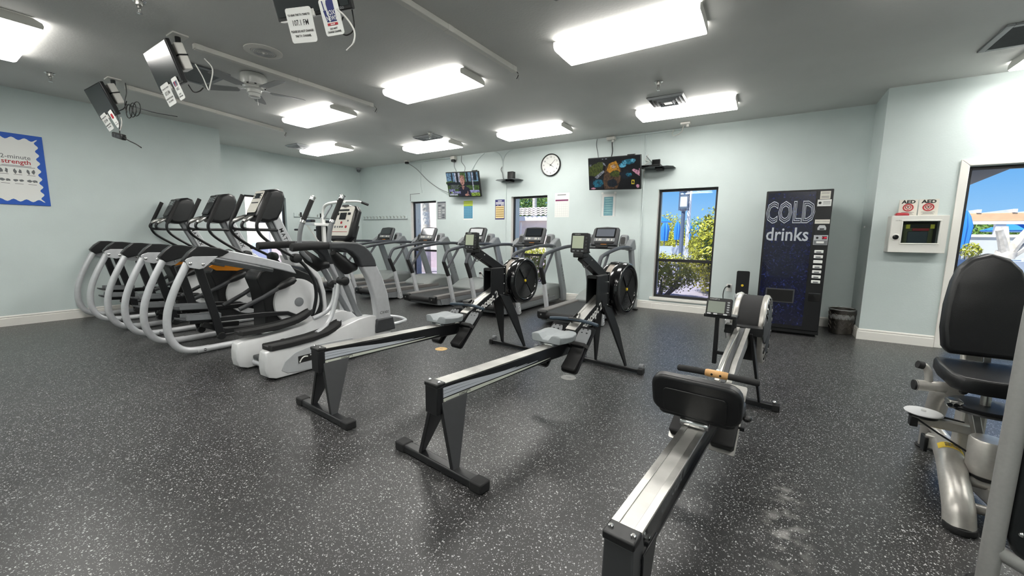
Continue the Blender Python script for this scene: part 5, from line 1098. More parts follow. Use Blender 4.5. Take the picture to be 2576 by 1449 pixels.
def picture(parent, name, y, shapes, mats):
    """flat coloured print in the XZ plane, one object; shapes = (material index, [(x,z),...])"""
    mb = MB(); d = 0
    for mi, pts in shapes:
        mb.cur = mi; d += .00012; n = len(pts)
        mb.add([(p[0], y-d, p[1]) for p in pts], [tuple(range(n))])
    o = mb.build(name, mats, parent, smooth=0, normals=False)
    return o
def rect(x0, x1, z0, z1): return [(x0, z0), (x1, z0), (x1, z1), (x0, z1)]
def blob(cx_, cz_, rx, rz, n=14, seed=0, j=.18):
    rr = random.Random(seed); return [(cx_+rx*math.cos(2*math.pi*i/n)*(1+rr.uniform(-j, j)), cz_+rz*math.sin(2*math.pi*i/n)*(1+rr.uniform(-j, j))) for i in range(n)]
def wall_tv(c, w, h, pitch, yaw, roll, label):
    t = thing('television', (c[0], YB-.01, c[2]), label, 'television')
    MB().bb(-.10, .10, -.012, .008, -.10, .10).build('wall_plate', 'black_satin', t, bevel=.004)
    d = YB-.01-c[1]
    MB().bar([(0, -.01, 0), (0, -d+.05, 0)], .06, .05).build('mount_arm', 'black_satin', t)
    p = MB().bb(-w/2, w/2, -.004, .045, -h/2, h/2).build('panel', 'black_plastic', t, bevel=.006)
    p.location = (0, -d, 0); p.rotation_euler = (pitch, roll, yaw)
    MB().bb(-w/2+.012, w/2-.012, -.007, -.004, -h/2+.018, h/2-.012).build('screen', 'screen_dark', p)
    MB().bb(-.25, .25, .045, .075, -.16, .16).build('rear_housing', 'black_plastic', p, bevel=.01)
    return t, p
t, p = wall_tv((-2.257, 6.707, 2.293), .93, .54, R(14), R(-6), R(2.3), 'larger wall television showing a dark nature programme')
W2, H2 = .453, .252
mats = ['px_black', 'px_dark', 'px_teal', 'px_cyan', 'px_olive', 'px_gold', 'px_tan', 'px_umber', 'px_grey', 'px_pink', 'px_yellow', 'px_white']
sh = [(0, rect(-W2, W2, -H2, H2)), (4, [(-W2, -.02), (-W2, .13), (-.25, .20), (-.17, .19), (-.20, .02), (-.32, -.04)]), (1, [(-W2, -H2), (-.20, -H2), (-.18, -.05), (-.34, -.06), (-W2, -.12)]), (8, [(-.35, -.05), (-.18, .06), (-.16, .03), (-.30, -.08)]),
      (7, [(-.17, -H2), (-.19, -.10), (-.14, .10), (-.04, .18), (.10, .16), (.14, .02), (.12, -.12), (.06, -H2)]), (5, [(-.12, .04), (-.08, .16), (.05, .20), (.09, .12), (.12, .02), (.04, .05), (-.04, .0)]), (6, [(-.05, .12), (.02, .15), (.05, .10), (.0, .07)]), (4, blob(.03, -.01, .09, .055, seed=2)), (1, blob(-.02, -.16, .09, .07, seed=3)),
      (8, [(-.17, .14), (-.20, .19), (-.15, .17), (-.13, .12)]), (2, blob(-.29, -.16, .10, .07, seed=5)), (3, blob(.16, .12, .06, .035, seed=6)), (2, blob(.26, .17, .12, .045, seed=7)), (3, blob(.34, .19, .05, .028, seed=8)), (3, blob(.20, .15, .03, .05, seed=12)), (1, blob(.22, -.02, .11, .07, seed=9)), (2, blob(.27, -.03, .05, .03, seed=10)),
      (9, [(.32, .04), (.35, .06), (.44, .03), (.44, .06), (W2, .06), (W2, -.06), (.40, -.03)]), (9, blob(-.38, -.24, .05, .015, seed=4)), (9, blob(.42, -.215, .03, .03, seed=13)), (10, rect(.315, .365, -.185, -.115)), (0, rect(.327, .353, -.172, -.128)), (8, rect(-.43, -.40, .13, .165)), (11, rect(-.20, -.175, .235, .242)), (11, rect(-.14, -.11, .238, .245))]
picture(p, 'screen_picture', -.0072, sh, mats)
MB().bb(.24, .36, .0, .05, H2+.018, H2+.034).build('camera_bar', 'black_plastic', p, bevel=.004)
t, p = wall_tv((-5.636, 6.866, 2.322), .89, .53, R(15.1), R(.2), R(2.2), 'smaller wall television showing a woman in a dark jacket talking outdoors')
W2, H2 = .433, .247
mats = ['px_dark', 'px_green', 'px_umber', 'px_white', 'px_navy', 'px_skin', 'px_hair', 'px_lav', 'px_lime', 'px_sky', 'px_black']
sh = [(1, rect(-W2, W2, -H2, H2)), (9, rect(-W2, -.20, .06, H2)), (3, rect(-.20, -.05, .05, H2)), (9, rect(.10, W2, .06, H2)), (0, rect(-.30, -.26, .0, H2)), (0, rect(-.16, -.10, .0, H2)), (0, rect(.12, .17, .0, H2)), (0, rect(.24, .27, .0, H2)), (1, blob(-.35, .03, .12, .05, seed=1)), (0, rect(-W2, W2, -.02, .05)), (1, rect(-W2, W2, -.10, -.02)),
      (3, rect(.265, .29, -.22, H2)), (0, rect(.31, .39, .08, H2)), (7, [(.13, -.12), (W2, -.12), (W2, -.17), (.16, -.18)]), (8, [(.13, -H2), (W2, -H2), (W2, -.17), (.14, -.18)]), (4, [(-.16, -H2), (-.12, -.10), (-.04, -.02), (.06, -.02), (.16, -.08), (.21, -H2)]), (5, [(-.05, -.03), (.0, -.12), (.05, -.03)]), (5, blob(.0, .08, .062, .10, j=.03)), (6, [(-.07, .09), (-.06, .17), (0, .205), (.06, .18), (.065, .09), (.045, .15), (0, .165), (-.045, .14)]), (4, rect(-.03, -.015, .09, .10)), (4, rect(.02, .035, .09, .10)), (6, rect(-.015, .022, .025, .033)), (6, blob(.004, .062, .008, .016, j=.05)),
      (5, [(.02, -.225), (.06, -.19), (.10, -.195), (.11, -.14), (.125, -.14), (.125, -.20), (.16, -.235), (.05, -H2)]), (7, rect(-.41, -.24, -.14, -.10)), (7, rect(-.41, -.08, -.19, -.145)), (3, rect(-.41, -.18, -.235, -.20)), (10, rect(-.39, -.33, -.185, -.155)), (8, rect(-.35, -.31, -.182, -.157))]
for i in range(4): sh.append((10, rect(-.36, -.06-.03*(i % 2), -.02-.025*i, -.002-.025*i))); sh.append((3, rect(-.34, -.10-.03*(i % 2), -.013-.025*i, -.008-.025*i)))
picture(p, 'screen_picture', -.0072, sh, mats)
MB().bb(.28, .40, .0, .05, H2+.018, H2+.034).build('camera_bar', 'black_plastic', p, bevel=.004)
# ------------------------------------------------------------------ clock
t = thing('wall_clock', (-3.64, YB, 2.60), 'round black-rimmed wall clock with white face', 'clock')
MB().lathe([(.20, -.001), (.213, -.006), (.213, -.030), (.204, -.040), (.194, -.036), (.192, -.018)], (0, 0, 0), 'y', 48, False).build('rim', 'black_satin', t)
f = MB().lathe([(.194, -.010), (.194, -.018)], (0, 0, 0), 'y', 48).build('face', 'paper_white', t)
for k in range(12):
    a = R(90-30*(k+1)); lettering(str(k+1), .042, 'ink_black', f, (.150*math.cos(a), -.019, .150*math.sin(a)), (1, 0, 0), (0, 0, 1), bold=.0006)
for k in range(60):
    if k % 5 == 0:
        a = R(6*k); MB().bar([(.178*math.cos(a), -.0188, .178*math.sin(a)), (.188*math.cos(a), -.0188, .188*math.sin(a))], .004, .001, up=(0, 1, 0)).build('minute_mark', 'ink_black', f)
def hand(name, ang, L, w): 
    a = R(90-ang); d = Vector((math.cos(a), 0, math.sin(a))); MB().bar([d*-.025+Vector((0, -.024, 0)), d*L+Vector((0, -.024, 0))], [w, w*.4], .002, up=(0, 1, 0)).build(name, 'ink_black', t)
hand('hour_hand', 124, .085, .010); hand('minute_hand', 45, .145, .008); hand('second_hand', 300, .13, .003)
MB().lathe([(.010, -.020), (.010, -.028)], (0, 0, 0), 'y', 12).build('centre_pin', 'ink_black', t)
# ------------------------------------------------------------------ glass shelves with receivers
mat('shelf_glass', '#3c4043', 0.12, spec=0.6)
def shelf(x0, x1, z, label):
    t = thing('wall_shelf', ((x0+x1)/2, YB, z), label, 'shelf'); w = x1-x0
    MB().prism([(-w/2, -.20), (-w/2+.08, -.27), (w/2-.08, -.27), (w/2, -.20), (w/2, 0), (-w/2, 0)], -.004, .004, 'z').build('glass_plate', 'shelf_glass', t, bevel=.002)
    MB().bb(-.06, .06, -.16, 0, -.035, -.0045).build('bracket', 'black_satin', t, bevel=.008)
    return t
shelf(-4.81, -4.26, 2.358, 'small dark glass wall shelf left of the clock'); shelf(-1.83, -1.35, 2.372, 'small dark glass wall shelf right of the larger wall television')
def receiver(x0, x1, z, d, h, label, cat='receiver'):
    t = thing('cable_receiver', ((x0+x1)/2, YB-.13, z+.0045), label, cat); w = x1-x0
    b = MB().bb(-w/2, w/2, -d/2, d/2, .006, h).build('case', 'black_plastic', t, bevel=.005)
    MB().bb(-w/2+.01, w/2-.01, -d/2-.001, -d/2+.002, .012, h-.008).build('front_panel', 'black_gloss', b)
    for sx in (-1, 1): MB().bb(sx*(w/2-.02)-.01, sx*(w/2-.02)+.01, -d/2+.02, d/2-.02, 0, .007).build('foot', 'black_rubber', b)
receiver(-4.535, -4.405, 2.358, .10, .155, 'upright black receiver on the shelf left of the clock'); receiver(-1.88, -1.55, 2.372, .16, .042, 'flat black receiver on the shelf right of the larger television')
o = thing('router', (-1.655, YB-.06, 2.372+.048), 'small upright black box on top of the flat receiver', 'router')
MB().bb(-.065, .065, -.018, .018, 0, .10).build('case', 'black_plastic', o, bevel=.004); MB().bb(-.058, .058, -.020, -.017, .008, .092).build('front_panel', 'black_gloss', o)
# ------------------------------------------------------------------ posters
def poster(name, x, z, w, h, label, bands, y=YB-.0015, cat='poster', mt='paper_white'):
    t = thing(name, (x, y, z), label, cat)
    MB().bb(-w/2, w/2, -.0012, .0008, -h/2, h/2).build('sheet', mt, t)
    return t
for nm, c in (('poster_slate', '#5a5e66'), ('poster_grey', '#8b8e92'), ('poster_lime', '#b5cf36'), ('poster_lime2', '#d3dd6a'), ('poster_blue', '#5a93ae'), ('poster_blue2', '#3f6f8d'), ('poster_navy', '#33316e'), ('poster_cream', '#e3cf9c'), ('poster_ochre', '#a98d56'), ('poster_teal', '#3b93a2'), ('poster_teal2', '#7fc3c8'), ('poster_plum', '#7c3560'), ('poster_line', '#b9babb')):
    mat(nm, c, 0.6)
t = poster('wall_poster', -6.482, 1.80, .262, .405, 'grey exercise chart with dark header beside the narrow left window', None, mt='poster_grey')
sh = [(0, rect(-.131, .131, .165, .2025)), (1, rect(-.12, .12, .150, .160))]; rr = random.Random(3)
for i in range(6):
    for j in range(2): sh.append((rr.choice((0, 1, 2)), blob(-.06+.12*j, .115-.055*i, .045, .018, seed=i*2+j)))
picture(t, 'print', -.0016, sh, ['poster_slate', 'poster_line', 'light_grey'])
t = poster('wall_poster', -5.687, 1.785, .272, .415, 'blue timetable poster with lime green header below the smaller television', None, mt='paper_white')
sh = [(0, rect(-.128, .128, .095, .2075)), (1, rect(-.118, .118, .165, .185)), (1, rect(-.118, .118, .125, .150)), (2, rect(-.128, .128, -.180, .095))]
for i in range(7):
    for j in range(4): sh.append((3, rect(-.112+.062*j, -.078+.062*j, .068-.037*i, .080-.037*i)))
picture(t, 'print', -.0016, sh, ['poster_lime', 'poster_lime2', 'poster_blue', 'poster_blue2'])
t = poster('wall_poster', -4.832, 1.782, .240, .415, 'navy and cream schedule poster left of the middle window', None, mt='poster_navy')
sh = [(0, rect(-.108, .108, -.182, .075))]
for i in range(5): sh.append((1, rect(-.100, .100, .028-.045*i, .052-.045*i)))
for z0, w_ in ((.178, .05), (.145, .105), (.118, .105)): sh.append((2, rect(-w_, w_, z0-.008, z0+.008)))
sh += [(2, rect(-.06, -.04, .085, .095)), (2, rect(.03, .06, .085, .100)), (2, rect(.07, .10, .085, .100))]
picture(t, 'print', -.0016, sh, ['poster_cream', 'poster_ochre', 'paper_white'])
t = poster('wall_poster', -3.385, 1.832, .305, .46, 'white calendar sheet with plum coloured bar right of the middle window', None)
sh = [(0, rect(-.14, .13, .075, .105)), (2, rect(-.10, .08, .185, .200))]
for i in range(7): sh.append((1, rect(-.14+.045*i, -.138+.045*i, -.21, .06)))
for i in range(7): sh.append((1, rect(-.14, .13, .058-.044*i, .060-.044*i)))
picture(t, 'print', -.0016, sh, ['poster_plum', 'poster_line', 'ink_grey'])
t = poster('wall_poster', -2.462, 1.80, .235, .40, 'teal notice in a clear plastic sleeve under the larger television', None)
sh = [(0, rect(-.085, .085, -.185, .150))]
for i in range(7): sh.append((1, blob(.0+.01*(i % 3-1), .12-.042*i, .07, .009, seed=20+i, j=.3)))
picture(t, 'print', -.0016, sh, ['poster_teal', 'poster_teal2'])
mat('sleeve', '#f0f2f2', 0.2, alpha=0.16)
sl = MB().plate((0, -.0034, .02), (1, 0, 0), (0, 0, 1), .29, .44).build('plastic_sleeve', 'sleeve', t)
for x in (-.12, .12): MB().bb(x-.02, x+.02, -.0048, -.0041, .20, .235).build('tape', 'paper_white', sl)
# ------------------------------------------------------------------ coat hook rails
def hooks(name, p0, p1, n, label, nrm):
    t = thing(name, p0, label, 'coat rack'); d = Vector(p1)-Vector(p0); L = d.length; u = d.normalized(); nv = Vector(nrm)
    MB().bar([nv*.010, d+nv*.010], .09, .018, up=nv).build('board', 'wall_paint', t, bevel=.003)
    MB().bar([nv*.012-Vector((0, 0, .048)), d+nv*.012-Vector((0, 0, .048))], .006, .022, up=nv).build('lower_edge', 'mid_grey', t)
    for i in range(n):
        c = u*(L*(i+.5)/n)
        h = MB().tube(cr([c+nv*.018+Vector((0, 0, .02)), c+nv*.05+Vector((0, 0, .012)), c+nv*.065+Vector((0, 0, .035))], 4), .006, 6).build('hook', 'steel', t)
        MB().tube(cr([c+nv*.018+Vector((0, 0, .0)), c+nv*.035+Vector((0, 0, -.022)), c+nv*.05+Vector((0, 0, -.005))], 4), .006, 6).build('lower_prong', 'steel', h)
hooks('coat_hook_rail', (-9.30, YB, 1.665), (-7.62, YB, 1.665), 13, 'long pale coat hook rail on the window wall beside the left window', (0, -1, 0))
hooks('coat_hook_rail', (XA, 5.25, 1.66), (XA, 6.16, 1.66), 4, 'short coat hook rail on the alcove wall behind the dip station', (1, 0, 0))
# ------------------------------------------------------------------ conduits, boxes, cables on the window wall
def conduit(name, pts, r, label, mt='wall_paint'):
    o = MB([-c for c in pts[0]]).tube(pts, r, 10).build(name, mt); o.location = pts[0]; return tag(o, label, 'conduit')
conduit('conduit_pipe', [(-1.855, YB-.014, .136), (-1.855, YB-.014, 2.94)], .012, 'vertical painted conduit pipe left of the tall garden window')
conduit('conduit_pipe', [(-4.672, YB-.008, .20), (-4.672, YB-.008, 2.33)], .007, 'thin vertical conduit below the glass shelf left of the clock')
conduit('conduit_pipe', [(-2.42, YB-.014, 2.965), (-1.30, YB-.014, 2.965)], .012, 'horizontal conduit along the ceiling edge above the larger television')
conduit('conduit_pipe', [(-7.37, YB-.05, 2.975), (-6.06, YB-.03, 2.955)], .010, 'horizontal conduit along the ceiling edge above the left window')
conduit('conduit_pipe', [(-7.50, YB-.006, 2.05), (-7.50, YB-.006, 2.22), (-7.18, YB-.006, 2.22)], .006, 'thin painted conduit bending above the left window', 'mid_grey')
conduit('conduit_pipe', [(-7.10, YB-.006, 2.23), (-7.14, YB-.006, 2.45), (-7.12, YB-.006, 2.90)], .006, 'thin conduit rising to the ceiling above the left window', 'wall_paint')
def jbox(x, y, z, w, d, h, label, dark=True):
    t = thing('junction_box', (x, y, z), label, 'junction box')
    MB().bb(-w/2, w/2, -d/2, d/2, 0, h).build('case', 'fixture_white', t, bevel=.006)
    if dark: MB().lathe([(w*.42, -.045), (w*.46, -.03), (w*.40, .0)], (0, 0, 0), 'z', 16).build('plug', 'black_plastic', t)
    else: MB().lathe([(.020, -.035), (.024, -.02), (.022, .0)], (.03, 0, 0), 'z', 12).build('plug', 'fixture_white', t)
jbox(-7.43, YB-.16, ZC-.030, .11, .10, .0295, 'ceiling outlet box with black plug above the left window')
jbox(-6.06, YB-.055, 2.905, .12, .10, .07, 'outlet box with black plug above the smaller television')
jbox(-2.445, YB-.05, 2.92, .15, .09, .05, 'white outlet box above the larger television', False)
jbox(-1.19, YB-.30, ZC-.030, .14, .10, .0295, 'white ceiling outlet box behind the light right of the conduit', False)
cord('wall_cable', 'cable drooping from the ceiling box to the smaller television', [(-7.40, YB-.15, 2.925), (-7.20, YB-.06, 2.78), (-6.9, YB-.03, 2.52), (-6.6, YB-.03, 2.34), (-6.3, YB-.06, 2.22), (-6.10, YB-.10, 2.18)], .007, 'mid_grey')
cord('wall_cable', 'short cables dropping to the smaller television from its outlet box', [(-6.05, YB-.05, 2.86), (-6.06, YB-.03, 2.75), (-6.01, YB-.03, 2.66), (-5.98, YB-.12, 2.56)], .006, 'mid_grey')
cord('wall_cable', 'grey cable from the ceiling to the smaller television, middle one', [(-5.86, YB-.02, 2.98), (-5.86, YB-.02, 2.85), (-5.76, YB-.02, 2.72), (-5.74, YB-.10, 2.56)], .006, 'mid_grey')
cord('wall_cable', 'pale cable curving down to the smaller television from the right', [(-5.24, YB-.012, 2.975), (-5.36, YB-.012, 2.90), (-5.50, YB-.012, 2.75), (-5.62, YB-.04, 2.58)], .008, 'wall_paint')
cord('wall_cable', 'painted cable forming a Y above the left glass shelf, left branch', [(-4.98, YB-.01, 2.98), (-4.86, YB-.01, 2.93), (-4.78, YB-.01, 2.80), (-4.77, YB-.01, 2.62)], .008, 'wall_paint')
cord('wall_cable', 'painted cable forming a Y above the left glass shelf, right branch', [(-4.52, YB-.01, 2.98), (-4.66, YB-.01, 2.93), (-4.75, YB-.01, 2.80), (-4.765, YB-.01, 2.62)], .008, 'wall_paint')
cord('wall_cable', 'twisted cable end dropping onto the left glass shelf', [(-4.77, YB-.015, 2.66), (-4.80, YB-.02, 2.60), (-4.76, YB-.02, 2.52), (-4.74, YB-.02, 2.42), (-4.68, YB-.03, 2.368)], .009, 'mid_grey')
cord('wall_cable', 'thin grey cable down to the larger television, left one', [(-2.72, YB-.01, 2.98), (-2.73, YB-.01, 2.88), (-2.70, YB-.01, 2.74), (-2.64, YB-.10, 2.58)], .006, 'mid_grey')
cord('wall_cable', 'black cable from the white outlet box down to the larger television', [(-2.43, YB-.05, 2.92), (-2.43, YB-.03, 2.84), (-2.42, YB-.03, 2.72), (-2.41, YB-.15, 2.55)], .008, 'cable_black')
cord('wall_cable', 'tangled pale cables beside the larger television and right shelf', [(-1.80, YB-.02, 2.62), (-1.84, YB-.03, 2.54), (-1.78, YB-.03, 2.50), (-1.86, YB-.03, 2.45), (-1.80, YB-.03, 2.40), (-1.86, YB-.03, 2.34), (-1.84, YB-.03, 2.24)], .007, 'cable_white')
cord('wall_cable', 'grey cable slanting from the conduit to the right glass shelf', [(-1.83, YB-.03, 2.60), (-1.76, YB-.04, 2.52), (-1.68, YB-.06, 2.44), (-1.62, YB-.05, 2.43)], .006, 'mid_grey')
cord('wall_cable', 'looped white cable at the ceiling outlet box near the right light', [(-1.22, YB-.30, ZC-.045), (-1.26, YB-.24, ZC-.12), (-1.38, YB-.15, ZC-.14), (-1.42, YB-.09, ZC-.08), (-1.40, YB-.05, ZC-.02)], .008, 'cable_white')
t = thing('security_camera', (XA+.05, YB-.07, ZC), 'grey dome security camera in the far left ceiling corner', 'camera')
MB().lathe([(.05, -.001), (.055, -.01), (.055, -.05), (.045, -.055)], (0, 0, 0), 'z', 20).build('base', 'light_grey', t); MB().ball((0, 0, -.07), .048, 16, 10).build('dome', 'mid_grey', t)
# outlets with plugs
def outlet(x, z, label, plug=True):
    t = thing('wall_outlet', (x, YB, z), label, 'outlet')
    MB().bb(-.037, .037, -.006, -.0005, -.058, .058).build('cover_plate', 'white_enamel', t, bevel=.002)
    for s in (-1, 1): MB().bb(-.017, .017, -.008, -.005, s*.022-.014, s*.022+.014).build('socket', 'white_enamel', t, bevel=.002)
    if plug: MB().bb(-.018, .018, -.05, -.0085, .006, .05).build('plug', 'black_plastic', t, bevel=.006)
    return t
t = outlet(-5.33, .37, 'outlet with black plug on the wall behind the middle treadmill'); cable('plug_cord', [(.0, -.05, .02), (.06, -.07, .03), (.12, -.06, -.05), (.13, -.04, -.16), (.10, -.03, -.30)], .006, 'cable_black', t)
t = outlet(-.44, .46, 'white outlet with black plug beside the wipes stand'); cable('plug_cord', [(0, -.05, .03), (-.05, -.08, .0), (-.07, -.07, -.12), (-.05, -.05, -.28), (-.02, -.04, -.40)], .007, 'cable_black', t)
# ------------------------------------------------------------------ bulletin board
t = thing('bulletin_board', (XL, .53, 1.9875), 'white bulletin board with scalloped blue paper border on the left wall', 'bulletin board')
W_, H_ = 1.46, .885
MB().bb(.001, .014, -W_/2, W_/2, -H_/2, H_/2).build('backing', 'ink_blue', t, bevel=.002)
pts = []
def scal(a, b, n, inward):
    a, b = Vector(a), Vector(b); out = []
    for i in range(n*6): 
        q = i/(n*6); out.append(a.lerp(b, q)+Vector(inward)*(.016*(1-math.cos(2*math.pi*q*n))))
    return out
y0, y1, z0, z1 = -W_/2+.045, W_/2-.045, -H_/2+.04, H_/2-.045
ring_ = scal((y0, z0), (y1, z0), 13, (0, 1))+scal((y1, z0), (y1, z1), 8, (-1, 0))+scal((y1, z1), (y0, z1), 13, (0, -1))+scal((y0, z1), (y0, z0), 8, (1, 0))
MB().prism([(p.x, p.y) for p in ring_], .0142, .0155, 'x').build('white_sheet', 'paper_white', t, smooth=0)
t = thing('wall_poster', (XL+.0158, 1.015, 1.965), 'white two minute strength exercise poster pinned on the bulletin board', 'poster')
MB().bb(0, .0012, -.165, .165, -.225, .225).build('sheet', 'paper_white', t)
lettering('2-minute', .072, 'ink_grey', t, (.0016, .0, .175), (0, 1, 0), (0, 0, 1), bold=.0004, sx=.95); lettering('strength', .076, 'ink_red', t, (.0016, .0, .115), (0, 1, 0), (0, 0, 1), bold=.0012, sx=.95)
for z, w in ((.068, .12), (.055, .15)): MB().bb(.0012, .0016, -w, w, z-.003, z+.003).build('text_line', 'ink_grey', t)
rr = random.Random(5)
for i in range(2):
    for j in range(3):
        for k in range(2):
            c = Vector((.0016, -.11+.11*j+(.022 if k else -.022), .0-.115*i)); pts = blob(c.y, c.z, .013+.01*i, .028-.012*i, 9, seed=i*6+j*2+k, j=.35)
            MB().prism(pts, .0012, .0016, 'x').build('figure_print', 'ink_grey', t, smooth=0)
        MB().bb(.0012, .0016, -.145+.11*j, -.075+.11*j, -.045-.115*i, -.040-.115*i).build('text_line', 'ink_grey', t)
t = thing('wall_poster', (XL+.0158, .60, 1.93), 'plain white sheet left of the strength poster on bulletin board', 'poster'); MB().bb(0, .0012, -.20, .20, -.26, .26).build('sheet', 'light_grey', t); MB().bb(.0012, .0016, -.15, .15, .14, .16).build('text_line', 'ink_grey', t)
# ------------------------------------------------------------------ vending machine
mat('vend_black', '#0d0e11', 0.4, bump=0.05, bscale=300)
def vend_graphic():
    m = bpy.data.materials.new('vend_graphic'); m.use_nodes = True; n = m.node_tree.nodes; l = m.node_tree.links; b = n['Principled BSDF']
    tc = n.new('ShaderNodeTexCoord'); mp = n.new('ShaderNodeMapping'); mp.inputs['Scale'].default_value = (1, 1, 1); l.new(tc.outputs['Object'], mp.inputs[0])
    t = n.new('ShaderNodeTexNoise'); t.inputs['Scale'].default_value = 22; t.inputs['Detail'].default_value = 6; t.inputs['Distortion'].default_value = 1.8; l.new(mp.outputs[0], t.inputs[0])
    r = n.new('ShaderNodeValToRGB'); e = r.color_ramp.elements; e[0].position = .42; e[0].color = lin('#070920'); e[1].position = .82; e[1].color = lin('#46548f'); k = e.new(.62); k.color = lin('#10153f')
    l.new(t.outputs['Fac'], r.inputs['Fac']); l.new(r.outputs[0], b.inputs['Base Color']); b.inputs['Roughness'].default_value = .22; b.inputs['Coat Weight'].default_value = .4
    M['vend_graphic'] = m
vend_graphic()
t = thing('vending_machine', (.298, 6.58, 0), 'tall black and navy cold drinks vending machine', 'vending machine')
VW, VD = .685, .76; x0, x1 = -VW/2, VW/2; yf = -VD/2
MB().bb(x0, x1, yf+.06, VD/2, .06, 1.835).build('cabinet', 'vend_black', t, bevel=.006)
MB().bb(x0+.02, x1-.02, yf+.09, VD/2-.02, 0, .062).build('plinth', 'black_rubber', t)
MB().bb(x0, x1+.004, yf+.02, yf+.10, .03, .075).build('kick_plate', 'vend_black', t, bevel=.004)
dr = MB().bb(x0, x1, yf, yf+.058, .075, 1.84).build('door', 'vend_black', t, bevel=.010, bseg=3)
xs_ = x0+.525
MB().bb(x0+.022, xs_-.012, yf-.004, yf+.002, .13, 1.815).build('graphic_panel', 'vend_graphic', dr)
def outline_letters(body, size, o, sx=1.0):
    a = lettering(body, size, 'decal_grey', dr, o, (1, 0, 0), (0, 0, 1), bold=.012*size/.27, sx=sx, space=1.06)
    b = lettering(body, size, 'vend_graphic', dr, Vector(o)+Vector((0, -.0012, 0)), (1, 0, 0), (0, 0, 1), bold=.0035*size/.27, sx=sx, space=1.06)
    c = lettering(body, size, 'decal_grey', dr, Vector(o)+Vector((0, -.002, 0)), (1, 0, 0), (0, 0, 1), bold=-.0085*size/.27, sx=sx, space=1.06)
    return b
xm = (x0+.022+xs_-.012)/2
outline_letters('COLD', .355, (xm, yf-.0052, 1.555), .50)
lettering('drinks', .235, 'decal_grey', dr, (xm-.01, yf-.0052, 1.285), (1, 0, 0), (0, 0, 1), bold=.003, sx=.78)
sl = MB().bb(x0+.09, x0+.40, yf-.010, yf-.003, .415, .595).build('delivery_frame', 'dark_grey', dr, bevel=.008); MB().bb(x0+.105, x0+.385, yf-.013, yf-.009, .43, .58).build('delivery_flap', 'void_black', sl)
cx0 = xs_+.012; cx1 = x1-.012; cm_ = (cx0+cx1)/2
MB().bb(cx0-.006, cx1+.004, yf-.004, yf+.002, .70, 1.82).build('control_panel', 'vend_black', dr)
def card(xa, xb, za, zb, mt, nm, d=.007): return MB().bb(xa, xb, yf-d, yf-d+.002, za, zb).build(nm, mt, dr)
a = card(cm_-.05, cm_+.05, 1.72, 1.815, 'panel_cream', 'notice_card')
for z in (1.80, 1.785, 1.755, 1.745, 1.735): MB().bb(cm_-.038, cm_+.038, yf-.0078, yf-.0070, z-.002, z+.002).build('notice_print', 'ink_grey', a)
a = card(cm_-.07, cm_+.065, 1.635, 1.715, 'paper_white', 'notice_card', .0085); MB().plate((cm_-.045, yf-.0092, 1.675), (1, 0, 0), (0, 0, 1), .03, .03, .001, .014).build('notice_print', 'ink_black', a)
for z in (1.69, 1.675, 1.66): MB().bb(cm_-.015, cm_+.055, yf-.0093, yf-.0086, z-.0025, z+.0025).build('notice_print', 'ink_grey', a)
a = card(cm_-.075, cm_+.07, 1.425, 1.475, 'panel_cream', 'price_strip'); lettering('EXACT CHANGE', .017, 'ink_grey', dr, (cm_, yf-.0078, 1.45), (1, 0, 0), (0, 0, 1))
bv = MB().prism([(cm_-.042, 1.345), (cm_-.042, 1.375), (cm_-.026, 1.405), (cm_+.026, 1.405), (cm_+.042, 1.375), (cm_+.042, 1.345)], yf-.022, yf-.002, 'y').build('bill_acceptor', 'light_grey', dr, bevel=.004); MB().bb(cm_-.022, cm_+.022, yf-.0235, yf-.021, 1.353, 1.366).build('bill_slot', 'void_black', bv)
cp_ = card(cm_-.07, cm_+.07, 1.165, 1.285, 'light_grey', 'coin_panel', .010); MB().bb(cm_-.066, cm_+.066, yf-.0112, yf-.0102, 1.170, 1.222).build('coin_door', 'mid_grey', cp_); MB().bb(cm_-.04, cm_+.035, yf-.0124, yf-.0112, 1.186, 1.210).build('coin_label', 'paper_white', cp_)
mat('led_red', '#e0304a', 0.4, emit=1.0)
MB().bb(cm_+.012, cm_+.060, yf-.0112, yf-.0102, 1.235, 1.272).build('price_display', 'void_black', cp_); lettering('1.50', .026, 'led_red', cp_, (cm_+.036, yf-.0116, 1.253), (1, 0, 0), (0, 0, 1), bold=.0006)
MB().plate((cm_-.035, yf-.0106, 1.252), (1, 0, 0), (0, 0, 1), .026, .026, .001, .012).build('coin_slot', 'ink_black', cp_)
for k in range(7):
    z = 1.083-.0625*k
    q = MB().bb(cm_-.048, cm_+.042, yf-.016, yf-.003, z-.019, z+.019).build('selection_button', 'paper_white', dr, bevel=.005)
    if k != 2: MB().bb(cm_-.030, cm_+.020, yf-.0168, yf-.0158, z-.012, z+.002).build('button_print', 'ink_grey', q)
MB().bb(cx0+.01, cx1-.01, yf-.006, yf-.002, .555, .565).build('panel_seam', 'dark_grey', dr); MB().bb(cx0+.01, cx1-.01, yf-.006, yf-.002, .46, .545).build('coin_return', 'black_gloss', dr)
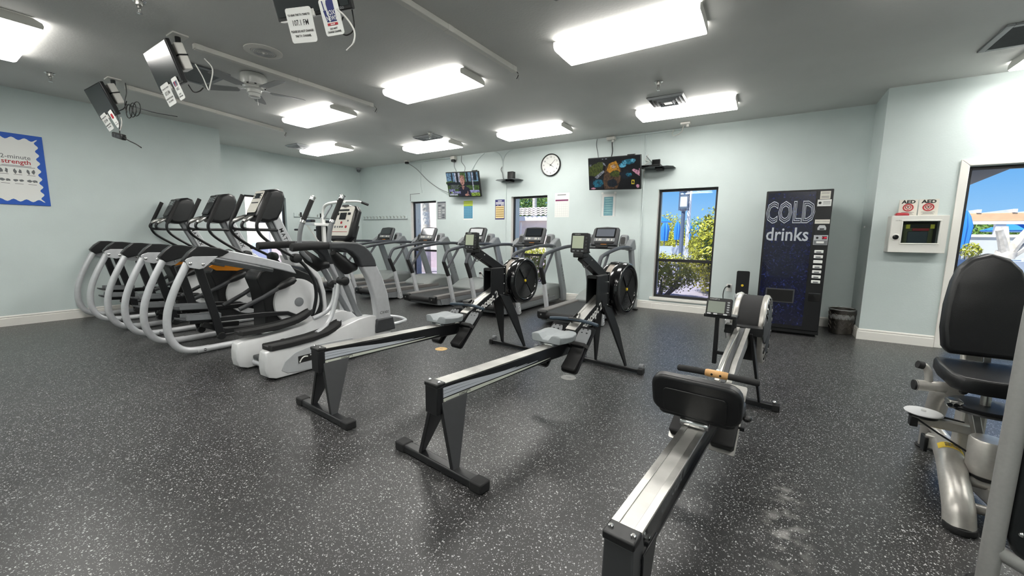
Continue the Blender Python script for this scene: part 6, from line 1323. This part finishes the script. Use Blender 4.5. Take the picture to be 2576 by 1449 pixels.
# ------------------------------------------------------------------ trash can with liner
def bin_mat():
    m = mat('bin_steel', '#77736e', 0.32, metal=0.9); n = m.node_tree.nodes; l = m.node_tree.links; b = n['Principled BSDF']
    return m
bin_mat()
t = thing('trash_can', (.925, 6.735, 0), 'small round embossed metal trash can with clear liner by the wall', 'trash can')
MB().lathe([(.112, 0), (.120, .004), (.122, .02), (.142, .31), (.147, .318), (.147, .326), (.138, .326), (.118, .02), (.1, .012)], (0, 0, 0), 'z', 36).build('can_body', 'bin_steel', t)
for k in range(12):
    a = R(30*k)
    for z in (.06, .12, .18, .24):
        r = .1225+z*.069
        for s in (-1, 1):
            MB().bar([(r*math.cos(a), r*math.sin(a), z), ((r+.004)*math.cos(a+s*.2), (r+.004)*math.sin(a+s*.2), z+.04)], .004, .006).build('chevron', 'bin_steel', t)
mat('liner', '#d5d7d6', 0.25, alpha=0.38)
rr = random.Random(2); prof = []
lm = MB(); P = []
for r, z, j in ((.1385, .20, .0), (.139, .325, .0), (.150, .334, .006), (.151, .326, .005), (.1495, .315, .006)):
    P.append([((r+rr.uniform(0, j))*math.cos(2*math.pi*i/36), (r+rr.uniform(0, j))*math.sin(2*math.pi*i/36), z+rr.uniform(-j, j)) for i in range(36)])
lm.loft(P, caps=False).build('liner_bag', 'liner', t)
# ------------------------------------------------------------------ wipes dispenser stand
t = thing('wipes_stand', (-.245, 6.62, 0), 'silver gym wipes stand with black back panel and yellow dot', 'wipes stand')
MB().lathe([(.12, 0), (.125, .004), (.125, .02), (.06, .03)], (0, 0, 0), 'z', 32).build('base_plate', 'black_satin', t)
MB().plate((0, 0, .21), (1, 0, 0), (0, 1, 0), .15, .13, .36, .02).build('body', 'steel', t)
MB().plate((0, 0, .40), (1, 0, 0), (0, 1, 0), .17, .15, .03, .03).build('top_tray', 'light_grey', t)
q = MB().plate((0, .05, .595), (1, 0, 0), (0, 0, 1), .165, .34, .012, .02).build('back_panel', 'black_satin', t)
MB().lathe([(.017, .0405), (.017, .043)], (.0, 0, .555), 'y', 20).build('round_sticker', 'yellow', q)
rr = random.Random(8); P = []
for i, (k, z) in enumerate(((1.0, .416), (.95, .432), (.7, .442), (.45, .455), (.15, .462))): P.append([(.07*k*math.cos(2*math.pi*j/14)*(1+rr.uniform(-.2, .2)), .05*k*math.sin(2*math.pi*j/14)*(1+rr.uniform(-.2, .2))-.01, z+rr.uniform(-.008, .008)) for j in range(14)])
MB().loft(P).build('wipe_tissue', 'paper_white', t, smooth=60)
MB().tube(cr([(.06, .03, .42), (.10, .03, .425), (.12, .02, .39), (.10, .0, .36)], 4), .008, 8).build('tray_cord', 'black_satin', t)
# ------------------------------------------------------------------ AED cabinet and its signs
t = thing('aed_cabinet', (1.44, YP, 1.305), 'white defibrillator wall cabinet with round lock and window', 'cabinet')
mat('aed_white', '#e4e3dd', 0.35); mat('aed_yellow', '#d9cf3a', 0.45); mat('aed_olive', '#4a4f22', 0.5); mat('aed_pack', '#39424c', 0.4); mat('aed_red', '#a5202c', 0.35)
bw, bh, bd = .475, .42, .165
c_ = MB().bb(-bw/2, bw/2, -bd+.03, 0, -bh/2, bh/2)
MB().bb(-bw/2, bw/2, -.012, 0, -bh/2, bh/2).build('back_plate', 'aed_white', t)
wx0, wx1, wz0, wz1 = -.135, .165, -.10, .145
sidebox = MB(); sidebox.bb(-bw/2, -bw/2+.012, -bd, -.012, -bh/2, bh/2).bb(bw/2-.012, bw/2, -bd, -.012, -bh/2, bh/2).bb(-bw/2+.012, bw/2-.012, -bd, -.012, bh/2-.012, bh/2).bb(-bw/2+.012, bw/2-.012, -bd, -.012, -bh/2, -bh/2+.012)
sidebox.build('case', 'aed_white', t, bevel=.006)
d_ = MB(); d_.bb(-bw/2+.004, wx0, -bd-.012, -bd+.004, -bh/2+.004, bh/2-.004).bb(wx1, bw/2-.004, -bd-.012, -bd+.004, -bh/2+.004, bh/2-.004).bb(wx0, wx1, -bd-.012, -bd+.004, wz1, bh/2-.004).bb(wx0, wx1, -bd-.012, -bd+.004, -bh/2+.004, wz0)
dr = d_.build('door', 'aed_white', t)
rim = MB()
for a, b in (((wx0-.014, wz0-.014), (wx1+.014, wz0)), ((wx0-.014, wz1), (wx1+.014, wz1+.014)), ((wx0-.014, wz0), (wx0, wz1)), ((wx1, wz0), (wx1+.014, wz1))): rim.bb(a[0], b[0], -bd-.020, -bd-.010, a[1], b[1])
rim.build('window_rim', 'aed_white', dr, bevel=.004)
MB().bb(wx0, wx1, -bd-.004, -bd-.001, wz0, wz1).build('window_pane', 'glass_cabinet', dr)
lk = MB().lathe([(.040, -bd-.010), (.040, -bd-.018), (.030, -bd-.022)], (-.185, 0, -.035), 'y', 24).build('lock_ring', 'aed_white', dr); MB().lathe([(.027, -bd-.018), (.027, -bd-.026), (.02, -bd-.028)], (-.185, 0, -.035), 'y', 20).build('lock', 'black_gloss', lk)
lettering('cardiac', .018, 'ink_grey', dr, (-.175, -bd-.0125, .155), (1, 0, 0), (0, 0, 1))
MB().bb(wx0-.02, wx1+.02, -.02, -.013, wz0-.02, wz1+.02).build('liner', 'void_black', t)
al = MB().loft([[(x_, y_, z_) for x_, y_ in ((-.20, -.15), (-.085, -.15), (-.085, -.07), (-.20, -.07))] for z_ in (bh/2, bh/2+.02)]+[[(x_, y_, bh/2+.034) for x_, y_ in ((-.19, -.14), (-.095, -.14), (-.095, -.08), (-.19, -.08))]]).build('alarm_light', 'aed_red', t, bevel=.008)
k_ = thing('defibrillator', (1.455, YP-.085, 1.305+wz0+.002-.02), 'grey and yellow defibrillator pack behind the cabinet window', 'defibrillator')
MB().bb(-.13, .12, -.05, .05, .0, .235).build('pack_body', 'aed_olive', k_, bevel=.02, bseg=3); MB().bb(-.095, .075, -.062, -.045, .0, .15).build('front_pouch', 'aed_pack', k_, bevel=.01); MB().bb(-.06, .08, -.065, -.05, .155, .185).build('red_handle', 'aed_red', k_, bevel=.006); MB().bb(-.10, .10, -.056, -.04, .19, .228).build('dark_top', 'void_black', k_, bevel=.006)
for x in (-.115, .085): MB().bb(x, x+.035, -.064, -.05, .18, .228).build('corner_tag', 'aed_yellow', k_, bevel=.003)
for x, rz, lb, nm in ((1.358, R(5), 'left half of the AED tent sign standing on the cabinet', 'l'), (1.527, R(-5), 'right half of the AED tent sign standing on the cabinet', 'r')):
    s = thing('aed_sign', (x, YP-.035, 1.305+bh/2+.002), lb, 'sign', None, rz)
    MB().bb(-.080, .080, -.002, .002, 0, .185).build('board', 'panel_cream', s)
    def tx(b_, sz, z, mt='ink_black', bold=.0008, sx=1.0): lettering(b_, sz, mt, s, (0, -.0028, z), (1, 0, 0), (0, 0, 1), bold=bold, sx=sx)
    tx('AED', .052, .158, bold=.0022, sx=1.18)
    MB().tube([(.042*math.cos(R(a)), -.003, .095+.038*math.sin(R(a))) for a in range(0, 360, 12)], .006, 6, closed=True).build('red_ring', 'ink_red', s)
    hp = [(.0, .070), (.022, .092), (.024, .108), (.013, .116), (0, .106), (-.013, .116), (-.024, .108), (-.022, .092)]
    MB().tube([(p[0], -.003, p[1]) for p in hp], .004, 6, closed=True).build('heart_outline', 'ink_red', s)
    MB().prism([(-.004, .108), (.006, .108), (.0, .096), (.006, .096), (-.006, .080), (-.002, .092), (-.007, .092)], -.0028, -.0034, 'y').build('bolt_print', 'ink_black', s)
    for z, w in ((.040, .055), (.030, .04), (.018, .05)): MB().bb(-w, w, -.0034, -.0022, z-.002, z+.002).build('text_line', 'ink_grey', s)
# ------------------------------------------------------------------ floor discs, door stop, small wall item
mat('disc_tan', '#cda768', 0.5, noise=0.1, nscale=30); mat('disc_grey', '#7f7f7d', 0.4, noise=0.1, nscale=30)
for (x, y), mt, lb in (((-2.886, 3.138), 'disc_tan', 'tan round floor outlet cover beside the left rowing machine'), ((-1.37, 3.109), 'disc_grey', 'grey round floor outlet cover under the centre rowing machine foot plates')):
    t = thing('floor_cover', (x, y, 0), lb, 'floor cover'); MB().lathe([(.066, 0), (.066, .002), (.060, .0035)], (0, 0, 0), 'z', 32).build('plate', mt, t); MB().bb(-.022, .022, -.004, .004, .003, .0045).build('slot', 'ink_grey', t)
t = thing('thermostat', (XP, 6.86, 1.40), 'tiny white button on the projecting wall return above the trash can', 'switch'); MB().lathe([(.014, 0), (.014, -.010), (.010, -.012)], (0, 0, 0), 'x', 14).build('button', 'white_enamel', t)
t = thing('floor_cable', (-1.98, 6.88, .012), 'black treadmill power cable lying on the floor by the window', 'cable'); MB().tube(cr([(-.12, .05, .10), (0, 0, .05), (.10, -.04, .0), (.18, -.08, .0)], 5), .008, 6).build('cord', 'cable_black', t); MB().bb(.14, .22, -.12, -.06, -.010, .015).build('plug', 'black_plastic', t, bevel=.006)
# ------------------------------------------------------------------ outdoors, seen through the windows
def at(px, py, y):
    d = AX*(px-1288)/FPX - AY*(py-724.5)/FPX + AF
    return CAM_POS + d*((y-CAM_POS.y)/d.y)
mat('paving', '#c9c4c0', 0.8, noise=0.12, nscale=2.0); mat('gravel', '#b7b3bd', 0.9, noise=0.35, nscale=40, bump=0.8, bscale=60)
mat('stucco', '#e6d6d2', 0.8, noise=0.05, nscale=4, bump=0.4, bscale=40); mat('stucco_white', '#e4e4ea', 0.8, noise=0.03, nscale=4, bump=0.4, bscale=40)
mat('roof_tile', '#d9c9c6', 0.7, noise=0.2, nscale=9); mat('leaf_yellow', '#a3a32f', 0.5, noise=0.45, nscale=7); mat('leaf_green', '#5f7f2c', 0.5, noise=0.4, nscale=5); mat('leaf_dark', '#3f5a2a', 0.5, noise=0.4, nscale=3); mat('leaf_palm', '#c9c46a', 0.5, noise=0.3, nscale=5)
mat('bark', '#8a7f72', 0.8, noise=0.3, nscale=12, bump=0.8, bscale=30); mat('trunk_pale', '#cfc6ba', 0.8, noise=0.25, nscale=9)
mat('umbrella_blue', '#2f7fd0', 0.6); mat('post_slate', '#54617a', 0.5); mat('chair_white', '#dfe3ea', 0.5); mat('chair_sling', '#aeb9cc', 0.7); mat('beam_tan', '#d3ab86', 0.6, noise=0.1, nscale=5); mat('wall_grey', '#b9bbbb', 0.8, noise=0.05, nscale=3); mat('soffit', '#5f5c5c', 0.7); mat('lantern_glass', '#dfe8f2', 0.2)
struct('ground_paving', MB().bb(-45, 30, YB+WB+2.3, 60, -.20, -.06), 'paving', smooth=0)
struct('ground_gravel', MB().bb(-45, 30, YB+WB, YB+WB+2.3, -.20, -.05), 'gravel', smooth=0)
struct('ground_side', MB().bb(-45, XA-.2, -10, YB+WB, -.20, -.06), 'paving', smooth=0)
def leaves(mb, c, r, n, s, seed, shell=.72, zmin=None):
    rr = random.Random(seed); c = Vector(c)
    for i in range(n):
        z = rr.uniform(-1, 1); a = rr.uniform(0, 2*math.pi); q = math.sqrt(1-z*z); d = Vector((q*math.cos(a), q*math.sin(a), z))
        k = rr.uniform(shell, 1.0)*(1+.10*math.sin(7*a+3*z)+.06*math.sin(13*a))
        p = c+Vector((d.x*r[0], d.y*r[1], d.z*r[2]))*k
        if zmin is not None and p.z < zmin: continue
        u = Vector((rr.uniform(-1, 1), rr.uniform(-1, 1), rr.uniform(-1, 1))).normalized(); nn = (d+u*.7).normalized(); t1 = nn.orthogonal().normalized(); t1 = (t1*math.cos(a*3)+nn.cross(t1)*math.sin(a*3)); t2 = nn.cross(t1); w = s*rr.uniform(.6, 1.3)
        mb.add([p-t1*w, p-t2*w*.5, p+t1*w, p+t2*w*.5], [(0, 1, 2, 3)])
def shrub(name, c, r, n, s, label, mt, seed, cat='shrub', stems=5, group=None, core=True):
    c = Vector(c); t = thing(name, (c.x, c.y, -.06), label, cat, group); mb = MB(); lc = (0, 0, c.z+.06)
    leaves(mb, lc, r, n, s, seed, zmin=.05); mb.build('foliage', mt, t, smooth=0, normals=False)
    st = MB(); rr = random.Random(seed+1)
    for i in range(stems):
        a = 2*math.pi*i/stems; st.tube([(.12*math.cos(a), .08*math.sin(a), 0), (r[0]*.5*math.cos(a), r[1]*.5*math.sin(a), c.z*.6), (r[0]*.7*math.cos(a), r[1]*.6*math.sin(a), c.z)], [.03, .02, .008], 6)
    st.build('stem', 'bark', t)
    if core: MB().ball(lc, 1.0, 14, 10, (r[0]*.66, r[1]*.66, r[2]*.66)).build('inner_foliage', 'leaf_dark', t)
    return t
# tall garden window
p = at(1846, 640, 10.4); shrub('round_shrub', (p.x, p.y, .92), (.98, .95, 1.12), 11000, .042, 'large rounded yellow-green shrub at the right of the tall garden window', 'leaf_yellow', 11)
p = at(1700, 640, 9.0)
shrub('low_hedge', (p.x-.30, 9.0, .50), (.85, .36, .42), 5200, .030, 'low clipped yellow hedge below the patio in the tall garden window', 'leaf_yellow', 12, 'hedge', 9, core=False)
p = at(1345, 642, 9.0)
shrub('low_hedge', (p.x, 9.0, .52), (.9, .38, .42), 4600, .032, 'low yellow hedge at the foot of the middle window', 'leaf_yellow', 13, 'hedge', 9, core=False)
for i, (px, py, y, rx, rz, mt, lb) in enumerate(((1672, 588, 31, 1.7, 1.5, 'leaf_yellow', 'yellow-green tree behind the blue umbrellas, left one'), (1752, 596, 36, 2.0, 1.5, 'leaf_green', 'green tree behind the blue umbrellas, right one'), (1712, 612, 28.5, 1.2, .9, 'leaf_yellow', 'bright bush between the closed blue umbrellas'),
        (1322, 520, 22, 1.3, 1.3, 'leaf_green', 'green tree above the tiled roof, left one'), (1372, 524, 26, 1.3, 1.3, 'leaf_green', 'green tree above the tiled roof, right one'), (2455, 592, 30, 1.6, .95, 'leaf_green', 'green trees under the tan pergola beam, left one'), (2590, 590, 32, 1.8, 1.0, 'leaf_green', 'green trees under the tan pergola beam, right one'))):
    c = at(px, py, y); t = thing('garden_tree', (c.x, c.y, -.06), lb, 'tree', 'trees beyond the patio'); mb = MB(); leaves(mb, (0, 0, c.z+.06), (rx, rx*.8, rz), 4200, .075, 40+i, .5); mb.build('foliage', mt, t, smooth=0, normals=False); MB().tube([(0, 0, 0), (.1, 0, max(.5, c.z*.5)), (0, 0, max(.8, c.z))], [.16, .12, .06], 8).build('trunk', 'bark', t)
# lamp post and tall white pole
b = at(1712, 640, 13.0); t = thing('lamp_post', (b.x, b.y, -.06), 'slate lamp post with square lantern in the tall garden window', 'lamp post')
lz0 = at(1722, 530, 13.0).z+.06; lz1 = at(1724, 484, 13.0).z+.06; dx = 0
MB().tube([(0, 0, 0), (0, 0, lz0)], [.065, .055], 14).build('post', 'post_slate', t); MB().lathe([(.11, 0), (.12, .03), (.07, .10)], (0, 0, 0), 'z', 16).build('base', 'post_slate', t)
l = MB().bb(-.10, .10, -.10, .10, lz0+.06, lz1-.03).build('lantern_glass', 'lantern_glass', t)
for sx in (-1, 1):
    for sy in (-1, 1): MB().bb(sx*.115-.012, sx*.115+.012, sy*.115-.012, sy*.115+.012, lz0, lz1+.05).build('lantern_bar', 'post_slate', l)
for z in (lz0+.10, lz1-.08): MB().bb(-.125, .125, -.125, .125, z-.012, z+.012).build('lantern_band', 'post_slate', l)
MB().lathe([(.05, lz0-.03), (.12, lz0+.03), (.12, lz0+.05)], (0, 0, 0), 'z', 16).build('lantern_base', 'post_slate', t); MB().lathe([(.15, lz1), (.15, lz1+.03), (.02, lz1+.12)], (0, 0, 0), 'z', 4).build('lantern_cap', 'post_slate', t)
b = at(1729, 600, 15.0); o = MB().tube([(0, 0, 0), (0, 0, 5.5)], .06, 14).build('tall_pole', 'stucco_white'); o.location = (b.x, b.y, -.06); tag(o, 'tall white pole right behind the lamp post', 'pole')
# umbrellas, closed
def umbrella(px, ytop_px, ybot_px, y, label, wide=.15):
    a, b = at(px, ytop_px, y), at(px, ybot_px, y); t = thing('patio_umbrella', (b.x, y, -.06), label, 'umbrella', 'closed blue patio umbrellas')
    z0, z1 = b.z+.06, a.z+.06; mb = MB(); P = []
    for z, r in ((z0, wide*.75), (z0+.25*(z1-z0), wide*.85), (z0+.6*(z1-z0), wide), (z0+.85*(z1-z0), wide*.6), (z1, .02)): P.append([(r*(1+.18*math.cos(8*2*math.pi*i/32))*math.cos(2*math.pi*i/32), r*(1+.18*math.cos(8*2*math.pi*i/32))*math.sin(2*math.pi*i/32), z) for i in range(32)])
    mb.loft(P).build('folded_canopy', 'umbrella_blue', t); MB().tube([(0, 0, 0), (0, 0, z0+.1)], .03, 8).build('pole', 'post_slate', t); MB().lathe([(.25, 0), (.25, .05), (.05, .1)], (0, 0, 0), 'z', 20).build('base', 'post_slate', t)
umbrella(1702, 556, 603, 23, 'closed blue umbrella just left of the lamp post'); umbrella(1731, 558, 603, 23, 'closed blue umbrella just right of the lamp post'); umbrella(1671, 556, 606, 22, 'closed blue umbrella at the left edge of the tall garden window', .2); umbrella(1752, 566, 600, 27, 'farthest closed blue umbrella beside the large shrub'); umbrella(2416, 530, 628, 13.5, 'closed blue umbrella at the left edge of the right window', .13)
a = at(1692, 559, 20); t = thing('patio_umbrella', (a.x-.62, 20, -.06), 'open blue umbrella edge at the left of tall garden window', 'umbrella')
MB().lathe([(.62, a.z+.0), (.63, a.z+.02), (.03, a.z+.30)], (0, 0, .06), 'z', 8).build('canopy', 'umbrella_blue', t); MB().tube([(0, 0, 0), (0, 0, a.z+.4)], .03, 8).build('pole', 'post_slate', t)
a = at(2600, 583, 17); t = thing('patio_umbrella', (a.x, 17, -.06), 'open blue umbrella at the right edge of the right window', 'umbrella')
MB().lathe([(1.0, a.z), (1.02, a.z+.03), (.03, a.z+.42)], (0, 0, .06), 'z', 8).build('canopy', 'umbrella_blue', t); MB().tube([(0, 0, 0), (0, 0, a.z+.4)], .03, 8).build('pole', 'post_slate', t)
# patio chairs and table
def patio_chair(px, y, rz, label):
    b = at(px, 640, y); t = thing('patio_chair', (b.x, y, -.06), label, 'chair', 'white patio chairs', rz)
    MB().bar([(0, -.25, .42), (0, .22, .40)], .5, .03).build('seat', 'chair_sling', t); MB().bar([(0, .22, .40), (0, .36, .95)], .5, .03, up=(0, 1, 0)).build('backrest', 'chair_sling', t)
    for s in (-1, 1):
        MB().tube([(s*.27, -.24, 0), (s*.27, -.24, .62), (s*.27, .26, .62)], .022, 8).build('arm', 'chair_white', t); MB().tube([(s*.27, .30, 0), (s*.27, .24, .42), (s*.27, .38, .97)], .022, 8).build('rear_leg', 'chair_white', t)
    return t
for px, y, rz, lb in ((1683, 17.5, .6, 'patio chair left of the lamp post in the garden window'), (1702, 19.6, -2.4, 'patio chair beside the table behind the lamp post'), (1716, 16.5, 2.9, 'patio chair right beside the lamp post foot'), (2445, 10.6, .3, 'white patio chair at the left of the right window'), (2484, 12.2, -2.6, 'pale sling patio chair in the middle of the right window'), (2566, 11.3, 2.5, 'white patio chair at the right of the right window')): patio_chair(px, y, rz, lb)
b = at(1692, 620, 20.5); t = thing('patio_table', (b.x, 20.5, -.06), 'white patio table between the chairs in the garden window', 'table'); MB().lathe([(.55, .70), (.56, .72), (.55, .74)], (0, 0, 0), 'z', 28).build('table_top', 'chair_white', t); MB().tube([(0, 0, 0), (0, 0, .70)], .04, 10).build('pedestal', 'chair_white', t)
# palm fronds
def frond(mb, o, d, L, droop, seed):
    rr = random.Random(seed); o = Vector(o); d = Vector(d).normalized(); sp = [o+d*L*q+Vector((0, 0, -droop*q*q)) for q in [i/14 for i in range(15)]]
    mb.tube(sp, [.02-.016*i/14 for i in range(15)], 5)
    side = d.cross(Vector((0, 0, 1))).normalized()
    for i in range(2, 15):
        for s in (-1, 1):
            p_ = sp[i]; l_ = .42*math.sin(math.pi*min(1, (i+1)/15))+.1; q = p_+side*s*l_*.7+Vector((0, 0, -l_*.6))+d*.12
            mb.add([p_, p_+d*.035, q, q-d*.01], [(0, 1, 2, 3)])
def palm(c, n, L, label, trunk_h, seed):
    c = Vector(c); t = thing('palm_tree', (c.x, c.y, -.06), label, 'palm', 'palm trees'); rr = random.Random(seed); h = c.z+.06
    MB().tube([(0, 0, 0), (.05, 0, h*.5), (0, 0, h)], [.17, .13, .12], 10).build('trunk', 'trunk_pale', t)
    for i in range(n):
        a = 2*math.pi*i/n+rr.uniform(-.2, .2); mb = MB(); frond(mb, (0, 0, h), (math.cos(a), math.sin(a), rr.uniform(.1, .6)), L*rr.uniform(.8, 1.1), L*.75, seed+i); mb.build('frond', 'leaf_palm', t, smooth=0, normals=False)
a = at(1650, 478, 14.0); palm((a.x-.2, 14.0, a.z+.75), 11, 1.6, 'palm tree whose drooping frond hangs into the tall garden window', 4, 70)
a = at(1075, 500, 10.2); palm((a.x-.1, 10.2, a.z+.45), 11, 1.0, 'palm tree with yellow fronds in the left window', 3, 90)
a = at(1344, 480, 21); palm((a.x, 21, a.z+1.6), 9, 1.8, 'palm tree trunk rising above the tiled roof', 5, 110)
# neighbouring building with tiled roof
B0 = at(1440, 545, 13.0); ez = at(1340, 548, 13.0).z
t = thing('pool_house', (B0.x-4, 14.5, -.06), 'pink stucco building with pale tiled roof in the middle window', 'building')
MB().bb(-7, 4.0, -1.5, 2.5, 0, ez).build('wall', 'stucco', t, smooth=0)
MB().bb(-7.2, 4.35, -1.66, -1.56, ez-.05, ez+.12).build('fascia', 'stucco_white', t)
rf = MB(); n = 60
x0_, x1_ = -7.2, 4.4
pr = []
for i in range(n*4+1):
    x = x0_+(x1_-x0_)*i/(n*4); pr.append((x, .045*abs(math.sin(math.pi*i/4))))
for k in range(4):
    ya, yb_ = -1.70+k*.34, -1.70+(k+1)*.34+.05; za, zb = ez+.10+k*.10+.03, ez+.10+(k+1)*.10
    cut = 4.4-k*.34
    A_ = [(min(p[0], cut), ya, za+p[1]) for p in pr]; B_ = [(min(p[0], cut-.34), yb_, zb+p[1]) for p in pr]; m_ = len(A_)
    rf.add(A_+B_, [(i, i+1, i+1+m_, i+m_) for i in range(m_-1)])
rf.build('tile_roof', 'roof_tile', t, normals=False)
MB().bb(-7.1, 4.2, -1.55, .3, ez+.0, ez+.10).build('roof_deck', 'stucco_white', t)
dd = at(1365, 560, 12.98); wx = dd.x-t.location.x
MB().bb(wx-.25, wx+.6, -1.53, -1.49, ez-.55, ez-.45).build('shutter_trim', 'stucco_white', t); MB().bb(wx-.95, wx-.90, -1.53, -1.49, 0, ez-.1).build('wall_joint', 'stucco_white', t)
# sunlit wall beyond the left window and the alcove window
t = thing('garden_wall', (-9.2, 11.9, -.06), 'sunlit pale pink garden wall beyond the left window', 'wall'); MB().bb(-3.0, 1.1, -.12, .12, 0, 3.4).build('masonry', 'stucco', t, smooth=0); MB().bb(-3.05, 1.15, -.16, .16, 3.4, 3.48).build('coping', 'stucco_white', t)
t = thing('courtyard_wall', (-14.4, 7.0, -.06), 'cream courtyard wall beyond the alcove window', 'wall')
mat('cream_wall', '#efe3d2', 0.8, noise=0.04, nscale=3)
MB().bb(-2.6, 2.8, -.12, .12, 0, 3.0).build('masonry', 'cream_wall', t, smooth=0); MB().bb(-.6, .6, -.16, -.12, 0, .95).build('planter_panel', 'chair_sling', t); MB().bb(.5, .58, -.17, -.12, 0, 3.0).build('downpipe', 'stucco_white', t)
# right window: pergola, low wall, tree trunk
y = 15.0; a = at(2424, 537, y); b = at(2640, 541, y); z0 = at(2500, 556, y).z
t = thing('pergola', ((a.x+b.x)/2, y, -.06), 'pergola with broad tan beam across the right window', 'pergola'); L = (b.x-a.x)/2
MB().bb(-L-1.2, L+1, -.08, .08, z0+.06, a.z+.06).build('beam', 'beam_tan', t, bevel=.01); MB().bb(-L-1.25, L+1, -.10, .12, z0-.02, z0+.055).build('lower_beam', 'stucco_white', t)
for x in (-L-.6, -.05, L+.6): MB().bb(x-.09, x+.09, -.07, .07, 0, z0-.02).build('post', 'stucco_white', t, bevel=.01)
for i in range(6): MB().bb(-L-1+.6*i, -L-.92+.6*i, -.1, 1.6, a.z+.065, a.z+.15).build('rafter', 'stucco_white', t)
zt = at(2460, 592, 14.2).z
t = thing('low_wall', (a.x+.8, 14.2, -.06), 'low grey garden wall behind the patio chairs, right window', 'wall'); MB().bb(-2.2, 1.8, -.1, .1, 0, zt+.02).build('masonry', 'wall_grey', t, smooth=0); MB().bb(-2.25, 1.85, -.14, .14, zt+.02, zt+.08).build('coping', 'stucco_white', t)
c = at(2530, 640, 12.8); t = thing('shade_tree', (c.x, 12.8, -.06), 'pale forked tree trunk in the right window', 'tree')
tp = at(2520, 556, 12.8).z+.06
MB().tube(cr([(0, 0, 0), (.02, 0, .6), (-.02, 0, .9), (.0, 0, 1.1)], 4), [.20]*3+[.16]*10, 10).build('trunk', 'trunk_pale', t)
for i, (dx_, h) in enumerate(((-.22, .55), (.24, .6), (.45, .4), (-.05, .62), (.36, .62))): MB().tube(cr([(0, 0, .95), (dx_*.4, .05*i-.1, .95+h*.45), (dx_, .1*i-.2, 1.0+h)], 4), [.10, .095, .09, .085, .08, .075, .07, .065, .06], 8).build('branch', 'trunk_pale', t)
c = at(2538, 628, 10.4); shrub('spiky_plant', (c.x, 11.9, c.z-.05), (.16, .15, .16), 420, .028, 'small yellow-green plant in front of the pale tree trunk', 'leaf_yellow', 130, 'plant', 3, core=False)
# dark roof overhang at the upper left of the right window
e0, e1 = at(2512, 424, 8.6), at(2440, 466, 10.6); ze = 2.2
def atz(px, py, z):
    d = AX*(px-1288)/FPX - AY*(py-724.5)/FPX + AF
    return CAM_POS + d*((z-CAM_POS.z)/d.z)
q0, q1 = atz(2512, 424, ze), atz(2440, 466, ze)
t = thing('roof_overhang', (1.2, q0.y, ze), 'dark soffit of a roof overhang at the top left of the right window', 'roof')
MB().prism([(-.2, -.6), (q0.x-1.2+.06, -.6), (q1.x-1.2, q1.y-q0.y+.1), (-.2, q1.y-q0.y+.1)], 0, .12, 'z').build('soffit', 'soffit', t); MB().bb(-.2, .0, -.6, q1.y-q0.y+.1, -2.26, 0).build('support_wall', 'stucco_white', t)
